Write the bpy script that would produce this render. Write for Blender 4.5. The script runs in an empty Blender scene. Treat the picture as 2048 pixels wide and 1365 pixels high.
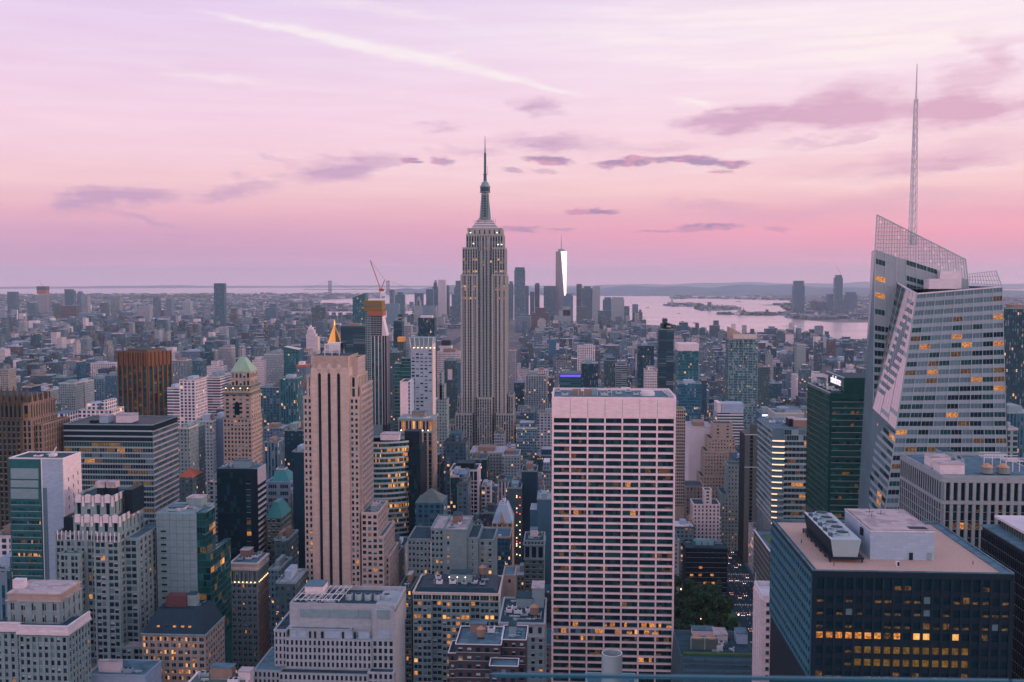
import bpy, math, random
import numpy as np
from mathutils import Vector, Matrix

R = math.radians
sc = bpy.context.scene
COL = sc.collection

# ------------------------------------------------------------------ camera
CAMZ = 255.0
FOC = 2000.0                      # focal length in pixels of the 2048 px wide photograph
PITCH = math.atan((682.5 - 554.0) / FOC)
YAW = math.atan(118.0 / 2004.0)   # the lens looks a little left of the avenues' direction (+Y)
cam_d = bpy.data.cameras.new('camera')
cam = bpy.data.objects.new('camera', cam_d)
COL.objects.link(cam)
cam.location = (0, 0, CAMZ)
cam.rotation_euler = (R(90) - PITCH, 0, YAW)
cam_d.sensor_width = 36.0
cam_d.lens = 36.0 * FOC / 2048.0
cam_d.clip_start = 0.3
cam_d.clip_end = 200000.0
cam_d.dof.use_dof = True
cam_d.dof.focus_distance = 700.0
cam_d.dof.aperture_fstop = 5.0
sc.camera = cam
sc.view_settings.view_transform = 'Standard'
sc.view_settings.look = 'None'
sc.view_settings.exposure = 0.0
sc.view_settings.gamma = 1.0
sc.cycles.use_denoising = True
sc.cycles.max_bounces = 5
sc.cycles.diffuse_bounces = 2
sc.cycles.glossy_bounces = 3
sc.cycles.transmission_bounces = 3
sc.cycles.transparent_max_bounces = 6
sc.cycles.volume_bounces = 2
sc.cycles.sample_clamp_indirect = 3.0

F_ = Vector((-math.sin(YAW) * math.cos(PITCH), math.cos(YAW) * math.cos(PITCH), -math.sin(PITCH)))
R_ = Vector((math.cos(YAW), math.sin(YAW), 0))
U_ = Vector((-math.sin(YAW) * math.sin(PITCH), math.cos(YAW) * math.sin(PITCH), math.cos(PITCH)))
ERAD = 7.4e6                      # half of it bends the ground: earth radius with refraction


def ray(px, py):
	return F_ + R_ * ((px - 1024.0) / FOC) + U_ * ((682.5 - py) / FOC)


def W(px, py, Y):
	"""point on the vertical plane y = Y seen at the photograph's pixel px, py -> x, z"""
	d = ray(px, py)
	t = Y / d.y
	return d.x * t, CAMZ + d.z * t


def gz(x, y):
	return -(x * x + y * y) / (2 * ERAD)


def G(px, py):
	"""point of the curved ground"""
	d = ray(px, py)
	h = math.hypot(d.x, d.y)
	s = -d.z / h
	disc = s * s - 2 * CAMZ / ERAD
	if disc <= 0:
		r = s * ERAD
	else:
		r = (s - math.sqrt(disc)) * ERAD
	return d.x / h * r, d.y / h * r


# ------------------------------------------------------------------ world
def lin(r, g, b):
	def f(c):
		c /= 255.0
		return c / 12.92 if c <= 0.04045 else ((c + 0.055) / 1.055) ** 2.4
	return (f(r), f(g), f(b), 1.0)


class NT:
	def __init__(s, tree):
		s.t = tree
		tree.nodes.clear()

	def n(s, kind, **kw):
		nd = s.t.nodes.new(kind)
		for k, v in kw.items():
			setattr(nd, k, v)
		return nd

	def lk(s, a, b):
		s.t.links.new(a, b)

	def put(s, sock, v):
		if hasattr(v, 'is_linked'):
			s.lk(v, sock)
		else:
			sock.default_value = v

	def math(s, op, a, b=None, c=None, clamp=False):
		nd = s.n('ShaderNodeMath', operation=op, use_clamp=clamp)
		s.put(nd.inputs[0], a)
		if b is not None:
			s.put(nd.inputs[1], b)
		if c is not None:
			s.put(nd.inputs[2], c)
		return nd.outputs[0]

	def mix(s, fac, a, b, mode='MIX'):
		nd = s.n('ShaderNodeMix', data_type='RGBA', blend_type=mode)
		s.put(nd.inputs[0], fac)
		s.put(nd.inputs[6], a)
		s.put(nd.inputs[7], b)
		return nd.outputs[2]

	def ramp(s, fac, stops, interp='LINEAR'):
		nd = s.n('ShaderNodeValToRGB')
		cr = nd.color_ramp
		cr.interpolation = interp
		while len(cr.elements) < len(stops):
			cr.elements.new(0.5)
		for e, (p, c) in zip(cr.elements, stops):
			e.position = p
			e.color = c
		s.put(nd.inputs[0], fac)
		return nd.outputs[0]

	def smooth(s, v, a, b, lo=0.0, hi=1.0):
		nd = s.n('ShaderNodeMapRange', interpolation_type='SMOOTHSTEP')
		s.put(nd.inputs[0], v)
		nd.inputs[1].default_value = a
		nd.inputs[2].default_value = b
		nd.inputs[3].default_value = lo
		nd.inputs[4].default_value = hi
		return nd.outputs[0]

	def comb(s, x, y, z=0.0):
		nd = s.n('ShaderNodeCombineXYZ')
		s.put(nd.inputs[0], x)
		s.put(nd.inputs[1], y)
		s.put(nd.inputs[2], z)
		return nd.outputs[0]

	def noise(s, vec, scale, detail=3.0, rough=0.55):
		nd = s.n('ShaderNodeTexNoise')
		if vec is not None:
			s.lk(vec, nd.inputs['Vector'])
		nd.inputs['Scale'].default_value = scale
		nd.inputs['Detail'].default_value = detail
		nd.inputs['Roughness'].default_value = rough
		return nd


world = bpy.data.worlds.new('World')
sc.world = world
world.use_nodes = True
n = NT(world.node_tree)
geo = n.n('ShaderNodeTexCoord')
sep = n.n('ShaderNodeSeparateXYZ')
n.lk(geo.outputs['Generated'], sep.inputs[0])
az = n.math('ARCTAN2', sep.outputs[0], sep.outputs[1])     # 0 = down the avenues, + = west
el = n.math('ARCSINE', sep.outputs[2])


def azel(px, py):
	d = ray(px, py).normalized()
	return math.atan2(d.x, d.y), math.asin(d.z)


def epos(py):
	return (azel(1024, py)[1] + 0.02) / 0.32


e_lo = n.math('DIVIDE', n.math('ADD', el, 0.02), 0.32, clamp=True)
rows = [568, 545, 510, 470, 430, 380, 320, 250, 160, 60, 0]
left = [(244, 188, 208), (230, 176, 204), (214, 166, 199), (222, 169, 198), (240, 184, 200), (248, 204, 212),
		(249, 210, 223), (249, 214, 232), (241, 212, 235), (235, 211, 240), (228, 206, 239)]
right = [(250, 186, 206), (238, 174, 200), (234, 166, 192), (250, 168, 188), (244, 180, 195), (254, 210, 211),
		 (252, 214, 222), (252, 220, 231), (252, 228, 240), (252, 236, 244), (246, 228, 243)]
stops_l = [(epos(y), lin(*c)) for y, c in zip(rows, left)]
stops_r = [(epos(y), lin(*c)) for y, c in zip(rows, right)]
stops_l.append((1.0, lin(212, 200, 232)))
stops_r.append((1.0, lin(225, 210, 236)))
cl = n.ramp(e_lo, stops_l)
cr_ = n.ramp(e_lo, stops_r)
low = n.mix(n.smooth(az, -0.45, 0.35), cl, cr_)
# everything outside the frame: brighter lavender light behind the photographer, blue overhead, a warm west
hi_f = n.smooth(el, 0.30, 1.35)
zen = n.mix(hi_f, (0.84, 0.68, 0.94, 1), (0.24, 0.38, 0.62, 1))
upper = n.mix(n.smooth(el, 0.24, 0.42), low, zen)
absaz = n.math('ABSOLUTE', az)
behind = n.smooth(absaz, 0.75, 1.9)
north = n.ramp(n.math('DIVIDE', el, 1.5, clamp=True),
			   [(0.0, (1.25, 0.85, 0.92, 1)), (0.12, (1.75, 1.12, 1.22, 1)), (0.35, (0.95, 0.76, 0.94, 1)), (0.7, (0.36, 0.44, 0.68, 1)), (1.0, (0.24, 0.38, 0.62, 1))])
base = n.mix(behind, upper, north)
# after-glow due west
gl = n.math('MULTIPLY', n.smooth(n.math('ABSOLUTE', n.math('SUBTRACT', az, 1.56)), 0.0, 0.75, 1.0, 0.0),
			n.smooth(n.math('ABSOLUTE', n.math('SUBTRACT', el, 0.05)), 0.0, 0.30, 1.0, 0.0))
base = n.mix(n.math('MULTIPLY', gl, 1.0), base, (3.6, 1.9, 1.05, 1), 'MIX')
# ---- clouds as soft, noise-torn patches of the sky
ae = n.comb(az, n.math('MULTIPLY', el, 3.2))
warp = n.noise(ae, 9.0, 5.0, 0.62)
warp2 = n.noise(ae, 38.0, 5.0, 0.65)
wv = n.n('ShaderNodeVectorMath', operation='SUBTRACT')
n.lk(warp.outputs['Color'], wv.inputs[0])
wv.inputs[1].default_value = (0.5, 0.5, 0.5)
wv2 = n.n('ShaderNodeVectorMath', operation='SUBTRACT')
n.lk(warp2.outputs['Color'], wv2.inputs[0])
wv2.inputs[1].default_value = (0.5, 0.5, 0.5)
AE = n.comb(az, el)


def warped(a1, a2):
	m1 = n.n('ShaderNodeVectorMath', operation='MULTIPLY')
	n.lk(wv.outputs[0], m1.inputs[0])
	m1.inputs[1].default_value = (a1, a1 * 0.22, 0)
	m2 = n.n('ShaderNodeVectorMath', operation='MULTIPLY')
	n.lk(wv2.outputs[0], m2.inputs[0])
	m2.inputs[1].default_value = (a2, a2 * 0.4, 0)
	ad = n.n('ShaderNodeVectorMath', operation='ADD')
	n.lk(m1.outputs[0], ad.inputs[0])
	n.lk(m2.outputs[0], ad.inputs[1])
	a3 = n.n('ShaderNodeVectorMath', operation='ADD')
	n.lk(ad.outputs[0], a3.inputs[0])
	n.lk(AE, a3.inputs[1])
	return a3.outputs[0]


soft_v = warped(0.15, 0.045)
crisp_v = warped(0.035, 0.034)
trail_v = warped(0.03, 0.014)


def blob(vec, px, py, hw, hh, tilt, strength, inner=0.15):
	a, e = azel(px, py)
	mp = n.n('ShaderNodeMapping', vector_type='TEXTURE')
	n.lk(vec, mp.inputs[0])
	mp.inputs['Location'].default_value = (a, e, 0)
	mp.inputs['Rotation'].default_value = (0, 0, R(tilt))
	mp.inputs['Scale'].default_value = (hw / FOC, hh / FOC, 1)
	ln = n.n('ShaderNodeVectorMath', operation='LENGTH')
	n.lk(mp.outputs[0], ln.inputs[0])
	return n.smooth(ln.outputs['Value'], inner, 1.0, strength, 0.0)


def cover(items, vec, inner):
	acc = None
	for it in items:
		b = blob(vec, *it, inner=inner)
		acc = b if acc is None else n.math('ADD', acc, b)
	return acc


texs = n.noise(n.comb(n.math('MULTIPLY', az, 5.0), n.math('MULTIPLY', el, 60.0)), 1.6, 6.0, 0.6).outputs['Fac']
tex_hi = n.smooth(texs, 0.34, 0.66)
trail = [(520, 50, 150, 9, -9, 1.2), (640, 72, 150, 16, -11, 1.4), (760, 98, 150, 19, -10, 1.5), (880, 124, 150, 20, -9, 1.5), (990, 150, 130, 13, -12, 1.4), (1100, 178, 120, 8, -12, 1.1), (905, 106, 40, 7, 6, .8), (1385, 203, 55, 7, -4, 1.4)]
white = [
		 (420, 155, 240, 20, -6, .55), (780, 185, 60, 12, 8, .4), (760, 20, 300, 26, -7, .5), (1500, 40, 460, 40, -3, .95), (1250, 80, 240, 24, -8, .7), (1850, 60, 360, 60, 2, .9),
		 (1350, 125, 300, 26, -6, .5), (1700, 100, 420, 60, 4, .65), (1380, 204, 70, 8, -4, .9), (1600, 290, 460, 22, 10, .5),
		 (1850, 340, 400, 34, 6, .45), (980, 330, 400, 45, 4, .3)]
wm = cover(white, soft_v, 0.0)
wm = n.math('MULTIPLY', wm, n.math('ADD', n.math('MULTIPLY', tex_hi, 0.7), 0.3), clamp=True)
base = n.mix(n.math('MULTIPLY', wm, 0.85, clamp=True), base, lin(255, 238, 240))
tm_ = n.math('MULTIPLY', cover(trail, trail_v, 0.0), n.math('ADD', n.math('MULTIPLY', warp2.outputs['Fac'], 1.7), -0.15), clamp=True)
base = n.mix(n.math('MULTIPLY', tm_, 0.66), base, lin(255, 246, 244))
mauve = [(250, 388, 135, 24, 3, 1.3), (160, 412, 110, 20, 12, 1.0), (470, 374, 110, 24, 10, 1.2), (655, 336, 120, 34, 5, 1.4), (240, 430, 160, 12, -6, .5), (760, 318, 110, 20, 4, 1.0), (540, 315, 60, 8, -8, .5),
		 (1080, 215, 80, 26, -6, 1.0), (1110, 290, 160, 24, -4, 1.1), (870, 250, 60, 14, 0, .6), (940, 298, 90, 16, 0, .6),
		 (1450, 235, 130, 30, 6, 1.3), (1560, 228, 120, 30, 6, 1.2), (1690, 200, 140, 60, 6, 1.15), (1600, 240, 260, 26, 4, .7), (1820, 215, 170, 46, 0, .7), (1960, 225, 170, 46, 0, 1.0), (1930, 165, 110, 40, -25, .8), (1900, 330, 260, 22, 7, .7), (1300, 300, 160, 14, 6, .5),
		 (1990, 120, 80, 60, -30, .8), (1980, 220, 160, 36, 4, .8), (1640, 275, 140, 12, 12, .7), (1820, 320, 300, 34, 5, .8),
		 (1420, 408, 140, 20, -2, .7), (1800, 400, 300, 26, 2, .5), (1560, 430, 340, 26, 0, .4), (280, 440, 120, 8, -6, .5)]
mm = cover(mauve, soft_v, 0.0)
mm = n.math('MULTIPLY', mm, n.math('ADD', n.math('MULTIPLY', n.math('ADD', tex_hi, warp2.outputs['Fac']), 0.45), 0.35), clamp=True)
mcol = n.mix(n.smooth(az, -0.2, 0.4), lin(196, 158, 196), lin(216, 164, 192))
base = n.mix(n.math('MULTIPLY', mm, 0.80, clamp=True), base, mcol)
grey = [(828, 321, 28, 9, -6, 1.3), (885, 322, 30, 10, -16, 1.0), (1095, 320, 68, 10, -5, 1.3), (1018, 340, 30, 6, -4, .8), (1240, 326, 64, 12, 3, 1.6),
		(1330, 320, 60, 8, 0, 1.1), (1400, 320, 78, 13, -5, 1.5), (1480, 328, 44, 10, -2, 1.2), (1445, 341, 34, 6, 0, .8), (1180, 424, 56, 9, 0, 1.3),
		(1040, 459, 58, 9, 0, 1.1), (1120, 458, 40, 5, 0, .7), (1410, 456, 84, 11, 3, 1.3), (1310, 462, 50, 5, 0, .8), (1550, 457, 36, 5, 0, .6), (360, 473, 34, 4, 0, .4),
		(1085, 340, 40, 5, -4, .5)]
gm = cover(grey, crisp_v, 0.35)
gm = n.math('MULTIPLY', gm, n.math('ADD', n.math('MULTIPLY', warp2.outputs['Fac'], 1.1), 0.3), clamp=True)
gcol = n.mix(n.smooth(warp2.outputs['Fac'], 0.42, 0.6), lin(160, 134, 176), lin(212, 150, 180))
base = n.mix(n.math('MULTIPLY', gm, 0.85, clamp=True), base, gcol)
# fine streaks everywhere
streak = n.math('SUBTRACT', texs, 0.5)
base = n.mix(1.0, base, n.comb(n.math('ADD', n.math('MULTIPLY', streak, 0.10), 1.0), n.math('ADD', n.math('MULTIPLY', streak, 0.22), 1.0),
							   n.math('ADD', n.math('MULTIPLY', streak, 0.14), 1.0)), 'MULTIPLY')
bg = n.n('ShaderNodeBackground')
n.lk(base, bg.inputs[0])
bg.inputs[1].default_value = 1.0
wo = n.n('ShaderNodeOutputWorld')
n.lk(bg.outputs[0], wo.inputs[0])
try:
	world.cycles.sampling_method = 'MANUAL'
	world.cycles.sample_map_resolution = 512
except Exception:
	pass

# the sun is down on the western horizon: weak, soft, warm
sun_d = bpy.data.lights.new('sun', 'SUN')
sun_d.energy = 1.9
sun_d.angle = R(9)
sun_d.color = (1.0, 0.56, 0.46)
sun = bpy.data.objects.new('sun', sun_d)
COL.objects.link(sun)
_sd = Vector((-1.0, 0.16, -0.10)).normalized()
sun.rotation_euler = _sd.to_track_quat('-Z', 'Y').to_euler()

# ------------------------------------------------------------------ tagging
def tag(o, label=None, cat=None, group=None, kind=None):
	if label:
		o['label'] = label
	if cat:
		o['category'] = cat
	if group:
		o['group'] = group
	if kind:
		o['kind'] = kind
	return o


def empty(name, loc, label, cat, group=None, rz=0.0):
	o = bpy.data.objects.new(name, None)
	o.empty_display_size = 1.0
	o.location = loc
	o.rotation_euler = (0, 0, rz)
	COL.objects.link(o)
	return tag(o, label, cat, group)


# ------------------------------------------------------------------ materials
MATS = {}


def tone(c):
	"""cool the base colour of the darker materials a little, as the weathered city has it"""
	lum = .3 * c[0] + .6 * c[1] + .1 * c[2]
	t = min(1.0, max(0.0, (0.60 - lum) / 0.42))
	return (c[0] * (1 - .34 * t), c[1] * (1 + .10 * t), c[2] * (1 + .14 * t))


KEEP = {'bronze', 'gold', 'copper_green', 'red_roof', 'crane_red', 'net_yellow', 'net_orange', 'taxi_yellow', 'leaf_dark', 'leaf_light', 'gravel', 'wood_tank', 'tank_roof', 'stone', 'roof_pale', 'grass_roof', 'stone_tan', 'brick_tan', 'gothic'}


def pbr(name, color, rough=0.85, var=0.18, scale=0.25, streak=0.12, metal=0.0, spec=0.3, emit=None, estr=0.0, bump=0.0, fine=0.0, tile=None):
	if name in MATS:
		return MATS[name]
	m = bpy.data.materials.new(name)
	m.use_nodes = True
	q = NT(m.node_tree)
	out = q.n('ShaderNodeOutputMaterial')
	p = q.n('ShaderNodeBsdfPrincipled')
	q.lk(p.outputs[0], out.inputs[0])
	if name not in KEEP and not emit:
		color = tone(color)
	c = (color[0], color[1], color[2], 1)
	p.inputs['Roughness'].default_value = rough
	p.inputs['Metallic'].default_value = metal
	p.inputs['Specular IOR Level'].default_value = spec
	if var > 0 or streak > 0:
		g = q.n('ShaderNodeNewGeometry')
		nz = q.noise(g.outputs['Position'], scale, 4.0, 0.6)
		k = q.math('MULTIPLY_ADD', q.math('SUBTRACT', nz.outputs['Fac'], 0.5), 2 * var, 1.0)
		if streak > 0:
			mp = q.n('ShaderNodeMapping')
			q.lk(g.outputs['Position'], mp.inputs[0])
			mp.inputs['Scale'].default_value = (1.0, 1.0, 0.045)
			n2 = q.noise(mp.outputs[0], 0.9, 3.0, 0.6)
			k = q.math('MULTIPLY', k, q.math('MULTIPLY_ADD', q.math('SUBTRACT', n2.outputs['Fac'], 0.5), 2 * streak, 1.0))
		if fine > 0:
			n3 = q.noise(g.outputs['Position'], 3.0, 3.0, 0.7)
			k = q.math('MULTIPLY', k, q.math('MULTIPLY_ADD', q.math('SUBTRACT', n3.outputs['Fac'], 0.5), 2 * fine, 1.0))
		if tile:
			s3 = q.n('ShaderNodeSeparateXYZ')
			q.lk(g.outputs['Position'], s3.inputs[0])
			if tile == 'roof':
				vec = g.outputs['Position']
			else:
				vec = q.comb(q.math('ADD', s3.outputs[0], s3.outputs[1]), s3.outputs[2])
			bt = q.n('ShaderNodeTexBrick')
			q.lk(vec, bt.inputs['Vector'])
			bt.inputs['Scale'].default_value = 1.0
			bt.inputs['Brick Width'].default_value = 6.0 if tile == 'roof' else 2.4
			bt.inputs['Row Height'].default_value = 1.8 if tile == 'roof' else 0.9
			bt.inputs['Mortar Size'].default_value = 0.06 if tile == 'roof' else 0.02
			lo = .84 if tile == 'roof' else .90
			bt.inputs['Color1'].default_value = (1.04, 1.04, 1.04, 1)
			bt.inputs['Color2'].default_value = (lo, lo, lo, 1)
			bt.inputs['Mortar'].default_value = (lo - .18, lo - .18, lo - .18, 1)
			sb = q.n('ShaderNodeSeparateColor')
			q.lk(bt.outputs['Color'], sb.inputs[0])
			k = q.math('MULTIPLY', k, sb.outputs[0])
			if tile == 'roof':      # ponding stains
				n4 = q.noise(g.outputs['Position'], 0.22, 2.0, 0.5)
				k = q.math('MULTIPLY', k, q.smooth(n4.outputs['Fac'], 0.52, 0.60, 1.0, 0.72))
		q.lk(q.mix(1.0, c, q.comb(k, k, k), 'MULTIPLY'), p.inputs['Base Color'])
		if bump > 0:
			b = q.n('ShaderNodeBump')
			b.inputs['Strength'].default_value = bump
			b.inputs['Distance'].default_value = 0.3
			q.lk(nz.outputs['Fac'], b.inputs['Height'])
			q.lk(b.outputs[0], p.inputs['Normal'])
	else:
		p.inputs['Base Color'].default_value = c
	if emit:
		p.inputs['Emission Color'].default_value = (*emit, 1)
		p.inputs['Emission Strength'].default_value = estr
	MATS[name] = m
	return m


def lit_mat(name, c1, c2, strength, scale=1.4):
	"""a lamp-lit room behind a pane: patchy warm light with dark furniture"""
	m = bpy.data.materials.new(name)
	m.use_nodes = True
	q = NT(m.node_tree)
	out = q.n('ShaderNodeOutputMaterial')
	p = q.n('ShaderNodeBsdfPrincipled')
	q.lk(p.outputs[0], out.inputs[0])
	p.inputs['Base Color'].default_value = (0.004, 0.02, 0.03, 1)
	p.inputs['Roughness'].default_value = 0.25
	p.inputs['Specular IOR Level'].default_value = 0.25
	g = q.n('ShaderNodeNewGeometry')
	nz = q.noise(g.outputs['Position'], scale, 3.0, 0.7)
	f = q.smooth(nz.outputs['Fac'], 0.36, 0.66)
	q.lk(q.mix(f, (*c1, 1), (*c2, 1)), p.inputs['Emission Color'])
	n2 = q.noise(g.outputs['Position'], 0.13, 1.0, 0.5)
	q.lk(q.math('MULTIPLY', q.math('MULTIPLY_ADD', n2.outputs['Fac'], 1.6, 0.15), strength), p.inputs['Emission Strength'])
	MATS[name] = m
	return m


def glass_mat(name, color, rough=0.12, spec=0.25, var=0.5, bump=0.02):
	m = bpy.data.materials.new(name)
	m.use_nodes = True
	q = NT(m.node_tree)
	out = q.n('ShaderNodeOutputMaterial')
	p = q.n('ShaderNodeBsdfPrincipled')
	q.lk(p.outputs[0], out.inputs[0])
	p.inputs['Roughness'].default_value = rough
	p.inputs['Specular IOR Level'].default_value = spec
	g = q.n('ShaderNodeNewGeometry')
	nz = q.noise(g.outputs['Position'], 0.12, 3.0, 0.6)
	k = q.math('MULTIPLY_ADD', q.math('SUBTRACT', nz.outputs['Fac'], 0.5), 2 * var, 1.0)
	q.lk(q.mix(1.0, (*color, 1), q.comb(k, k, k), 'MULTIPLY'), p.inputs['Base Color'])
	n2 = q.noise(g.outputs['Position'], 0.5, 2.0, 0.5)
	b = q.n('ShaderNodeBump')
	b.inputs['Strength'].default_value = bump
	b.inputs['Distance'].default_value = 0.5
	q.lk(n2.outputs['Fac'], b.inputs['Height'])
	q.lk(b.outputs[0], p.inputs['Normal'])
	MATS[name] = m
	return m


glass_mat('window_glass', (0.002, 0.026, 0.042), spec=.14)
glass_mat('window_glass_blue', (0.008, 0.055, 0.080), spec=0.22)
glass_mat('window_glass_green', (0.008, 0.070, 0.075), spec=0.22)
glass_mat('teal_glass', (0.015, 0.12, 0.13), spec=0.5)
glass_mat('pale_glass', (0.27, 0.38, 0.45), rough=0.2, spec=0.6, var=0.15)
glass_mat('grey_glass', (0.09, 0.19, 0.24), rough=0.2, spec=0.5, var=0.3)
glass_mat('sky_glass', (0.55, 0.50, 0.58), rough=0.08, spec=1.0, var=0.1)
pbr('blind', (0.42, 0.42, 0.46), 0.7, 0.25, 0.5, 0)
pbr('blind_dim', (0.16, 0.20, 0.23), 0.6, 0.3, 0.5, 0)
lit_mat('lit_room', (0.22, 0.06, 0.010), (1.0, 0.38, 0.08), 1.0)
lit_mat('lit_dim', (0.006, 0.006, 0.004), (0.36, 0.16, 0.035), 0.55)
lit_mat('lit_bright', (0.85, 0.30, 0.05), (1.0, 0.55, 0.18), 1.15)
lit_mat('lit_yellow', (0.30, 0.14, 0.012), (0.75, 0.38, 0.05), 0.26)
pbr('lamp_glow', (0.9, 0.7, 0.5), 0.5, 0, 1, 0, emit=(1.0, 0.62, 0.32), estr=3.0)
pbr('lamp_white', (0.9, 0.9, 0.9), 0.5, 0, 1, 0, emit=(1.0, 0.86, 0.75), estr=3.0)
pbr('lamp_red', (0.9, 0.1, 0.1), 0.5, 0, 1, 0, emit=(1.0, 0.12, 0.08), estr=2.5)
pbr('stone', (0.53, 0.45, 0.40), tile='wall')
pbr('stone_pale', (0.60, 0.53, 0.51), tile='wall')
pbr('tower_stone', (0.40, 0.34, 0.33), tile='wall')
pbr('stone_dusk', (0.27, 0.29, 0.30), tile='wall')  # greyed for low blocks: the weaker light down there put into the colour
pbr('pier_stone', (0.34, 0.32, 0.35), tile='wall')
pbr('stone_soft', (0.40, 0.38, 0.42), tile='wall')  # dimmed pale stone: less light on low blocks put into the colour
pbr('stone_grey', (0.27, 0.30, 0.32), tile='wall')
pbr('stone_tan', (0.37, 0.32, 0.28), tile='wall')
pbr('stone_brown', (0.15, 0.14, 0.13), tile='wall')
pbr('gothic', (0.075, 0.075, 0.060), var=0.3, tile='wall')
pbr('granite_pink', (0.80, 0.68, 0.73), var=0.08, streak=0.08, fine=0.04, tile='wall')
pbr('brick_red', (0.085, 0.05, 0.06), tile='wall')
pbr('brick_brown', (0.12, 0.10, 0.10), tile='wall')
pbr('brick_tan', (0.25, 0.20, 0.17), tile='wall')
pbr('white_panel', (0.66, 0.62, 0.68), var=0.08, streak=0.08, tile='wall')
pbr('lavender_panel', (0.36, 0.42, 0.54), var=0.08, streak=0.06, tile='wall')
pbr('grey_panel', (0.26, 0.30, 0.33), var=0.1, streak=0.08, tile='wall')
pbr('dark_metal', (0.003, 0.018, 0.030), 0.5, 0.2, 0.3, 0.05, spec=0.2)
pbr('flank_steel', (0.040, 0.125, 0.175), 0.5, 0.2, 0.3, 0.05, spec=0.3)
pbr('blue_steel', (0.030, 0.085, 0.120), 0.5, 0.2, 0.3, 0.05, spec=0.4)
pbr('black_wall', (0.003, 0.020, 0.034), 0.5, 0.2, spec=.15)
pbr('steel', (0.38, 0.44, 0.48), 0.45, 0.1, 0.3, 0.05, metal=0.3)
pbr('white_metal', (0.62, 0.64, 0.70), 0.5, 0.06, 0.5, 0.05)
pbr('bronze', (0.14, 0.07, 0.04), 0.5, 0.15)
pbr('gold', (1.0, 0.50, 0.10), 0.32, 0.1, 0.2, 0.1, metal=0.75)
pbr('copper_green', (0.24, 0.42, 0.32), 0.7, 0.2)
pbr('teal_roof', (0.05, 0.23, 0.23), 0.6, 0.2)
pbr('slate', (0.006, 0.034, 0.055), 0.6, 0.3)
pbr('plant_red', (0.15, 0.045, 0.05), 0.8, 0.2)
pbr('red_roof', (0.34, 0.09, 0.055), 0.8, 0.25)
pbr('tar', (0.028, 0.070, 0.095), 0.9, 0.35, 0.12, 0, fine=0.15, tile='roof')
pbr('roof_grey', (0.13, 0.18, 0.23), 0.9, 0.3, 0.12, 0, fine=0.12, tile='roof')
pbr('roof_pale', (0.46, 0.42, 0.46), 0.9, 0.2, 0.10, 0, fine=0.12, tile='roof')
pbr('gravel', (0.44, 0.33, 0.29), 0.95, 0.12, 0.10, 0, fine=0.5, bump=0.2)
pbr('wood_tank', (0.24, 0.17, 0.14), 0.85, 0.2)
pbr('tank_roof', (0.42, 0.25, 0.17), 0.85, 0.2)
pbr('crane_red', (0.35, 0.07, 0.06), 0.6, 0.1)
pbr('net_yellow', (0.20, 0.14, 0.03), 0.8, 0.3, 0.6)
pbr('net_orange', (0.32, 0.12, 0.08), 0.8, 0.3, 0.6)
pbr('raw_concrete', (0.26, 0.22, 0.22), 0.9, 0.2, tile='wall')
pbr('purple_sign', (0.1, 0.05, 0.4), 0.5, 0, 1, 0, emit=(0.16, 0.10, 0.95), estr=1.0)
pbr('sign_glow', (0.9, 0.85, 0.9), 0.5, 0, 1, 0, emit=(1.0, 0.88, 1.0), estr=.85)
pbr('leaf_dark', (0.010, 0.050, 0.030), 0.8, 0.35, 0.3, 0)
pbr('leaf_light', (0.030, 0.110, 0.050), 0.8, 0.35, 0.3, 0)
pbr('bark', (0.08, 0.06, 0.05), 0.9, 0.2)
pbr('grass_roof', (0.06, 0.14, 0.05), 0.9, 0.3)
pbr('asphalt', (0.018, 0.045, 0.062), 0.85, 0.25, 0.2, 0)
pbr('pavement_stone', (0.08, 0.12, 0.15), 0.9, 0.2, 0.3, 0)
pbr('road_paint', (0.6, 0.6, 0.6), 0.8, 0.2, 0.5, 0)
pbr('car_dark', (0.03, 0.035, 0.045), 0.3, 0, 1, 0, spec=0.5)
pbr('car_pale', (0.50, 0.52, 0.55), 0.3, 0, 1, 0, spec=0.5)
pbr('taxi_yellow', (0.60, 0.36, 0.03), 0.35, 0, 1, 0, spec=0.5)
pbr('rubber', (0.02, 0.02, 0.02), 0.8, 0, 1, 0)


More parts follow.
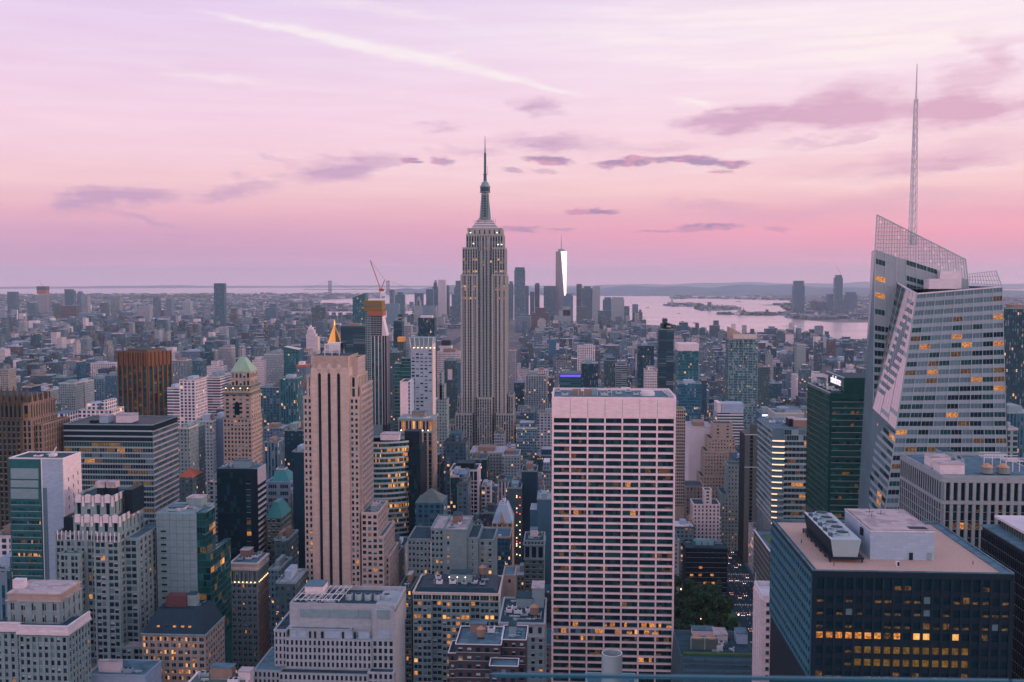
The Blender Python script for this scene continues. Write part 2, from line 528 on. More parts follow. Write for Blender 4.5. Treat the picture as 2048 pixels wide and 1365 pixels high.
# ------------------------------------------------------------------ mesh builder
class MB:
	def __init__(s):
		s.v, s.f, s.m = [], [], []

	def quad(s, a, b, c, d, mi=0):
		k = len(s.v)
		s.v += [a, b, c, d]
		s.f.append((k, k + 1, k + 2, k + 3))
		s.m.append(mi)

	def poly(s, pts, mi=0):
		k = len(s.v)
		s.v += list(pts)
		s.f.append(tuple(range(k, k + len(pts))))
		s.m.append(mi)

	def box(s, x0, x1, y0, y1, z0, z1, mi=0):
		if x1 < x0: x0, x1 = x1, x0
		if y1 < y0: y0, y1 = y1, y0
		k = len(s.v)
		s.v += [(x0, y0, z0), (x1, y0, z0), (x1, y1, z0), (x0, y1, z0), (x0, y0, z1), (x1, y0, z1), (x1, y1, z1), (x0, y1, z1)]
		s.f += [(k, k + 1, k + 5, k + 4), (k + 1, k + 2, k + 6, k + 5), (k + 2, k + 3, k + 7, k + 6), (k + 3, k, k + 4, k + 7),
				(k + 4, k + 5, k + 6, k + 7), (k + 3, k + 2, k + 1, k)]
		s.m += [mi] * 6

	def frustum(s, p0, z0, p1, z1, mi=0, top=True, mt=None):
		"""p0, p1: lists of (x, y) of equal length, counter-clockwise from above"""
		k = len(s.v)
		nn = len(p0)
		s.v += [(x, y, z0) for x, y in p0] + [(x, y, z1) for x, y in p1]
		for i in range(nn):
			j = (i + 1) % nn
			s.f.append((k + i, k + j, k + nn + j, k + nn + i))
			s.m.append(mi)
		if top:
			s.f.append(tuple(range(k + nn, k + 2 * nn)))
			s.m.append(mi if mt is None else mt)
		s.f.append(tuple(range(k + nn - 1, k - 1, -1)))
		s.m.append(mi)

	def cyl(s, cx, cy, r0, r1, z0, z1, nn=14, mi=0, top=True):
		c = [(math.cos(2 * math.pi * i / nn), math.sin(2 * math.pi * i / nn)) for i in range(nn)]
		s.frustum([(cx + r0 * a, cy + r0 * b) for a, b in c], z0, [(cx + r1 * a, cy + r1 * b) for a, b in c], z1, mi, top)

	def bar(s, a, b, r, mi=0, nn=4):
		a, b = Vector(a), Vector(b)
		d = (b - a)
		if d.length < 1e-6:
			return
		d.normalize()
		u = d.cross(Vector((0, 0, 1)))
		if u.length < 1e-3:
			u = Vector((1, 0, 0))
		u.normalize()
		w = d.cross(u)
		k = len(s.v)
		for p in (a, b):
			for i in range(nn):
				t = 2 * math.pi * (i + .5) / nn
				s.v.append(tuple(p + u * (r * math.cos(t)) + w * (r * math.sin(t))))
		for i in range(nn):
			j = (i + 1) % nn
			s.f.append((k + i, k + nn + i, k + nn + j, k + j))
			s.m.append(mi)
		s.f.append(tuple(range(k, k + nn)))
		s.f.append(tuple(range(k + 2 * nn - 1, k + nn - 1, -1)))
		s.m += [mi, mi]

	def mesh(s, name, mats, off=(0, 0, 0)):
		me = bpy.data.meshes.new(name)
		ox, oy, oz = off
		me.from_pydata([(x - ox, y - oy, z - oz) for x, y, z in s.v], [], s.f)
		for m in mats:
			me.materials.append(MATS[m] if isinstance(m, str) else m)
		if len(mats) > 1:
			me.polygons.foreach_set('material_index', s.m)
		me.polygons.foreach_set('use_smooth', [False] * len(me.polygons))
		me.update()
		return me

	def build(s, name, mats, parent=None, loc=None):
		if not s.f:
			return None
		if isinstance(mats, str):
			mats = [mats]
		off = (0, 0, 0)
		if parent is not None:
			top = parent
			while top.parent is not None:
				top = top.parent
			off = tuple(top.location)
		elif loc is not None:
			off = loc
		o = bpy.data.objects.new(name, s.mesh(name, mats, off))
		COL.objects.link(o)
		if parent is not None:
			o.parent = parent
		elif loc is not None:
			o.location = loc
		return o

# ------------------------------------------------------------------ windows and facades
PANE_MATS = ['window_glass', 'window_glass_blue', 'blind', 'blind_dim', 'lit_room', 'lit_dim', 'lit_bright', 'window_glass_green', 'teal_glass', 'pale_glass', 'grey_glass', 'lit_yellow', 'black_wall']
PI = {m: i for i, m in enumerate(PANE_MATS)}
# a pane = list of (z fraction from, to, material); mixes of panes by name
PANES = {
	'dark': [(0, 1, 'window_glass')], 'blue': [(0, 1, 'window_glass_blue')], 'green': [(0, 1, 'window_glass_green')],
	'b3': [(0, .68, 'window_glass'), (.68, 1, 'blind')], 'b5': [(0, .45, 'window_glass_blue'), (.45, 1, 'blind')], 'b1': [(0, .8, 'window_glass_blue'), (.8, 1, 'blind_dim')],
	'bf': [(0, 1, 'blind_dim')], 'bw': [(0, 1, 'blind')],
	'lit': [(0, 1, 'lit_room')], 'dim': [(0, 1, 'lit_dim')], 'bright': [(0, 1, 'lit_bright')], 'lb': [(0, .5, 'lit_room'), (.5, 1, 'blind_dim')],
	'yel': [(0, 1, 'lit_yellow')], 'teal': [(0, 1, 'teal_glass')], 'pale': [(0, 1, 'pale_glass')], 'grey': [(0, 1, 'grey_glass')],
	'ldark': [(0, .35, 'lit_dim'), (.35, 1, 'window_glass')], 'black': [(0, 1, 'black_wall')],
}
MIXES = {
	'stone': [('dark', 36), ('blue', 18), ('b3', 16), ('b1', 12), ('b5', 7), ('bf', 8), ('lit', 1.2), ('dim', 2), ('lb', .8)],
	'stone_lit': [('dark', 30), ('blue', 16), ('b1', 14), ('bf', 8), ('lit', 22), ('bright', 8), ('lb', 8)],
	'office': [('dark', 55), ('blue', 26), ('green', 12), ('ldark', 4), ('dim', 2)],
	'office_lit': [('dark', 36), ('green', 22), ('blue', 14), ('dim', 14), ('ldark', 8), ('lit', 4), ('bf', 3)],
	'plain': [('dark', 80), ('blue', 20)],
	'teal': [('teal', 60), ('green', 25), ('blue', 10), ('dim', 3), ('ldark', 2)],
	'green': [('green', 55), ('teal', 12), ('dark', 16), ('dim', 7), ('yel', 3)],
	'pale': [('grey', 40), ('pale', 18), ('blue', 20), ('green', 16), ('dim', 4)],
	'grey': [('grey', 55), ('green', 20), ('blue', 20), ('dim', 5)],
	'blindy': [('bw', 45), ('b5', 30), ('b3', 20), ('blue', 5)],
	'black': [('black', 1)],
}
PCACHE = {}


def pane_mesh(w, h, kind):
	key = (round(w, 2), round(h, 2), kind)
	if key not in PCACHE:
		mb = MB()
		for a, b, m in PANES[kind]:
			mb.quad((-w / 2, 0, h * a), (w / 2, 0, h * a), (w / 2, 0, h * b), (-w / 2, 0, h * b), PI[m])
		used = sorted(set(mb.m))
		mb.m = [used.index(i) for i in mb.m]
		PCACHE[key] = mb.mesh('window', [PANE_MATS[i] for i in used])
	return PCACHE[key]


def pick(rng, mix):
	t = rng.random() * sum(w for _, w in mix)
	for k, w in mix:
		t -= w
		if t <= 0:
			return k
	return mix[-1][0]


class Bld:
	"""one building: a root Empty and its parts"""

	def __init__(s, name, label, cat, x, y, group=None, rz=0.0, seed=None, nwin=100):
		s.root = empty(name, (x, y, gz(x, y)), label, cat, group, rz)
		s.rng = random.Random(seed if seed is not None else label)
		s.wall = MB()
		s.wmats = []
		s.win = MB()
		s.nwin = nwin
		s.parts = {}

	def wm(s, m):
		if m not in s.wmats:
			s.wmats.append(m)
		return s.wmats.index(m)

	def part(s, name, mats):
		"""a merged named part, created on first use"""
		key = (name, mats if isinstance(mats, str) else tuple(mats))
		if name in ('roof', 'duct', 'louvre_panel', 'shutter', 'service_door', 'stone_pier', 'scalloped_stone', 'corner_pier', 'roof_garden', 'lamp'):
			key = key + (len(s.parts),)
		if key not in s.parts:
			s.parts[key] = MB()
		return s.parts[key]

	def pane(s, side, u, pos, z, w, h, kind):
		off = 0.06
		if s.nwin > 0:
			s.nwin -= 1
			o = bpy.data.objects.new('window', pane_mesh(w, h, kind))
			lx, ly, lz = s.root.location
			if side == 'N':
				o.location = (u - lx, pos - off - ly, z - lz)
			elif side == 'W':
				o.location = (pos + off - lx, u - ly, z - lz)
				o.rotation_euler = (0, 0, R(90))
			else:
				o.location = (pos - off - lx, u - ly, z - lz)
				o.rotation_euler = (0, 0, R(-90))
			COL.objects.link(o)
			o.parent = s.root
			return
		for a, b, m in PANES[kind]:
			za, zb = z + h * a, z + h * b
			if side == 'N':
				p = [(u - w / 2, pos - off), (u + w / 2, pos - off)]
			elif side == 'W':
				p = [(pos + off, u - w / 2), (pos + off, u + w / 2)]
			else:
				p = [(pos - off, u + w / 2), (pos - off, u - w / 2)]
			s.win.quad((*p[0], za), (*p[1], za), (*p[1], zb), (*p[0], zb), PI[m])

	def sbox(s, mb, side, u0, u1, pos, d0, d1, z0, z1, mi=0):
		"""a box on a facade: from depth d0 to d1 outward of the wall plane"""
		if side == 'N':
			mb.box(u0, u1, pos - d1, pos - d0, z0, z1, mi)
		elif side == 'W':
			mb.box(pos + d0, pos + d1, u0, u1, z0, z1, mi)
		else:
			mb.box(pos - d1, pos - d0, u0, u1, z0, z1, mi)

	def facade(s, side, pos, a0, a1, z0, z1, st, zv=None):
		"""st keys: cw cell width, fh floor height, pw pier width, sh spandrel height, pp/sp proud of them, pm/sm materials,
		mix, sub windows per cell, sillf share of the spandrel under the window, rowlit {row from top: mix}"""
		if a1 - a0 < 0.6:
			return
		zb = z0 if zv is None else max(z0, zv)
		nc = max(1, round((a1 - a0) / st['cw']))
		cw = (a1 - a0) / nc
		fh = st['fh']
		nr = max(1, int((z1 - zb) / fh + 0.5))
		if zv is None or zv <= z0:
			fh = (z1 - z0) / nr
		pw, sh = st.get('pw', 1.0), st.get('sh', 1.4)
		pp, sp = st.get('pp', .35), st.get('sp', .25)
		mi = s.wm(st.get('pm', 'stone'))
		ms = s.wm(st.get('sm', st.get('pm', 'stone')))
		if pw > 0:
			for i in range(nc + 1):
				u = a0 + i * cw
				w2 = pw / 2
				lo, hi_ = max(a0 + .004, u - w2), min(a1 - .004, u + w2)
				s.sbox(s.wall, side, lo, hi_, pos, 0, pp, zb, z1 - .01, mi)
		if sh > 0:
			for r in range(nr + 1):
				zz = z1 - r * fh
				s.sbox(s.wall, side, a0 + .012, a1 - .012, pos, 0, sp, max(zb, zz - sh * .5) if r < nr else zb, min(z1 - .02, zz + sh * .5), ms)
		mix = MIXES[st.get('mix', 'stone')]
		rowmix = st.get('rowlit', {})
		runl = st.get('run', 1)
		sub = st.get('sub', 1)
		mull = st.get('mull', 0.25)
		skip = st.get('skip', ())
		if st.get('sill') and sh > .8:
			mw = s.wm('stone_soft')
			for r in range(1, nr + 1):
				zz = z1 - r * fh + sh * .5
				if zz > zb + .3:
					s.sbox(s.wall, side, a0 + .02, a1 - .02, pos, 0, sp + .13, zz - .16, zz + .04, mw)
		for r in range(nr):
			zt = z1 - r * fh - sh * .5
			h = fh - sh
			if h <= 0.1:
				continue
			mx = MIXES[rowmix[r]] if r in rowmix else mix
			kind = None
			left = 0
			for c in range(nc):
				if c in skip:
					continue
				ww = (cw - pw - mull * (sub - 1)) / sub
				for k in range(sub):
					u = a0 + c * cw + pw / 2 + ww * (k + .5) + mull * k
					if left <= 0:
						kind = pick(s.rng, mx)
						left = s.rng.randint(1, runl)
					left -= 1
					s.pane(side, u, pos, zt - h, ww, h, kind)

	def body(s, x0, x1, y0, y1, z0, z1, wm, rm='tar', par=1.0, roof=True):
		s.wall.box(x0, x1, y0, y1, z0, z1, s.wm(wm))
		if roof:
			t = 0.5
			rf = s.part('roof', rm)
			rf.box(x0 + t, x1 - t, y0 + t, y1 - t, z1 - .1, z1 + .06)
			if par > 0:
				mi = s.wm(wm)
				s.wall.box(x0 - .36, x1 + .36, y0 - .36, y0 + t, z1 - .05, z1 + par, mi)
				s.wall.box(x0 - .36, x1 + .36, y1 - t, y1 + .3, z1 - .05, z1 + par, mi)
				s.wall.box(x0 - .355, x0 + t, y0 + t, y1 - t, z1 - .05, z1 + par - .01, mi)
				s.wall.box(x1 - t, x1 + .355, y0 + t, y1 - t, z1 - .05, z1 + par - .01, mi)

	def tier(s, x0, x1, y0, y1, z0, z1, st, sides='NW', wm=None, rm='tar', par=1.0, zv=None, sst=None, top=0.0, roof=True):
		"""a block with window facades; top = blank band under the parapet"""
		wm = wm or st.get('pm', 'stone')
		s.body(x0, x1, y0, y1, z0, z1, wm, rm, par, roof)
		for sd in sides:
			q = sst if (sst and sd != 'N') else st
			if sd == 'N':
				s.facade('N', y0, x0, x1, z0, z1 - top, q, zv)
			elif sd == 'W':
				s.facade('W', x1, y0, y1, z0, z1 - top, q, zv)
			elif sd == 'E':
				s.facade('E', x0, y0, y1, z0, z1 - top, q, zv)

	def fan_unit(s, x, y, z, w=3.0, d=3.0, h=2.0, mat='steel'):
		mb = MB()
		mb.box(x - w / 2, x + w / 2, y - d / 2, y + d / 2, z + .3, z + h)
		mb.box(x - w / 2 + .2, x + w / 2 - .2, y - d / 2 + .2, y + d / 2 - .2, z, z + .3, 1)
		k = max(1, round(w / d))
		for i in range(k):
			cx = x - w / 2 + w / k * (i + .5)
			mb.cyl(cx, y, min(w / k, d) * .36, min(w / k, d) * .36, z + h, z + h + .25, 10, 1)
		return mb.build('cooling_unit', [mat, 'dark_metal'], s.root)

	def tank(s, x, y, z, r=2.2, h=4.0, leg=3.0, mat='wood_tank'):
		mb = MB()
		mb.cyl(x, y, r, r * .96, z + leg, z + leg + h, 14)
		t = mb.build('water_tank', mat, s.root)
		m2 = MB()
		m2.cyl(x, y, r * 1.08, .15, z + leg + h, z + leg + h + r * .7, 14)
		m2.build('tank_lid', 'tank_roof', t)
		m3 = MB()
		for a, b in ((1, 1), (1, -1), (-1, 1), (-1, -1)):
			m3.box(x + a * r * .6 - .15, x + a * r * .6 + .15, y + b * r * .6 - .15, y + b * r * .6 + .15, z, z + leg)
		m3.box(x - r * .8, x + r * .8, y - r * .8, y + r * .8, z + leg - .35, z + leg - .02)
		m3.build('tank_stand', 'dark_metal', t)

	def bulkhead(s, x0, x1, y0, y1, z0, z1, mat='grey_panel', rm='roof_grey', name='bulkhead'):
		mb = MB()
		mb.box(x0, x1, y0, y1, z0, z1)
		mb.box(x0 - .25, x1 + .25, y0 - .25, y1 + .25, z1 + .003, z1 + .35, 1)
		o = mb.build(name, [mat, rm], s.root)
		return o

	def clutter(s, x0, x1, y0, y1, z, n=5, tank=False):
		"""rooftop plant: bulkhead, cooling units, ducts, a water tank"""
		r = s.rng
		w, d = x1 - x0, y1 - y0
		if w < 5 or d < 5:
			return
		used = []

		def spot(a, b):
			for _ in range(12):
				x = r.uniform(x0 + a / 2 + .8, x1 - a / 2 - .8) if w > a + 1.8 else None
				y = r.uniform(y0 + b / 2 + .8, y1 - b / 2 - .8) if d > b + 1.8 else None
				if x is None or y is None:
					return None
				if all(abs(x - u[0]) > (a + u[2]) / 2 + .4 or abs(y - u[1]) > (b + u[3]) / 2 + .4 for u in used):
					used.append((x, y, a, b))
					return x, y
			return None
		a, b = min(w * .42, 12), min(d * .4, 10)
		p = spot(a, b)
		if p:
			h = r.uniform(2.8, 5.5)
			s.bulkhead(p[0] - a / 2, p[0] + a / 2, p[1] - b / 2, p[1] + b / 2, z, z + h, r.choice(['grey_panel', 'stone_grey', 'brick_tan', 'white_panel']),
					   r.choice(['roof_grey', 'roof_pale', 'tar']))
		if tank:
			p = spot(5, 5)
			if p:
				s.tank(p[0], p[1], z, 2.1, 3.6, 2.6)
		pp = MB()
		for i in range(3):
			xa, ya = r.uniform(x0 + .6, x1 - 4), r.uniform(y0 + .6, y1 - 4)
			xb = min(x1 - .6, xa + r.uniform(3, 14))
			yb = min(y1 - .6, ya + r.uniform(2, 12))
			pp.bar((xa, ya, z + .35), (xb, ya, z + .35), .14)
			pp.bar((xb, ya, z + .35), (xb, yb, z + .35), .14)
		pp.build('pipe_run', r.choice(['steel', 'white_metal', 'dark_metal']), s.root)
		for i in range(n // 2):
			v = MB()
			xa, ya = r.uniform(x0 + .8, x1 - .8), r.uniform(y0 + .8, y1 - .8)
			v.cyl(xa, ya, .3, .3, z, z + r.uniform(.8, 1.8), 8)
			v.cyl(xa, ya, .5, .5, z + 1.8, z + 2.0, 8)
			v.build('vent_pipe', 'steel', s.root)
		for i in range(n):
			a, b = r.uniform(2, 5), r.uniform(2, 3)
			p = spot(a, b)
			if p:
				if r.random() < .6:
					s.fan_unit(p[0], p[1], z, a, b, r.uniform(1.2, 2.4), r.choice(['steel', 'white_metal']))
				else:
					mb = s.part('duct', 'steel')
					mb.box(p[0] - a / 2, p[0] + a / 2, p[1] - .4, p[1] + .4, z + .4, z + 1.2)
					mb.box(p[0] - .35, p[0] + .35, p[1] - b / 2, p[1] - .42, z + .4, z + 1.1)

	def done(s):
		if s.wall.f:
			s.wall.build('wall', s.wmats, s.root)
		if s.win.f:
			used = sorted(set(s.win.m))
			s.win.m = [used.index(i) for i in s.win.m]
			o = s.win.build('windows', [PANE_MATS[i] for i in used], s.root)
			o['kind'] = 'stuff'
		for (name, mats, *_), mb in s.parts.items():
			mb.build(name, mats if isinstance(mats, str) else list(mats), s.root)


# facade styles
S_STONE = dict(sill=1, cw=3.1, fh=3.5, pw=1.35, sh=1.45, pp=.30, sp=.22, pm='stone', mix='stone')
S_WHITE = dict(cw=2.2, fh=3.3, pw=.9, sh=1.15, pp=.4, sp=.3, pm='stone_pale', mix='plain')


def st(base=None, **kw):
	d = dict(base or S_STONE)
	d.update(kw)
	return d


# ------------------------------------------------------------------ the shader of the far city: windows as pattern
def city_material():
	m = bpy.data.materials.new('city_wall')
	m.use_nodes = True
	q = NT(m.node_tree)
	out = q.n('ShaderNodeOutputMaterial')
	p = q.n('ShaderNodeBsdfPrincipled')
	q.lk(p.outputs[0], out.inputs[0])
	tc = q.n('ShaderNodeTexCoord')
	sp_ = q.n('ShaderNodeSeparateXYZ')
	q.lk(tc.outputs['Object'], sp_.inputs[0])
	sn = q.n('ShaderNodeSeparateXYZ')
	q.lk(tc.outputs['Normal'], sn.inputs[0])
	ac = q.n('ShaderNodeAttribute', attribute_name='tint')
	ap = q.n('ShaderNodeAttribute', attribute_name='bays')
	sb = q.n('ShaderNodeSeparateXYZ')
	q.lk(ap.outputs['Vector'], sb.inputs[0])
	pu, fu, fv = sb.outputs
	isx = q.math('GREATER_THAN', q.math('ABSOLUTE', sn.outputs[0]), 0.6)
	u = q.math('ADD', q.math('MULTIPLY', isx, sp_.outputs[1]), q.math('MULTIPLY', q.math('SUBTRACT', 1.0, isx), sp_.outputs[0]))
	cu = q.math('DIVIDE', u, q.math('MAXIMUM', pu, 0.5))
	cv = q.math('DIVIDE', sp_.outputs[2], 3.45)
	du = q.math('ABSOLUTE', q.math('SUBTRACT', q.math('FRACT', cu), 0.5))
	dv = q.math('ABSOLUTE', q.math('SUBTRACT', q.math('FRACT', cv), 0.5))
	mask = q.math('MULTIPLY', q.math('LESS_THAN', du, q.math('MULTIPLY', fu, 0.5)), q.math('LESS_THAN', dv, q.math('MULTIPLY', fv, 0.5)))
	mask = q.math('MULTIPLY', mask, q.math('GREATER_THAN', pu, 0.1))
	mask = q.math('MULTIPLY', mask, q.math('LESS_THAN', q.math('ABSOLUTE', sn.outputs[2]), 0.5))
	wn = q.n('ShaderNodeTexWhiteNoise')
	q.lk(q.comb(q.math('FLOOR', cu), q.math('FLOOR', cv), isx), wn.inputs['Vector'])
	nz = q.noise(tc.outputs['Object'], 0.05, 3.0, 0.6)
	k = q.math('MULTIPLY_ADD', q.math('SUBTRACT', nz.outputs['Fac'], 0.5), 0.5, 1.0)
	n2 = q.noise(tc.outputs['Object'], 0.6, 2.0, 0.6)
	k = q.math('MULTIPLY', k, q.math('MULTIPLY_ADD', q.math('SUBTRACT', n2.outputs['Fac'], 0.5), 0.35, 1.0))
	wall = q.mix(1.0, ac.outputs['Color'], q.comb(k, k, k), 'MULTIPLY')
	gcol = q.ramp(wn.outputs['Value'], [(0.0, (0.001, 0.035, 0.055, 1)), (0.6, (0.003, 0.065, 0.095, 1)), (0.82, (0.03, 0.13, 0.17, 1)), (1.0, (0.20, 0.24, 0.28, 1))])
	sg = q.n('ShaderNodeSeparateColor')
	q.lk(ac.outputs['Color'], sg.inputs[0])
	tn = q.smooth(sg.outputs[1], 0.15, 0.60, 1.0, 0.0)
	wall = q.mix(1.0, wall, q.mix(tn, (0.96, 1.0, 1.04, 1), (0.54, 0.98, 1.14, 1)), 'MULTIPLY')  # darker walls turned teal: cool shade put into the wall colour
	q.lk(q.mix(mask, wall, gcol), p.inputs['Base Color'])
	q.lk(q.math('MULTIPLY_ADD', mask, -0.6, 0.88), p.inputs['Roughness'])
	p.inputs['Specular IOR Level'].default_value = 0.25
	swn = q.n('ShaderNodeSeparateColor')
	q.lk(wn.outputs['Color'], swn.inputs[0])
	al = q.n('ShaderNodeAttribute', attribute_name='lit')
	lit = q.math('LESS_THAN', swn.outputs[1], al.outputs['Fac'])
	# lamps light only part of a pane
	sub = q.math('GREATER_THAN', n2.outputs['Fac'], 0.42)
	e = q.math('MULTIPLY', q.math('MULTIPLY', mask, lit), sub)
	p.inputs['Emission Color'].default_value = (1.0, 0.50, 0.20, 1)
	q.lk(q.math('MULTIPLY', e, q.math('MULTIPLY_ADD', swn.outputs[2], 1.1, 0.25)), p.inputs['Emission Strength'])
	MATS['city_wall'] = m


city_material()


class Boxes:
	"""many boxes in one mesh with per-face tint / bays / lit, filled through numpy"""

	def __init__(s):
		s.b = []

	def add(s, x0, x1, y0, y1, z0, z1, wall, roof, bays=(3.2, .5, .5), lit=.03, ang=0.0):
		s.b.append((x0, x1, y0, y1, z0, z1, *wall[:3], *roof[:3], *bays, lit, ang))

	def mesh(s, name, off=(0, 0, 0)):
		a = np.array(s.b, dtype=np.float64)
		N = len(a)
		x0, x1, y0, y1, z0, z1 = a[:, 0], a[:, 1], a[:, 2], a[:, 3], a[:, 4], a[:, 5]
		V = np.zeros((N, 8, 3))
		V[:, [0, 3, 4, 7], 0] = x0[:, None]
		V[:, [1, 2, 5, 6], 0] = x1[:, None]
		V[:, [0, 1, 4, 5], 1] = y0[:, None]
		V[:, [2, 3, 6, 7], 1] = y1[:, None]
		V[:, :4, 2] = z0[:, None]
		V[:, 4:, 2] = z1[:, None]
		ang = a[:, 16]
		cx, cy = ((x0 + x1) / 2)[:, None], ((y0 + y1) / 2)[:, None]
		c, sn = np.cos(ang)[:, None], np.sin(ang)[:, None]
		dx, dy = V[:, :, 0] - cx, V[:, :, 1] - cy
		V[:, :, 0] = cx + dx * c - dy * sn
		V[:, :, 1] = cy + dx * sn + dy * c
		V -= np.array(off)
		fi = np.array([[0, 1, 5, 4], [1, 2, 6, 5], [2, 3, 7, 6], [3, 0, 4, 7], [4, 5, 6, 7]])
		Fa = (fi[None] + (np.arange(N) * 8)[:, None, None]).reshape(-1)
		me = bpy.data.meshes.new(name)
		me.vertices.add(N * 8)
		me.vertices.foreach_set('co', V.reshape(-1))
		nf = N * 5
		me.loops.add(nf * 4)
		me.loops.foreach_set('vertex_index', Fa)
		me.polygons.add(nf)
		me.polygons.foreach_set('loop_start', np.arange(nf) * 4)
		me.update(calc_edges=True)
		tint = np.ones((N, 5, 4))
		tint[:, :4, :3] = a[:, None, 6:9]
		tint[:, 4, :3] = a[:, 9:12]
		bays = np.repeat(a[:, None, 12:15], 5, axis=1)
		lit = np.repeat(a[:, 15:16], 5, axis=1)
		at = me.attributes.new('tint', 'FLOAT_COLOR', 'FACE')
		at.data.foreach_set('color', tint.reshape(-1))
		at = me.attributes.new('bays', 'FLOAT_VECTOR', 'FACE')
		at.data.foreach_set('vector', bays.reshape(-1))
		at = me.attributes.new('lit', 'FLOAT', 'FACE')
		at.data.foreach_set('value', lit.reshape(-1))
		me.polygons.foreach_set('use_smooth', np.zeros(nf, dtype=bool))
		me.materials.append(MATS['city_wall'])
		return me

	def build(s, name, parent=None, loc=(0, 0, 0)):
		o = bpy.data.objects.new(name, s.mesh(name, loc if parent is None else tuple(parent.location)))
		COL.objects.link(o)
		if parent is None:
			o.location = loc
		else:
			o.parent = parent
		return o

# ------------------------------------------------------------------ hero buildings
def hx(xl, xr, yt, Y):
	a, z = W(xl, yt, Y)
	return a, W(xr, yt, Y)[0], z


def Yb(xw, px, py):
	d = ray(px, py)
	return xw * d.y / d.x


def zat(py, Y, px=1142):
	return W(px, py, Y)[1]


FOOT = []      # footprints that the filler city keeps clear of


def foot(x0, x1, y0, y1):
	FOOT.append((x0, x1, y0, y1))


def B(name, label, cat, x0, x1, y0, y1, group=None, rz=0.0, nwin=100):
	foot(x0, x1, y0, y1)
	return Bld(name, label, cat, (x0 + x1) / 2, (y0 + y1) / 2, group, rz, None, nwin)


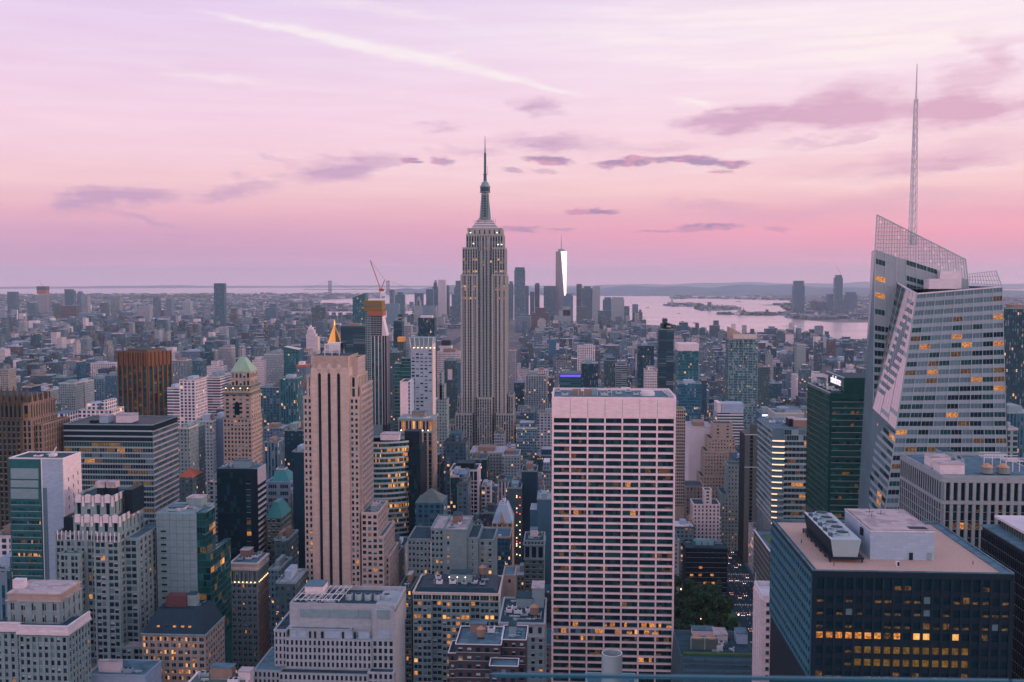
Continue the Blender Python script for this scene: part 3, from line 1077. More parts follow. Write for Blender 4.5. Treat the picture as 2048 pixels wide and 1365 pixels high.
def empire():
	Y = 1262.0
	sx = lambda px, py=556: W(px, py, Y)[0]
	zz = lambda py: zat(py, Y)
	x0, x1 = sx(894, 850), sx(1045, 850)
	b = B('setback_skyscraper', 'tallest tower, pale limestone with setbacks and a needle mast, in the middle of the view', 'skyscraper', x0, x1, Y - 14, Y + 44)
	S = st(cw=3.3, fh=3.75, pw=1.25, sh=1.5, pp=.7, sp=.30, pm='tower_stone', sm='blue_steel', mix='office', rowlit={3: 'stone_lit', 4: 'stone_lit', 7: 'stone_lit'})
	S2 = st(S, rowlit={}, mix='stone')
	zv = zz(930)

	def t(a, c, yt, ya, yb, s=S, sides='NW', zlow=None, zt=None):
		p, r = sx(a, 556), sx(c, 556)
		z1 = zt if zt is not None else zz(yt)
		b.tier(p, r, Y + ya, Y + yb, 0 if zlow is None else zlow, z1, s, sides, 'tower_stone', 'roof_grey', .8, zv=max(zv, zlow or 0), top=1.5)
	# lower wings with planted terraces
	t(894, 911.5, 851, 0, 44, S2, 'N')
	t(1027.5, 1045, 851, 0, 44, S2, 'NW')
	g = lambda: b.part('roof_garden', 'grass_roof')
	for a, c in ((895, 910), (1029, 1044)):
		g().box(sx(a), sx(c), Y + 1, Y + 20, zz(851) + .1, zz(851) + 1.4)
	t(911.7, 945, 828, -8, 44, S2, 'NE')
	t(993, 1027.3, 828, -8, 44, S2, 'NW')
	t(955, 984, 796, -8, 20, S2, 'N')
	t(913.5, 922.5, 797, 4, 40, S2, 'N')
	t(1016.5, 1026, 793, 4, 40, S2, 'NW')
	# the shaft: two wings with a recessed centre bay
	t(922.3, 955, 550, 0, 40, S, 'N', zt=zz(550))
	t(984, 1012, 550, 0, 40, S, 'NW', zt=zz(550))
	t(955.1, 983.9, 545, 3.5, 40, st(S, pm='stone_grey'), 'N', zt=zz(500))
	t(924.8, 955, 496, 1.2, 38, S, 'N', zlow=zz(552), zt=zz(496))
	t(984, 1009.5, 496, 1.2, 38, S, 'NW', zlow=zz(552), zt=zz(496))
	t(932, 1005.5, 469, 3, 36, st(S, sh=4.5, fh=9), 'NW', zlow=zz(502), zt=zz(469))
	t(934.5, 1003.3, 457, 4.2, 34, st(S, sh=9, fh=12, cw=6, pw=4.4), 'NW', zlow=zz(470), zt=zz(457))
	# wide piers that mark the corners of each wing
	pr = lambda: b.part('corner_pier', 'tower_stone')
	for px in (923.2, 933.5, 945, 954, 985.2, 995.5, 1004, 1011.2):
		xx = sx(px)
		pr().box(xx - 1.3, xx + 1.3, Y - 1.5 + .12, Y - .1, zz(796) if 950 < px < 990 else zz(828), zz(551))
	for px in (962.5, 969.5, 976.5):
		xx = sx(px)
		pr().box(xx - .9, xx + .9, Y + 1.8, Y + 3.4, zz(796), zz(474))
		pr().cyl(xx, Y + 3.4, .9, .3, zz(474), zz(470), 6)
	# stepped crown and mast
	cx, cy = sx(968), Y + 19
	cr = MB()
	for i, (w, ya_, yb_) in enumerate(((26.5, 457, 453), (24, 452.6, 450), (21.5, 449.6, 446), (18.5, 445.6, 442.5), (15, 442, 439), (11.5, 438.6, 435))):
		hw = w / 1.585
		cr.box(cx - hw, cx + hw, cy - hw * .62, cy + hw * .62, zz(ya_), zz(yb_) - .3, 0)
		cr.box(cx - hw + .8, cx + hw - .8, cy - hw * .62 + .8, cy + hw * .62 - .8, zz(yb_) - .31, zz(yb_ - .6), 1)
	cr.build('stepped_crown', ['white_metal', 'dark_metal'], b.root)
	m = MB()
	oc = lambda r: [(cx + r * math.cos(R(22.5 + 45 * i)), cy + r * math.sin(R(22.5 + 45 * i))) for i in range(8)]
	m.frustum(oc(6.2), zz(437), oc(5.2), zz(384), 0)
	for i in range(4):
		a = R(45 + 90 * i)
		dx, dy = math.cos(a), math.sin(a)
		m.frustum([(cx + dx * 8.2 - 1.1, cy + dy * 8.2 - 1.1), (cx + dx * 8.2 + 1.1, cy + dy * 8.2 - 1.1), (cx + dx * 8.2 + 1.1, cy + dy * 8.2 + 1.1), (cx + dx * 8.2 - 1.1, cy + dy * 8.2 + 1.1)], zz(437),
				  [(cx + dx * 5.2 - .6, cy + dy * 5.2 - .6), (cx + dx * 5.2 + .6, cy + dy * 5.2 - .6), (cx + dx * 5.2 + .6, cy + dy * 5.2 + .6), (cx + dx * 5.2 - .6, cy + dy * 5.2 + .6)], zz(386), 0)
	for k in range(9):
		z = zz(432 - k * 5)
		m.box(cx - 1.6, cx + 1.6, cy - 6.35, cy - 5.2, z, z + 1.9, 1)
	m.build('mast', ['stone_grey', 'window_glass_blue'], b.root)
	l = MB()
	l.cyl(cx, cy, 6.4, 6.4, zz(381), zz(369), 16, 1)
	l.cyl(cx, cy, 6.8, 6.8, zz(382.5), zz(381), 16)
	l.cyl(cx, cy, 6.7, 6.7, zz(371), zz(369), 16)
	l.cyl(cx, cy, 5.6, 4.4, zz(369), zz(362.5), 16)
	l.cyl(cx, cy, 4.4, 2.2, zz(362.5), zz(359), 16)
	l.build('lantern', ['grey_panel', 'window_glass_blue'], b.root)
	an = MB()
	an.cyl(cx, cy, 2.1, 1.9, zz(359), zz(345), 8)
	an.cyl(cx, cy, 2.9, 2.9, zz(345.5), zz(344.5), 8)
	an.cyl(cx, cy, 1.55, 1.3, zz(344), zz(302), 8)
	for k in range(7):
		an.cyl(cx, cy, 1.9, 1.9, zz(340 - k * 5.5), zz(339.3 - k * 5.5), 8)
	an.cyl(cx, cy, 1.9, 1.9, zz(302.6), zz(301.8), 8)
	an.cyl(cx, cy, .8, .18, zz(302), zz(266), 6)
	an.bar((cx + 3.2, cy, zz(345)), (cx + 3.2, cy, zz(329)), .25)
	an.build('antenna', 'blue_steel', b.root)
	wh = MB()
	for i in range(14):
		a = b.rng.uniform(0, 6.28)
		r = b.rng.uniform(9, 16)
		h = b.rng.uniform(2, 7)
		x, y = cx + r * math.cos(a), cy + r * .6 * math.sin(a)
		wh.bar((x, y, zz(444)), (x, y, zz(444) + h), .22)
	wh.build('whip_antennas', 'dark_metal', b.root)
	for px, py in ((941, 466), (994, 466), (947, 488), (996, 490), (1003, 490)):
		w_ = MB()
		w_.box(sx(px) - .7, sx(px) + .7, Y + .2, Y + 1.0, zz(py), zz(py) + 1.0)
		w_.build('floodlight', 'lamp_white', b.root)
	b.done()


def five_hundred():
	Y = 560.0
	sx = lambda px, py=800: W(px, py, Y)[0]
	zz = lambda py: zat(py, Y)
	x0, x1 = sx(605), sx(728)
	b = B('striped_stone_tower', 'slender beige stone tower with three black vertical stripes, left of centre', 'skyscraper', x0 - 2, sx(776, 1100), Y - 2, Y + 38)
	P = 'stone'
	S = st(cw=3.0, fh=3.44, pw=1.15, sh=1.4, mix='stone', pp=.25, sp=.2, pm=P)
	zv = zz(1240)
	# central slab, blank stone with three dark stripes
	a, c, zt = sx(623, 742), sx(699, 742), zz(738)
	b.body(a, c, Y - 1.0, Y + 30, 0, zt, P, 'tar', 0, roof=False)
	stripe = MB()
	for px in (640.5, 659.5, 678.5):
		xx = sx(px)
		stripe.box(xx - .78, xx + .78, Y - 1.12, Y - 1.02, zv, zz(752))
		stripe.poly([(xx - .78, Y - 1.121, zz(752)), (xx + .78, Y - 1.121, zz(752)), (xx, Y - 1.121, zz(748.5))])
	stripe.build('window_stripes', 'black_wall', b.root)
	fl = lambda: b.part('stone_pier', P)
	for px, w in ((629.5, 3.6), (650, 3.6), (669, 3.6), (690.5, 4.6)):
		xx = sx(px)
		fl().box(xx - w / 2, xx + w / 2, Y - 1.35, Y - 1.0, zv, zz(742))
	# crown of fluted stone
	cr = MB()
	z0, z1 = zt, zz(715)
	cr.box(a + .3, c - .3, Y - .6, Y + 24, z0, z1)
	nf = 26
	for i in range(nf + 1):
		xx = a + .5 + (c - a - 1) / nf * i
		cr.box(xx - .18, xx + .18, Y - .95, Y - .6, z0, z1 + .4)
	for px in (640.5, 659.5, 678.5):
		xx = sx(px)
		cr.box(xx - 1.3, xx + 1.3, Y - 1.3, Y - .6, z0 - 1, zz(736))
		cr.frustum([(xx - 1.3, Y - 1.3), (xx + 1.3, Y - 1.3), (xx + 1.3, Y - .6), (xx - 1.3, Y - .6)], zz(736), [(xx - .1, Y - 1.0), (xx + .1, Y - 1.0), (xx + .1, Y - .6), (xx - .1, Y - .6)], zz(729), 0)
	ys = [Y + 1 + i * 2.2 for i in range(11)]
	for yy in ys:
		cr.box(c - .3, c + .05, yy - .2, yy + .2, z0, z1 + .3)
	cr.build('crown', [P], b.root)
	rf = MB()
	rf.box(a + .8, c - .8, Y, Y + 23, z1, z1 + .2)
	rf.build('roof', 'tar', b.root)
	# cooling plant in a steel frame over the crown
	k = MB()
	fx0, fx1 = sx(646, 700), sx(675, 700)
	zf = [zz(715), zz(703), zz(693)]
	for xx in (fx0, (fx0 + fx1) / 2, fx1):
		for yy in (Y + 4, Y + 16):
			k.box(xx - .2, xx + .2, yy - .2, yy + .2, zf[0], zf[2])
	for z in zf[1:]:
		for yy in (Y + 4, Y + 16):
			k.box(fx0 - .5, fx1 + .5, yy - .18, yy + .18, z - .18, z + .18)
		for xx in (fx0, fx1):
			k.box(xx - .17, xx + .17, Y + 4.2, Y + 15.8, z - .17, z + .17)
	k.build('steel_frame', 'white_metal', b.root)
	k = MB()
	k.box(sx(652, 700), sx(676, 700), Y + 6, Y + 15, zz(703) + .2, zz(690))
	k.box(sx(677, 700), sx(681, 700), Y + 6, Y + 15, zz(703) + .2, zz(689), 1)
	k.build('cooling_plant', ['white_metal', 'black_wall'], b.root)
	# side wings of windows
	SW = st(S, cw=3.05)
	b.tier(sx(607), a - .05, Y, Y + 32, 0, zz(800), SW, 'N', P, 'tar', .8, zv=zv)
	b.tier(sx(613, 760), a - .06, Y + 1, Y + 30, zz(801), zz(757), st(S, cw=4, pw=2.4, sh=.8, fh=7, mix='office'), 'N', P, 'tar', .6)
	b.tier(c + .05, sx(717), Y, Y + 32, 0, zz(800), SW, 'N', P, 'tar', .8, zv=zv)
	b.tier(c + .06, sx(713, 760), Y + 1, Y + 30, zz(801), zz(757), st(S, cw=4, pw=2.4, sh=.8, fh=7, mix='office'), 'NW', P, 'tar', .6)
	# the stepped west side
	b.tier(sx(717) + .02, sx(721.5), Y + 3, Y + 34, 0, zz(778), st(S, cw=3.0, mix='stone'), 'NW', P, 'tar', .6, zv=zv)
	b.tier(c - 3, sx(709.5, 720), Y + 8, Y + 28, zz(760), zz(722), st(S, cw=3.0, pw=2.2, mix='office', sh=2), 'W', P, 'tar', .6)
	# lower shoulder blocks at the right
	x3 = sx(756, 1020)
	b.tier(sx(721.5) + .05, x3, Y - 1, Y + 30, 0, zz(1033), st(S, cw=2.9), 'NW', P, 'roof_grey', .9, zv=zv)
	b.clutter(sx(724), x3 - 1, Y, Y + 24, zz(1033), 3)
	b.tier(x3 + .05, sx(768, 1080), Y - 1.5, Y + 34, 0, zz(1080), st(S, cw=2.9), 'NW', P, 'roof_grey', .9, zv=zv)
	b.tier(sx(768, 1080) + .05, sx(776, 1120), Y + 4, Y + 34, 0, zz(1125), st(S, cw=3), 'NW', P, 'roof_grey', .9, zv=zv)
	b.done()


def grace():
	Y = 528.0
	x0, x1, zt = hx(1104, 1352, 796, Y)
	b = B('gridded_slab_tower', 'wide pink stone slab tower with seven columns of long dark windows, centre right', 'skyscraper', x0, x1, Y - 3, Y + 40)
	zz = lambda py: zat(py, Y)
	P = 'granite_pink'
	S = st(cw=(x1 - x0 - 1.2) / 7, fh=14.40 * Y / 2004, pw=.85, sh=1.30, pp=.34, sp=.27, pm=P, mix='office', run=2, sub=6, mull=.08, rowlit={7: 'office_lit', 9: 'office_lit', 13: 'office_lit', 19: 'office_lit', 21: 'office_lit', 29: 'stone_lit', 30: 'stone_lit', 31: 'office_lit', 34: 'office_lit'})
	b.wall.box(x0, x1, Y + .02, Y + 38, 0, zt, b.wm(P))
	dk = MB()
	dk.box(x0 + .8, x1 - .8, Y - .03, Y + .01, zz(1365), zz(834))
	dk.build('window_backing', 'black_wall', b.root)
	z1 = zz(834)
	# the blank band at the top with its joints
	b.wall.box(x0 - .1, x1 + .1, Y - .40, Y, z1, zt, b.wm(P))
	jm = b.part('joint', 'stone_grey')
	for i in range(1, 7):
		u = x0 + .6 + (x1 - x0 - 1.2) / 7 * i
		jm.box(u - .1, u + .1, Y - .43, Y - .3, z1, zt - .5)
	b.facade('N', Y, x0 + .6, x1 - .6, zz(1365), z1, S)
	for u in (x0, x1 - .7):
		b.wall.box(u, u + .7, Y - .55, Y, 0, zt, b.wm(P))
	# roof behind a parapet
	rf = MB()
	rf.box(x0 + 1, x1 - 1, Y + 1, Y + 37, zt - 1.2, zt + .02)
	rf.build('roof', 'roof_grey', b.root)
	pp = MB()
	pp.box(x0, x1, Y - .3, Y + .6, zt, zt + .5)
	pp.box(x0, x0 + .7, Y + .6, Y + 38, zt, zt + 1.2)
	pp.box(x1 - .7, x1, Y + .6, Y + 38, zt, zt + 1.2)
	pp.box(x0 + .7, x1 - .7, Y + 37.3, Y + 38, zt, zt + 1.2)
	pp.build('parapet', P, b.root)
	q = MB()
	q.box(W(1145, 790, Y)[0], W(1184, 790, Y)[0], Y + 12, Y + 20, zt, zt + 2.6)
	q.build('penthouse', 'brick_tan', b.root)
	q = MB()
	q.box(W(1184.5, 790, Y)[0], W(1196, 790, Y)[0], Y + 12, Y + 22, zt, zt + 3.2)
	q.build('plant_room', 'grey_panel', b.root)
	q = MB()
	xx = W(1299, 790, Y)[0]
	q.cyl(xx, Y + 14, 4.0, 4.0, zt, zt + 1.6, 20)
	q.cyl(xx, Y + 14, 3.4, 3.4, zt + 1.6, zt + 2.6, 20)
	q.build('round_tank', 'white_metal', b.root)
	for px in (1115, 1130, 1210, 1222, 1240, 1262, 1275):
		xx = W(px, 790, Y)[0]
		b.fan_unit(xx, Y + b.rng.uniform(8, 28), zt, b.rng.uniform(2, 4.5), 2.5, b.rng.uniform(1, 2))
	q = MB()
	for px, h in ((1157, 3.4), (1168, 5), (1196, 2.4), (1225, 3)):
		xx = W(px, 790, Y)[0]
		q.bar((xx, Y + 10, zt), (xx, Y + 10, zt + h), .12)
	q.box(W(1166, 790, Y)[0] - 1, W(1166, 790, Y)[0] + .6, Y + 9, Y + 9.5, zt + 2.6, zt + 4.2)
	q.build('roof_mast', 'white_metal', b.root)
	for i in range(3):
		q = MB()
		q.bar((W(1336 + i * 5, 790, Y)[0], Y + 30, zt + .6), (W(1341 + i * 5, 790, Y)[0], Y + 4, zt + .6), .28)
		q.build('roof_rail', 'white_metal', b.root)
	b.done()


def boa():
	"""faceted glass tower with a raked screen and a spire"""
	Y = 520.0
	zz = lambda py: zat(py, Y, 1850)
	fx = lambda px, py, yy=Y: W(px, py, yy)[0]
	b = B('faceted_glass_tower', 'pale faceted glass tower with a raked top and tall white spire, at the right', 'skyscraper', fx(1738, 800), fx(2022, 800), Y, Y + 75)
	A = lambda px, py, yy: (*(lambda w: (w[0], yy, w[1]))(W(px, py, yy)),)
	Y2, YB = Y + 25, Y + 45
	tl, tr = A(1754, 430, Y2), A(1931, 519, Y2)
	sl, sr = A(1750, 500, Y2), A(1936, 560, Y2)

	def lerp(a, c, t):
		return tuple(a[i] + (c[i] - a[i]) * t for i in range(3))
	mats = ['pale_glass', 'grey_glass', 'window_glass_green', 'lit_room', 'lit_dim', 'window_glass', 'blind_dim', 'facet_glass', 'rear_panel']
	rng = b.rng
	fr = MB()
	FH = 17.3 * Y / 2004

	def panelled(mb, p00, p10, p11, p01, cols_, kindf, band=.45, fw=.10, off=.10):
		"""glass rows and pale floor bands over a quad: bottom-left, bottom-right, top-right, top-left"""
		e1, e2 = Vector(p10) - Vector(p00), Vector(p11) - Vector(p10)
		nv_ = e1.cross(e2).normalized()
		if nv_.y > 0.001 or (abs(nv_.y) <= 0.001 and nv_.x > 0):
			nv_ = -nv_
		rows_ = max(1, round((max(p01[2], p11[2]) - min(p00[2], p10[2])) / FH))
		sh = lambda p, o: tuple(p[i] + nv_[i] * o for i in range(3))
		mb.quad(p00, p10, p11, p01, 1)
		for r in range(rows_):
			t0, t1 = r / rows_, (r + 1) / rows_
			tm = t0 + (t1 - t0) * band
			a0, a1, m0, m1, c0, c1 = [lerp(q, s_, t) for t in (t0, tm, t1) for q, s_ in ((p00, p01), (p10, p11))]
			mb.quad(*[sh(p, off + .12) for p in (a0, a1, m1, m0)], kindf(r, -1, rows_, cols_))
			mb.quad(*[sh(p, o) for p, o in ((m0, off), (m1, off), (m1, off + .12), (m0, off + .12))], 0)
			for c in range(cols_):
				u0, u1 = c / cols_, (c + 1) / cols_
				q = [lerp(m0, m1, u0), lerp(m0, m1, u1), lerp(c0, c1, u1), lerp(c0, c1, u0)]
				mb.quad(*[sh(p, off) for p in q], kindf(r, c, rows_, cols_))
		for c in range(cols_ * 3 + 1):
			u = c / (cols_ * 3)
			fr.bar(sh(lerp(p00, p10, u), off + .2), sh(lerp(p01, p11, u), off + .2), fw * (1.9 if c % 3 == 0 else .55))

	def kf(lit, dark, top=0):
		def f(r, c, nr, nc):
			if c < 0:
				return 0
			if r >= nr - top:
				return 1 if rng.random() < .9 else 4
			t = rng.random()
			return 3 if t < lit * .35 else 4 if t < lit else 5 if t < lit + dark * .5 else 2 if t < lit + dark else 1
		return f
	ZL = 1200
	c_top, c_mid, c_low = A(1834, 588, Y), A(1792, 860, Y), A(1744, ZL, Y)
	r_top, r_low = A(2004, 574, Y), A(2028, ZL, Y)
	r_mid = A(2012, 860, Y)
	f_top = A(1813, 577, Y + 12)
	b_top, b_mid = A(1795, 566, Y2), A(1746, 817, Y2)
	b_low = (b_mid[0] - 3, Y2, c_low[2])
	k_mid, k_low = A(1727, 817, YB), None
	k_low = (k_mid[0] - 3, YB, c_low[2])

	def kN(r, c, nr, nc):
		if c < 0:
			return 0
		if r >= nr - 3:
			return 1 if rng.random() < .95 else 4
		# paler panes left of a falling diagonal: sky reflection put into their colour
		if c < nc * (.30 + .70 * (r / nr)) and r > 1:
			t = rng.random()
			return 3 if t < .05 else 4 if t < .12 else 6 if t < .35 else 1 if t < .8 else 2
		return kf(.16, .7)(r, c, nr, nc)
	gl = MB()
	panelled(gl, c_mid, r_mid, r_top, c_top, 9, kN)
	panelled(gl, c_low, r_low, r_mid, c_mid, 10, kf(.22, .6))
	gl.build('front_glazing', mats, b.root)
	gl = MB()
	panelled(gl, b_mid, b_mid, f_top, b_top, 2, kf(.06, .6))
	gl.build('side_facet', mats, b.root)
	gl = MB()
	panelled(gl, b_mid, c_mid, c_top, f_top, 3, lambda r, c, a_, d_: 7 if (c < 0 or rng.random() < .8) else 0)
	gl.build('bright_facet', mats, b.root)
	gl = MB()
	panelled(gl, b_low, c_low, c_mid, b_mid, 4, kf(.10, .3))
	panelled(gl, k_low, b_low, b_mid, k_mid, 3, lambda r, c, a_, d_: 0 if (c < 0 or rng.random() < .3) else (8 if rng.random() < .8 else 2))
	gl.build('lower_flank', mats, b.root)
	gl = MB()
	kl_b, kl_t = k_mid, A(1743, 503, YB)
	rl_b = A(1746, 817, Y2)
	panelled(gl, kl_b, rl_b, sl, kl_t, 2, lambda r, c, a_, d_: 0 if (c < 0 or rng.random() < .6) else 8)
	gl.build('rear_flank', mats, b.root)
	gl = MB()
	rr_b = A(1950, 817, Y2)

	def kR(r, c, nr, nc):
		if c < 0:
			return 0 if r < nr - 9 else 8
		if r >= nr - 9:
			return (3 if r in (nr - 4, nr - 6) else 2) if (c == 0 and r % 2 == nr % 2) else (2 if (c in (3, 4, 5) and r in (nr - 1, nr - 3, nr - 4)) else 8)
		return kf(.06, .8)(r, c, nr, nc)
	panelled(gl, rl_b, rr_b, sr, sl, 9, kR, band=.38)
	gl.build('rear_glazing', mats, b.root)
	rf = MB()
	rf.poly([sl, sr, (sr[0], YB + 14, sr[2]), kl_t])
	zr_ = r_top[2] - 1.2
	rf.poly([(c_top[0], Y + .3, zr_), (r_top[0], Y + .3, zr_), (r_top[0], YB + 14, zr_), (b_top[0], YB, zr_)])
	rf.build('roof', 'roof_grey', b.root)
	wl = MB()
	wl.poly([r_low, (r_low[0], YB + 14, r_low[2]), (r_top[0], YB + 14, r_top[2]), r_top])
	wl.poly([(k_low[0] + .2, YB, k_low[2]), (r_low[0], YB + 14, r_low[2]), (sr[0], YB + 14, sr[2]), kl_t, k_mid])
	wl.build('rear_wall', 'grey_glass', b.root)
	bs = MB()
	bs.frustum([(k_low[0], YB), (c_low[0], Y), (r_low[0], Y), (r_low[0], YB + 14)], 0, [(k_low[0], YB), (c_low[0], Y), (r_low[0], Y), (r_low[0], YB + 14)], c_low[2])
	bs.build('base', 'grey_glass', b.root)
	fx = lambda px, py, yy=Y: W(px, py, yy)[0]
	fl_t, fr_t, back_l = c_top, r_top, b_top
	# open lattice screen above the rear roof
	sc_ = MB()
	nh, nv = 8, 34
	for i in range(nv + 1):
		u = i / nv
		sc_.bar(lerp(sl, sr, u), lerp(tl, tr, u), .16 if i % 3 else .26)
	z_lo, z_hi = min(sl[2], sr[2]), tl[2]
	for k in range(1, 13):
		z = sl[2] + (tl[2] - sl[2]) * k / 9 - 9
		# span where the screen contains this height
		pts = []
		for i in range(201):
			u = i / 200
			lo, hi_ = lerp(sl, sr, u), lerp(tl, tr, u)
			if lo[2] <= z <= hi_[2]:
				f = (z - lo[2]) / max(1e-6, hi_[2] - lo[2])
				pts.append(lerp(lo, hi_, f))
		if len(pts) > 2:
			sc_.bar(pts[0], pts[-1], .16)
	sc_.bar(tl, tr, .34)
	sc_.bar(sl, tl, .34)
	sc_.bar(sr, tr, .34)
	sc_.build('screen_lattice', 'steel', b.root)
	# translucent panes of the screen
	pn = MB()
	for i in range(nv):
		for k in range(10):
			u0, u1 = i / nv, (i + 1) / nv
			f0, f1 = k / 10, (k + 1) / 10
			if b.rng.random() < .93:
				q = [lerp(lerp(sl, sr, a), lerp(tl, tr, a), f) for a, f in ((u0, f0), (u1, f0), (u1, f1), (u0, f1))]
				pn.quad(*[(x, y + .05, z) for x, y, z in q])
	pn.build('screen_glass', 'screen_glass', b.root)
	# back part of the crown at the far right, a lattice gable
	c1 = [A(1934, 566, Y + 34), A(2004, 572, Y + 34), A(1992, 542, Y + 34), A(1935, 549, Y + 34)]
	lt = MB()
	for i in range(13):
		u = i / 12
		lt.bar(lerp(c1[0], c1[1], u), lerp(c1[3], c1[2], u), .16)
	for i in range(4):
		u = i / 3
		lt.bar(lerp(c1[0], c1[3], u), lerp(c1[1], c1[2], u), .18)
	cc = A(2004, 574, Y + 12)
	lt.bar(c1[2], cc, .35)
	lt.bar(c1[1], cc, .3)
	for i in range(1, 6):
		lt.bar(lerp(c1[2], cc, i / 6), lerp(c1[1], cc, i / 6), .14)
	lt.build('gable_lattice', 'steel', b.root)
	fr.build('mullions', 'steel', b.root)
	# roof of the front volume with white plant rooms
	pl = MB()
	zr = min(fl_t[2], fr_t[2]) - 1
	for (a, c, t_, ya, yb) in ((1858, 1916, 558, 12, 20), (1880, 1923, 543, 21, 30)):
		xa, xc = fx(a, 570, Y + ya), fx(c, 570, Y + ya)
		pl.box(xa, xc, Y + ya, Y + yb, zr, zat(t_, Y + ya, 1880))
	pl.build('plant_room', 'white_panel', b.root)
	pt = MB()
	pt.bar(fl_t, (fr_t[0], fr_t[1], fr_t[2]), .5)
	pt.bar(fl_t, f_top, .5)
	pt.bar(f_top, back_l, .5)
	pt.build('parapet', 'white_metal', b.root)
	# the spire
	sx_, sy = fx(1825.5, 470, Y + 30), Y + 30
	s1 = MB()
	zb = zat(490, sy, 1825)
	z1 = zat(200, sy, 1825)
	z2 = zat(128, sy, 1825)
	rb, rt = 1.75, .75
	segs = 17
	for i in range(segs):
		a, c = i / segs, (i + 1) / segs
		ra, rc = rb + (rt - rb) * a, rb + (rt - rb) * c
		za, zc = zb + (z1 - zb) * a, zb + (z1 - zb) * c
		cor = [(1, 1), (1, -1), (-1, -1), (-1, 1)]
		for j, (p, q) in enumerate(cor):
			p2, q2 = cor[(j + 1) % 4]
			s1.bar((sx_ + p * ra, sy + q * ra, za), (sx_ + p * rc, sy + q * rc, zc), .22)
			s1.bar((sx_ + p * ra, sy + q * ra, za), (sx_ + p2 * rc, sy + q2 * rc, zc), .12)
			s1.bar((sx_ + p * ra, sy + q * ra, za), (sx_ + p2 * ra, sy + q2 * ra, za), .16)
	s1.cyl(sx_ - .5, sy, 1.0, .45, zb, z1, 8)
	s1.cyl(sx_, sy, .6, .22, z1, z2, 8)
	s1.box(sx_ - .9, sx_ + .9, sy - .9, sy + .9, z1 - .4, z1 + .3)
	s1.build('spire', 'white_metal', b.root)
	b.done()


def screen_glass():
	m = bpy.data.materials.new('screen_glass')
	m.use_nodes = True
	q = NT(m.node_tree)
	out = q.n('ShaderNodeOutputMaterial')
	p = q.n('ShaderNodeBsdfPrincipled')
	t = q.n('ShaderNodeBsdfTransparent')
	t.inputs[0].default_value = (0.93, 0.93, 0.9, 1)
	mx = q.n('ShaderNodeMixShader')
	mx.inputs[0].default_value = 0.36
	p.inputs['Base Color'].default_value = (0.42, 0.42, 0.44, 1)
	p.inputs['Roughness'].default_value = .25
	q.lk(t.outputs[0], mx.inputs[1])
	q.lk(p.outputs[0], mx.inputs[2])
	q.lk(mx.outputs[0], out.inputs[0])
	MATS['screen_glass'] = m


screen_glass()
glass_mat('rear_panel', (0.27, 0.36, 0.41), rough=0.2, spec=0.6, var=0.12)
glass_mat('facet_glass', (0.74, 0.62, 0.68), rough=0.12, spec=0.8, var=0.08)  # the facet's bright pink sky reflection is put into this colour


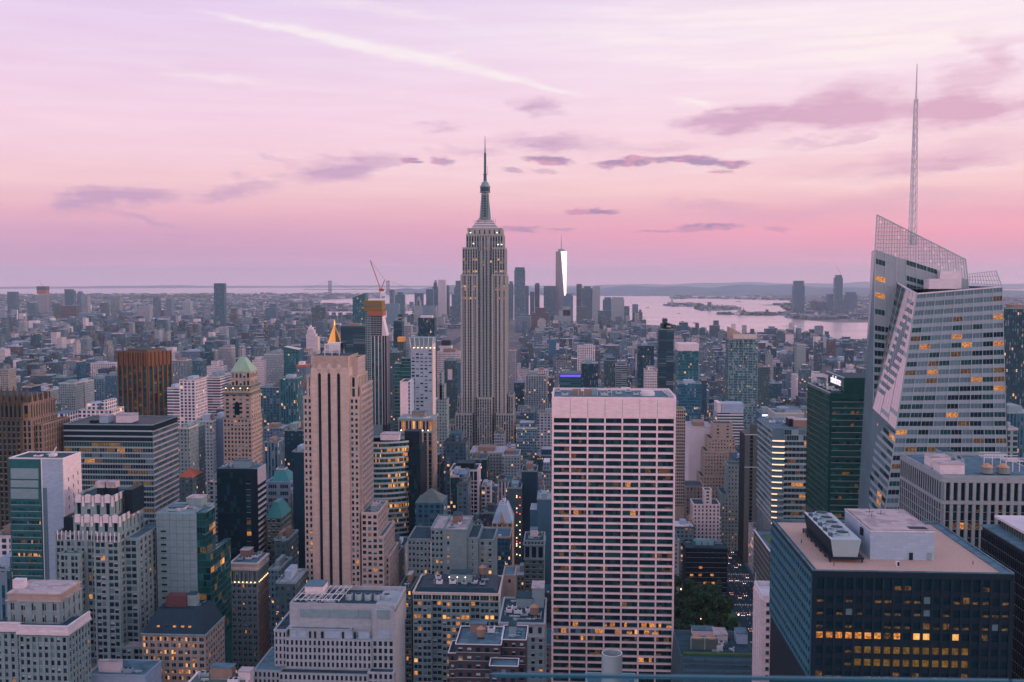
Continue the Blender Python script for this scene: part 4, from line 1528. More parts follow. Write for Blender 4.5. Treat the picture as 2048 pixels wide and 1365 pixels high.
def dark_office():
	"""the near dark tower at the bottom right with plant on a gravel roof"""
	Y = 286.0
	x0, x1, zt = hx(1625, 2029, 1142, Y)
	YB = Yb(x0, 1545, 1050)
	YB = Y + 58
	b = B('dark_office_tower', 'near dark steel office tower with a pale gravel roof and big cooling plant, bottom right', 'office tower', x0, x1, Y, YB)
	zz = lambda py: zat(py, Y, 1800)
	M = 'dark_metal'
	b.wall.box(x0, x1, Y, YB, 0, zt, b.wm(M))
	nc = 20
	a0, a1 = x0 + .9, x1 - .9
	fh = 25.2 * Y / 2004
	b.wall.box(x0 - .1, x1 + .1, Y - .35, Y, zz(1157), zt, b.wm(M))
	hw = MIXES
	MIXES['faint'] = [('dark', 45), ('ldark', 38), ('dim', 12), ('bf', 5)]
	rows_ = [(1157, 1181, 'office', 1), (1193, 1207, 'faint', .9), (1219, 1232, 'faint', .9), (1245, 1258, 'faint', .9),
			 (1266, 1279, 'yrow', .9), (1294, 1308, 'yrow2', .9), (1319, 1333, 'yrow2', .9), (1345, 1359, 'faint', .9)]
	cw = (a1 - a0) / nc
	for ri, (ya, yb, mix, _) in enumerate(rows_):
		zb_, zt_ = zz(yb), zz(ya)
		for c in range(nc):
			u = a0 + cw * (c + .5)
			if mix == 'yrow':
				k = 'lit' if c in (0, 1, 2, 3, 4, 5, 6, 8, 10, 11, 14) else ('dim' if c in (17, 7) else 'dark')
				if c in (10, 11, 14): k = 'bright'
			elif mix == 'yrow2':
				k = 'yel' if 4 <= c <= 15 else ('ldark' if c == 3 else 'dark')
			else:
				k = pick(b.rng, MIXES[mix])
			if ri == 0:
				k = b.rng.choice(['dark', 'dark', 'dark', 'ldark'])
			b.pane('N', u, Y, zb_, cw * .70, zt_ - zb_, k)
			# recessed frame around each window
		nb = rows_[ri + 1][0] if ri + 1 < len(rows_) else yb + 12
		b.wall.box(x0 + .01, x1 - .01, Y - .35, Y, zz(nb), zb_, b.wm(M))
		ll = b.part('sill_line', 'black_wall')
		ll.box(a0, a1, Y - .40, Y - .36, zb_ - .35, zb_ - .05)
	for c in range(nc + 1):
		u = a0 + cw * c
		b.wall.box(u - cw * .15, u + cw * .15, Y - .5, Y, zz(1365), zz(1157), b.wm(M))
	b.wall.box(x0, a0 - .05 + .9 * 0, Y - .48, Y, zz(1365), zt - .1, b.wm(M))
	b.wall.box(a1 + .06, x1, Y - .48, Y, zz(1365), zt - .1, b.wm(M))
	# east flank: deep bands of vertical fins and arched spandrels
	S = st(cw=2.9, fh=fh, pw=.8, sh=1.7, pp=.35, sp=.45, pm='flank_steel', sm='flank_steel', mix='office', sub=2, mull=.3, sill=0)
	b.facade('E', x0, Y, YB, zz(1365), zt - 1.2, S)
	S2 = st(S, mix='office')
	# roof
	rf = MB()
	rf.box(x0 + 1.3, x1 - 1.3, Y + .5, YB - 1.3, zt - .2, zt + .05)
	rf.build('gravel_roof', 'gravel', b.root)
	pp = MB()
	pp.box(x0, x0 + .55, Y, YB, zt, zt + .45)
	pp.box(x0 + 1.0, x0 + 1.25, Y + 1, YB - 1, zt, zt + .3)
	pp.box(x1 - .55, x1, Y, YB, zt, zt + .45)
	pp.box(x1 - 3.4, x1 - 3.1, Y + 1, YB - 1, zt + .05, zt + .35)
	pp.box(x0 + .55, x1 - .55, Y, Y + .3, zt, zt + .35)
	pp.box(x0 + .55, x1 - .55, YB - .55, YB, zt, zt + .9)
	pp.build('parapet', 'roof_grey', b.root)
	wk = MB()
	wk.box(x1 - 3.1, x1 - .6, Y + .5, YB - .6, zt + .04, zt + .12)
	wk.build('roof_walkway', 'roof_grey', b.root)
	# big grey plant room, long in depth
	yf = Y + 12.5
	xa, xc = W(1740, 1115, yf)[0], W(1868, 1115, yf)[0]
	zp = zat(1062, yf, 1800)
	pr = MB()
	yr = yf + 28
	pr.box(xa, xc, yf, yr, zt + .05, zp)
	pr.box(xa - .12, xc + .12, yf - .12, yr + .12, zp - .35, zp, 1)
	o = pr.build('plant_room', ['lavender_panel', 'white_panel'], b.root)
	r2 = MB()
	r2.box(xa + .3, xc - .3, yf + .3, yr - .3, zp, zp + .06)
	r2.build('plant_roof', 'roof_pale', o)
	d = MB()
	d.box(W(1818, 1115, yf)[0], W(1825.5, 1115, yf)[0], yf - .16, yf - .13, zt + .1, zt + 2.3)
	d.build('door', 'dark_metal', o)
	d = MB()
	d.box(W(1855, 1115, yf)[0], W(1863, 1115, yf)[0], yf - .16, yf - .13, zt + .1, zt + 2.3)
	d.build('door', 'grey_panel', o)
	d = MB()
	d.box(xc - 6.5, xc - 1.2, yf + 2, yf + 5, zp + .07, zp + .14)
	d.build('roof_hatch', 'black_wall', o)
	d = MB()
	d.box(xa - .6, xa - .13, yf + 7, yf + 9, zp - 3.4, zp - 1.2)
	d.build('louvre', 'dark_metal', o)
	d = MB()
	for xx, yy in ((xa + 5, yf + 16), (xa + 9, yf + 20), (xa + 6, yf + 22)):
		d.bar((xx - 1.4, yy, zp + .5), (xx + 1.4, yy, zp + .5), .08)
		d.bar((xx, yy, zp), (xx, yy, zp + 1.6), .07)
	d.build('roof_antennas', 'dark_metal', o)
	# cooling tower: sloped sided trough with five fans on steel legs
	ct = MB()
	cf = Y + 9.0
	xl, xr = W(1661, 1105, cf)[0], W(1722, 1105, cf)[0]
	zc0, zc1 = zt + 1.6, zat(1080, cf, 1690)
	L = 34.0
	k = .9
	ct.v += [(xl + k, cf + .3, zc0), (xr - k, cf + .3, zc0), (xr - k, cf + L, zc0), (xl + k, cf + L, zc0), (xl, cf, zc1), (xr, cf, zc1), (xr, cf + L, zc1), (xl, cf + L, zc1)]
	ct.f += [(0, 1, 5, 4), (1, 2, 6, 5), (2, 3, 7, 6), (3, 0, 4, 7), (4, 5, 6, 7), (3, 2, 1, 0)]
	ct.m += [0, 0, 0, 1, 0, 0]
	o = ct.build('cooling_tower', ['steel', 'black_wall'], b.root)
	for i in range(5):
		fy = cf + 6.5 + i * 6.2
		fx_ = (xl + xr) / 2 + .6
		f = MB()
		f.cyl(fx_, fy, 2.15, 2.15, zc1, zc1 + .7, 20)
		f.cyl(fx_, fy, 1.85, 1.85, zc1 + .68, zc1 + .73, 20, 1)
		for j in range(6):
			a = j * math.pi / 3
			f.bar((fx_, fy, zc1 + .76), (fx_ + 1.8 * math.cos(a), fy + 1.8 * math.sin(a), zc1 + .76), .1, 2)
		f.build('fan', ['steel', 'black_wall', 'blue_steel'], o)
		f = MB()
		f.box(xl + .3, xl + 1.4, fy - 3.3, fy - 2.1, zc1, zc1 + 1.1)
		f.bar((xl + 1.4, fy - 2.7, zc1 + .5), (fx_ - 1.9, fy - 1, zc1 + .5), .15)
		f.build('fan_motor', 'blue_steel', o)
	f = MB()
	f.box(xl - .4, xr + .8, cf - .5, cf + L, zt + 1.0, zt + 1.55)
	for i in range(7):
		yy = cf + i * L / 6 - .2
		f.box(xl - .3, xl + .1, yy, yy + .4, zt, zt + 1.0)
		f.box(xr + .2, xr + .6, yy, yy + .4, zt, zt + 1.0)
	f.build('steel_legs', 'black_wall', o)
	f = MB()
	f.box(xl + .2, xl + .55, cf + .5, cf + L, zc1, zc1 + .25)
	f.build('rim', 'white_metal', o)
	f = MB()
	hx_ = W(1795, 1125, Y + 6)[0]
	f.box(hx_ - .5, hx_ + .5, Y + 5.5, Y + 6.3, zt + .05, zt + 1.5)
	f.box(hx_ - .2, hx_ + .42, Y + 5.44, Y + 5.48, zt + .2, zt + 1.4, 1)
	f.build('vent_cabinet', ['white_metal', 'black_wall'], b.root)
	f = MB()
	for px, yy in ((1668, Y + 5), (1946, Y + 9), (1602, Y + 30)):
		xx = W(px, 1125, yy)[0]
		f.cyl(xx, yy, .12, .12, zt, zt + 1.1, 6)
	f.build('vent_pipe', 'dark_metal', b.root)
	b.done()


def left_gothic():
	Y = 560.0
	sx = lambda px, py=850: W(px, py, Y)[0]
	zz = lambda py: zat(py, Y, 40)
	b = B('gothic_brown_tower', 'dark brown gothic tower with a crown of pinnacles, cut by the left edge', 'skyscraper', sx(-60), sx(76), Y, Y + 44)
	S = st(cw=2.7, fh=3.5, pw=1.0, sh=.9, pp=.7, sp=.12, pm='gothic', mix='office')
	S3 = st(S, pm='brick_tan')  # western parts warmer: the light on that side put into the brick colour
	zv = zz(1110)
	b.tier(sx(-60), sx(42), Y, Y + 34, 0, zz(842), S, 'N', 'gothic', 'tar', .5, zv=zv)
	b.tier(sx(42) + .05, sx(60), Y + 2, Y + 30, 0, zz(842), S3, 'NW', 'brick_tan', 'tar', .5, zv=zv)
	b.tier(sx(60) + .05, sx(76), Y + 5, Y + 36, 0, zz(853), S3, 'NW', 'brick_tan', 'tar', .8, zv=zv)
	b.tier(sx(-60), sx(44), Y + 1, Y + 32, zz(842), zz(808), st(S, sh=3.2, fh=8, pp=.9), 'N', 'gothic', 'tar', .3)
	b.tier(sx(44) + .05, sx(56), Y + 2, Y + 30, zz(842), zz(808), st(S3, sh=2.6, fh=8), 'NW', 'brick_tan', 'tar', .3)
	b.tier(sx(-60), sx(50), Y + 3, Y + 28, zz(808), zz(795), st(S, sh=2, fh=4.5, cw=1.8, pw=.9), 'NW', 'gothic', 'tar', .3)
	for i in range(9):
		xx = sx(-50 + i * 12.4)
		p = MB()
		p.box(xx - .8, xx + .8, Y + 2.0, Y + 3.4, zz(812), zz(790))
		p.frustum([(xx - .8, Y + 2.0), (xx + .8, Y + 2.0), (xx + .8, Y + 3.4), (xx - .8, Y + 3.4)], zz(790), [(xx - .1, Y + 2.6), (xx + .1, Y + 2.6), (xx + .1, Y + 2.8), (xx - .1, Y + 2.8)], zz(774))
		p.build('pinnacle', 'gothic', b.root)
	for yy in (6, 12, 18, 24):
		p = MB()
		xx = sx(56)
		p.frustum([(xx - 1.2, Y + yy - .8), (xx + .2, Y + yy - .8), (xx + .2, Y + yy + .8), (xx - 1.2, Y + yy + .8)], zz(815), [(xx - .6, Y + yy - .1), (xx - .4, Y + yy - .1), (xx - .4, Y + yy + .1), (xx - .6, Y + yy + .1)], zz(788))
		p.build('pinnacle', 'brick_tan', b.root)
	b.done()


def teal_slab():
	Y = 500.0
	x0, x1, zt = hx(18, 125, 918, Y)
	zz = lambda py: zat(py, Y, 60)
	YB = Y + 19
	b = B('teal_and_white_slab', 'thin slab, teal glass at its left and blank white panels with slits at its right', 'office tower', x0, x1, Y, YB)
	xg, xn = W(82, 918, Y)[0], W(92, 918, Y)[0]
	b.wall.box(x0, x1, Y, YB, 0, zt, b.wm('lavender_panel'))
	g = MB()
	g.box(x0 - .1, xg, Y - .25, Y, zz(1180), zt)
	g.build('glass_front', 'teal_glass', b.root)
	pm = MB()
	for ya, yb in ((937, 958), (961, 975), (978, 998)):
		pm.box(W(22, ya, Y)[0], W(77, ya, Y)[0], Y - .4, Y - .26, zz(yb), zz(ya))
	pm.build('grey_screen_panel', 'grey_panel', b.root)
	fh = 14.1 * Y / 2004
	S = st(cw=(xg - x0) / 2 - .8, fh=fh, pw=.9, sh=1.7, pp=.3, sp=.27, pm='teal_glass', mix='teal', sub=8, mull=.12, rowlit={3: 'office_lit', 6: 'office_lit', 8: 'stone_lit', 10: 'green'})
	b.facade('N', Y - .25, x0 + .4, xg - .5, zz(1180), zz(1000), S)
	e = MB()
	e.box(xg + .1, xg + .5, Y - .5, Y - .05, zz(1180), zt + .4)
	e.build('white_edge', 'white_metal', b.root)
	n_ = MB()
	n_.box(xg + .6, xn, Y - .1, Y - .02, zz(1180), zz(976))
	n_.build('glass_slot', 'grey_glass', b.root)
	# the west side: near-white with slits
	w_ = MB()
	w_.box(x1, x1 + .3, Y - .02, YB, 0, zt)
	w_.build('white_flank', 'white_panel', b.root)
	for i, (yy, zp) in enumerate(((5, 962), (10, 960), (15, 957))):
		for k in range(5):
			sl = MB()
			sl.box(x1 + .3, x1 + .36, Y + yy - .35, Y + yy + .35, zz(zp + k * 18.5) - 1.0, zz(zp + k * 18.5) + 1.0)
			sl.build('slit_window', 'black_wall', b.root)
	rf = b.part('roof', 'tar')
	rf.box(x0 + .5, x1 - .2, Y + .5, YB - .5, zt - .5, zt + .03)
	pp = MB()
	pp.box(x0, x1 + .3, Y - .3, Y + .35, zt, zt + .7)
	pp.box(x0, x1 + .3, YB - .4, YB, zt, zt + .7)
	pp.box(x0, x0 + .4, Y + .35, YB - .4, zt, zt + .69)
	pp.box(x1 - .1, x1 + .3, Y + .35, YB - .4, zt, zt + .69)
	pp.build('parapet', 'white_metal', b.root)
	q = MB()
	xx = W(105, 905, Y + 8)[0]
	q.box(xx - 1.6, xx + 1.6, Y + 7, Y + 10, zt, zt + 1.4)
	q.bar((xx, Y + 8, zt + 1.4), (xx + 2.2, Y + 8, zt + 5.0), .35)
	q.build('roof_crane', 'white_metal', b.root)
	b.fan_unit(x0 + 12, Y + 7, zt, 4, 3, .9, 'white_metal')
	b.fan_unit(x0 + 17, Y + 11, zt, 4, 3, .9, 'steel')
	b.done()


def banded_slab():
	Y = 580.0
	x0, x1, zt = hx(127, 305, 850, Y)
	zz = lambda py: zat(py, Y, 200)
	YB = Yb(x1, 355, 832)
	b = B('dark_banded_slab', 'broad dark glass slab with thin pale floor bands and flat roof, left', 'office tower', x0, x1, Y, YB)
	fh = 11.62 * Y / 2004
	b.wall.box(x0, x1, Y, YB, 0, zt, b.wm('black_wall'))
	S = st(cw=1.55, fh=fh, pw=.14, sh=.95, pp=.22, sp=.30, pm='grey_panel', sm='steel', mix='office', rowlit={0: 'green', 1: 'office_lit', 2: 'grey', 3: 'office_lit', 5: 'office_lit', 7: 'green', 9: 'green', 12: 'office_lit', 14: 'office_lit', 15: 'office_lit', 18: 'office_lit'}, run=4)
	z3 = zt - 3 * fh
	b.facade('N', Y, x0, x1, zz(1230), z3, S)
	S2 = st(S, sh=1.15, mix='grey', rowlit={}, sm='stone_pale')
	b.facade('W', x1, Y, YB, zz(1230), z3 + 2 * fh, S2)
	bd = b.part('blank_band', 'steel')
	for k in range(1, 4):
		z = zt - k * fh
		bd.box(x0, x1, Y - .3, Y - .0, z - .45, z + .45)
	rf = MB()
	rf.box(x0 + 1, x1 - 1, Y + 1, YB - 1, zt - .6, zt - .1)
	rf.build('roof', 'roof_pale', b.root)
	pp = MB()
	pp.box(x0, x1 + .3, Y - .3, Y + .4, zt, zt + .6)
	pp.box(x0, x1 + .3, YB - .4, YB, zt, zt + .6)
	pp.box(x0, x0 + .4, Y + .4, YB - .4, zt, zt + .58)
	pp.box(x1 - .1, x1 + .3, Y + .4, YB - .4, zt, zt + .58)
	pp.build('parapet', 'grey_panel', b.root)
	a, c = W(232, 846, Y + 10)[0], W(263, 846, Y + 10)[0]
	b.bulkhead(a, c, Y + 10, Y + 20, zt, zt + 4.6, 'white_panel', 'roof_pale', 'plant_room')
	a, c = W(199, 846, Y + 8)[0], W(216, 846, Y + 8)[0]
	b.bulkhead(a, c, Y + 8, Y + 16, zt, zt + 4.2, 'lavender_panel', 'roof_pale', 'lift_room')
	a, c = W(176, 849, Y + 6)[0], W(190, 849, Y + 6)[0]
	b.fan_unit((a + c) / 2, Y + 10, zt, 5, 3, 1.4, 'dark_metal')
	b.done()


def deco_crown():
	Y = 480.0
	sx = lambda px, py=1100: W(px, py, Y)[0]
	zz = lambda py: zat(py, Y, 200)
	b = B('scalloped_crown_tower', 'grey stone art deco tower with scalloped pale parapets, lower left', 'tower block', sx(115), sx(325), Y - 6, Y + 44)
	P = 'stone_dusk'
	fh = 14.0 * Y / 2004
	S = st(cw=5.2, fh=fh, pw=1.7, sh=1.1, pp=.6, sp=.25, pm=P, mix='stone', sub=2, mull=.6)
	zv = zz(1365)
	# shaft in three planes
	b.tier(sx(109), sx(192), Y + 1, Y + 32, 0, zz(1070), S, 'N', P, 'tar', .9, zv=zv)
	b.tier(sx(192) + .05, sx(243), Y - 2, Y + 32, 0, zz(1068), st(S, cw=5.4), 'NW', P, 'tar', .9, zv=zv, roof=False)
	b.tier(sx(243) + .05, sx(271), Y + 3, Y + 34, 0, zz(1082), S, 'NW', P, 'roof_grey', .9, zv=zv)
	# crown tiers
	a, c = sx(144, 1000), sx(222, 1000)
	z0, z1, z2 = zz(1070), zz(1037), zz(998)
	b.tier(a, sx(239, 1040), Y + 1, Y + 27, z0, z1, st(S, cw=4.6, fh=8.0, pw=3.0, sh=2.6, pp=.4, sub=1), 'NW', P, 'tar', 1, top=.5)
	b.tier(a + .2, c, Y + 2, Y + 24, z1, z2, st(S, cw=4.6, fh=8.8, pw=3.0, sh=3.0, pp=.4, sub=1), 'NW', P, 'tar', 1.2, top=1)
	pc = lambda: b.part('scalloped_stone', 'white_panel')
	for row, (za, xa, xb, yy) in enumerate(((z1 + .2, a, sx(239, 1040), Y + 1), (z2 + .2, a, c, Y + 2), (z0 + .2, sx(115), sx(243), Y - 1.9))):
		if row == 2:
			k = int((xb - xa) / 2.1)
			for i in range(k + 1):
				xx = xa + (xb - xa) / k * i
				pc().box(xx - .22, xx + .22, yy - .8 + (3 if xx < sx(192) else 0), yy - .4 + (3 if xx < sx(192) else 0), za - 3.2, za + 1.6)
			continue
		k = 5 if row == 0 else 4
		w = (xb - xa) / k
		for i in range(k):
			xx = xa + w * (i + .5)
			pc().box(xx - w * .30, xx + w * .30, yy - .78, yy - .42, za - 2.6, za + 1.0)
			pc().frustum([(xx - w * .30, yy - .78), (xx + w * .30, yy - .78), (xx + w * .30, yy - .42), (xx - w * .30, yy - .42)], za + 1.0,
					   [(xx - w * .15, yy - .78), (xx + w * .15, yy - .78), (xx + w * .15, yy - .42), (xx - w * .15, yy - .42)], za + 1.7)
			pc().box(xx + w * .5 - .5, xx + w * .5 + .5, yy - 1.0, yy - .4, za - 4.5, za + .6)
		xr_ = xb
		for i in range(4):
			y_ = yy + 2.5 + i * 5.5
			pc().box(xr_ + .42, xr_ + .8, y_ - 1.3, y_ + 1.3, za - 2.2, za + 1.3)
	# twin tank house on top
	for i, px in enumerate((183, 205)):
		m = MB()
		xx = sx(px, 980)
		m.box(xx - 2.4, xx + 2.4, Y + 9, Y + 14, zz(984), zz(972))
		m.box(xx - 1.9, xx + 1.9, Y + 9.5, Y + 13.5, z2, zz(984), 1)
		m.build('rooftop_tank', ['roof_pale', 'dark_metal'], b.root)
	m = MB()
	m.box(sx(231, 1010), sx(247, 1010), Y + 10, Y + 24, z1, zz(988))
	m.build('dark_plant', 'dark_metal', b.root)
	m = MB()
	m.box(sx(115, 1050), sx(142, 1050), Y + 6, Y + 16, z0, zz(1042))
	m.build('dark_plant', 'dark_metal', b.root)
	# low front step and right shoulder
	b.tier(sx(127, 1105), sx(167, 1105), Y - 4, Y + .9, 0, zz(1106), S, 'NW', P, 'roof_grey', .6, zv=zv)
	b.tier(sx(252, 1285), sx(300, 1285), Y - 6, Y + 12, 0, zz(1286), S, 'NW', P, 'roof_pale', .8, zv=zz(1400))
	b.tier(sx(300, 1320) + .05, sx(326, 1325), Y - 5, Y + 16, 0, zz(1326), S, 'NW', P, 'tar', .8, zv=zz(1400))
	b.done()


def pink_cornice():
	Y = 402.0
	x0, x1, zt = hx(-30, 135, 1262, Y)
	zz = lambda py: zat(py, Y, 60)
	YB = Yb(x1, 168, 1240)
	YB = Y + 19
	b = B('cornice_stone_block', 'stone block with a bright pink cornice and a penthouse, bottom left corner', 'building', x0, x1, Y, YB + 12)
	fh = 16.6 * Y / 2004
	xm = W(38, 1262, Y)[0]
	S = st(cw=3.25, fh=fh, pw=1.6, sh=1.2, pp=.45, sp=.2, pm='stone_dusk', mix='stone', sub=1)
	b.tier(xm, x1, Y, YB, 0, zt, st(S, cw=2.75, pw=1.2), 'NW', 'stone_dusk', 'tar', 0, top=1.6, zv=zz(1400), roof=False)
	b.tier(x0, xm - .05, Y + 3, YB, 0, zt, S, 'N', 'stone_dusk', 'tar', 0, top=1.6, zv=zz(1400), roof=False)
	c = MB()
	for (xa, xb, yy) in ((xm - .8, x1 + 1.0, Y), (x0, xm - .85, Y + 3)):
		c.box(xa, xb, yy - 1.0, yy + .8, zt - 1.0, zt + .2)
		c.box(xa + .3, xb - .3, yy - .6, yy + .5, zt + .2, zt + 2.4)
		c.box(xa + .1, xb - .1, yy - .8, yy + .6, zt + 2.4, zt + 2.8)
	c.box(x1 - .6, x1 + 1.0, Y + .8, YB, zt - 1.0, zt + .2)
	c.box(x1 - .3, x1 + .6, Y + .8, YB, zt + .2, zt + 2.4)
	c.box(x1 - .4, x1 + .8, Y + .8, YB, zt + 2.4, zt + 2.8)
	c.build('cornice', 'white_panel', b.root)
	rf = b.part('roof', 'tar')
	rf.box(x0, x1 - .6, Y + 4, YB, zt, zt + .3)
	# penthouse behind
	yp = Y + 9
	pa, pb = W(15, 1200, yp)[0], W(120, 1200, yp)[0]
	zp = zat(1188, yp, 60)
	b.tier(pa, pb, yp, yp + 18, zt, zp, st(S, cw=4.6, pw=3.0, sh=2.0, fh=4.4, sub=2, mull=.3), 'NW', 'stone_tan', 'roof_pale', .2, top=3.2)
	c = MB()
	c.box(pa - .6, pb + .6, yp - .7, yp + 18.5, zp - 3.2, zp - 2.8)
	c.frustum([(pa - .5, yp - .5), (pb + .5, yp - .5), (pb + .5, yp + 18.5), (pa - .5, yp + 18.5)], zp - .2, [(pa + .6, yp + .6), (pb - .6, yp + .6), (pb - .6, yp + 17), (pa + .6, yp + 17)], zp + .9)
	c.build('penthouse_roof', 'roof_pale', b.root)
	c = MB()
	xa, xb = W(30, 1165, yp + 6)[0], W(52, 1165, yp + 6)[0]
	c.box(xa, xb, yp + 4, yp + 7, zp + .9, zat(1166, yp, 40))
	c.build('white_vent_hood', 'white_panel', b.root)
	b.done()


def simple_heroes():
	# 6: blank grey slab with glass flank
	Y = 500.0
	x0, x1, zt = hx(312, 392, 1027, Y)
	zz = lambda py: zat(py, Y, 350)
	b = B('blank_grey_slab', 'blank grey panelled slab with a green glass annex, lower left', 'office tower', x0, W(421, 1040, Y)[0], Y, Y + 31)
	b.wall.box(x0, x1, Y, Y + 26, 0, zt, b.wm('grey_panel'))
	jl = b.part('panel_joint', 'blue_steel')
	for i in range(1, 14):
		z = zt - i * 3.52
		jl.box(x0, x1, Y - .05, Y - .01, z - .06, z + .06)
	for i in range(1, 6):
		u = x0 + (x1 - x0) * i / 6
		jl.box(u - .05, u + .05, Y - .052, Y - .012, zz(1280), zt)
	for i in range(14):
		s_ = MB()
		s_.box(W(322, 1100, Y)[0], W(333, 1100, Y)[0], Y - .09, Y - .06, zt - 9.9 - i * 3.52, zt - 9.0 - i * 3.52)
		s_.build('slot_window', 'black_wall', b.root)
	xg = W(409, 1027, Y)[0]
	Sg = st(cw=1.7, fh=3.52, pw=.12, sh=.5, pp=.15, sp=.2, pm='teal_glass', mix='green', run=3, rowlit={2: 'stone_lit', 3: 'stone_lit'})
	b.tier(x1 + .02, xg, Y + 1, Y + 15, 0, zt, Sg, 'NW', 'teal_glass', 'roof_grey', .5, zv=zz(1260))
	b.bulkhead(x0 + 4, x0 + 12, Y + 6, Y + 14, zt, zt + 1.6, 'white_panel')
	b.clutter(x0 + 1, x1 - 1, Y + 2, Y + 24, zt, 5)
	b.tier(xg + .05, W(420, 1110, Y)[0], Y + .5, Y + 31, 0, zz(1108), Sg, 'NW', 'teal_glass', 'roof_grey', .5, zv=zz(1300))
	b.done()
	# 7: mansard block with lit windows
	Y = 462.0
	x0, x1, ze = hx(284, 410, 1268, Y)
	zz = lambda py: zat(py, Y, 350)
	YB = Y + 26
	b = B('mansard_block', 'brown block with a dark mansard roof, rows of lamp-lit windows, lower left', 'building', x0, x1, Y, YB)
	S = st(cw=3.3, fh=3.2, pw=1.3, sh=1.3, pp=.3, sp=.2, pm='stone_tan', mix='stone_lit', sub=2, mull=.3)
	b.tier(x0, x1, Y, YB, 0, ze, S, 'NW', 'stone_brown', 'tar', 0, zv=zz(1400), sst=st(S, mix='stone'), top=.6, roof=False)
	c = MB()
	c.box(x0 - .6, x1 + .6, Y - .7, YB, ze - .3, ze + .3)
	c.build('cornice', 'stone_grey', b.root)
	m = MB()
	zr = zz(1228)
	m.frustum([(x0, Y), (x1, Y), (x1, YB), (x0, YB)], ze + .3, [(x0 + 5, Y + 7), (x1 - 5, Y + 7), (x1 - 5, YB - 5), (x0 + 5, YB - 5)], zr)
	m.build('mansard_roof', 'slate', b.root)
	for px in (313, 330, 346, 362, 376):
		xx = W(px, 1250, Y)[0]
		d = MB()
		d.box(xx - .7, xx + .7, Y + 1.8, Y + 4, ze + 1.6, ze + 3.6)
		d.build('dormer', 'lit_room' if px != 330 else 'slate', b.root)
	c = MB()
	yr = Y + 10
	xa, xb = W(332, 1222, yr)[0], W(372, 1222, yr)[0]
	c.box(xa, xb, yr, yr + 6, zr, zat(1208, yr))
	c.build('red_plant_room', 'plant_red', b.root)
	b.clutter(x0 + 6, x0 + 18, Y + 9, YB - 6, zr, 2)
	b.clutter(x1 - 16, x1 - 6, Y + 8, YB - 6, zr, 3)
	b.done()
	# 8: cornice tower with a lit colonnade
	Y = 560.0
	x0, x1, zt = hx(462, 514, 1128, Y)
	zz = lambda py: zat(py, Y, 490)
	YB = Yb(x1, 536, 1112)
	YB = min(YB, Y + 26)
	b = B('lit_colonnade_block', 'stone block with a row of lamps under its top columns, left of the striped tower', 'building', x0, x1, Y, YB)
	S = st(cw=3.3, fh=3.4, pw=1.35, sh=1.5, pm='stone_grey', mix='stone', sub=2, mull=.25)
	b.tier(x0, x1, Y, YB, 0, zz(1166), S, 'NW', 'stone_grey', 'tar', 0, zv=zz(1345), sst=st(S, pm='stone_pale', cw=2.6, sub=1), roof=False)
	b.tier(x0, x1, Y, YB, zz(1166), zz(1142), st(S, cw=2.6, pw=1.1, fh=8, sh=1.0, pp=.6), 'NW', 'stone_pale', 'roof_grey', 0, roof=False)
	c = MB()
	c.box(x0 - .8, x1 + .8, Y - .9, YB + .2, zz(1141), zz(1137))
	c.box(x0 - .3, x1 + .3, Y - .4, YB, zz(1137) + .003, zz(1129))
	c.box(x0 - 1.0, x1 + 1.0, Y - 1.1, YB + .3, zz(1129) + .003, zz(1126))
	c.box(x0 - .5, x1 + .5, Y - .7, YB + .1, zz(1167), zz(1165))
	c.build('cornice', 'stone_pale', b.root)
	for i in range(7):
		l = MB()
		u = x0 + (x1 - x0) * i / 6.5
		l.box(u - .28, u + .28, Y - 1.1, Y - .75, zz(1165), zz(1165) + .55)
		l.build('cornice_lamp', 'lamp_glow', b.root)
	for i in range(8):
		l = MB()
		u = Y + 1 + (YB - Y) * i / 8
		l.box(x1 + .75, x1 + 1.1, u - .3, u + .3, zz(1165), zz(1165) + .55)
		l.build('cornice_lamp', 'lamp_glow', b.root)
	rf = b.part('roof', 'roof_grey')
	rf.box(x0 + .5, x1 - .5, Y + .5, YB - .5, zz(1130), zz(1126) + .1)
	b.clutter(x0 + 1, x1 - 1, Y + 2, YB - 1, zz(1126) + .1, 5)
	b.done()
	# 9: black slab
	Y = 600.0
	x0, x1, zt = hx(433, 515, 938, Y)
	zz = lambda py: zat(py, Y, 470)
	YB = Yb(x1, 529, 932)
	YB = Y + 16
	b = B('black_glass_slab', 'black glass slab with a pale striped right flank, left of the striped stone tower', 'office tower', x0, x1, Y, YB)
	b.wall.box(x0, x1, Y, YB, 0, zt, b.wm('black_wall'))
	S = st(cw=2.0, fh=3.6, pw=.1, sh=.35, pp=.08, sp=.1, pm='black_wall', mix='plain')
	b.facade('N', Y, x0 + .4, W(491, 950, Y)[0], zz(1130), zt - 2, S)
	b.facade('N', Y, W(492, 950, Y)[0], x1 - 4.5, zz(1130), zt - 6, st(S, cw=3, mix='office_lit', sh=1.2))
	b.facade('W', x1, Y, YB, zz(1130), zt - 9, st(S, cw=4, fh=3.6, sh=1.5, sm='white_panel', mix='plain', sp=.35))
	w_ = MB()
	w_.box(x1, x1 + .4, Y, YB, zt - 9, zt + .5)
	w_.build('pale_flank', 'white_panel', b.root)
	rf = b.part('roof', 'roof_grey')
	rf.box(x0 + .4, x1 - .4, Y + .4, YB - .4, zt, zt + .2)
	b.clutter(x0 + 1, x1 - 1, Y + 1, YB - 1, zt + .2, 6)
	b.done()
	# 10: green pyramid roof tower
	Y = 765.0
	x0, x1, zt = hx(447, 503, 856, Y)
	zz = lambda py: zat(py, Y, 480)
	YB = Yb(x1, 526, 850)
	YB = Y + 26
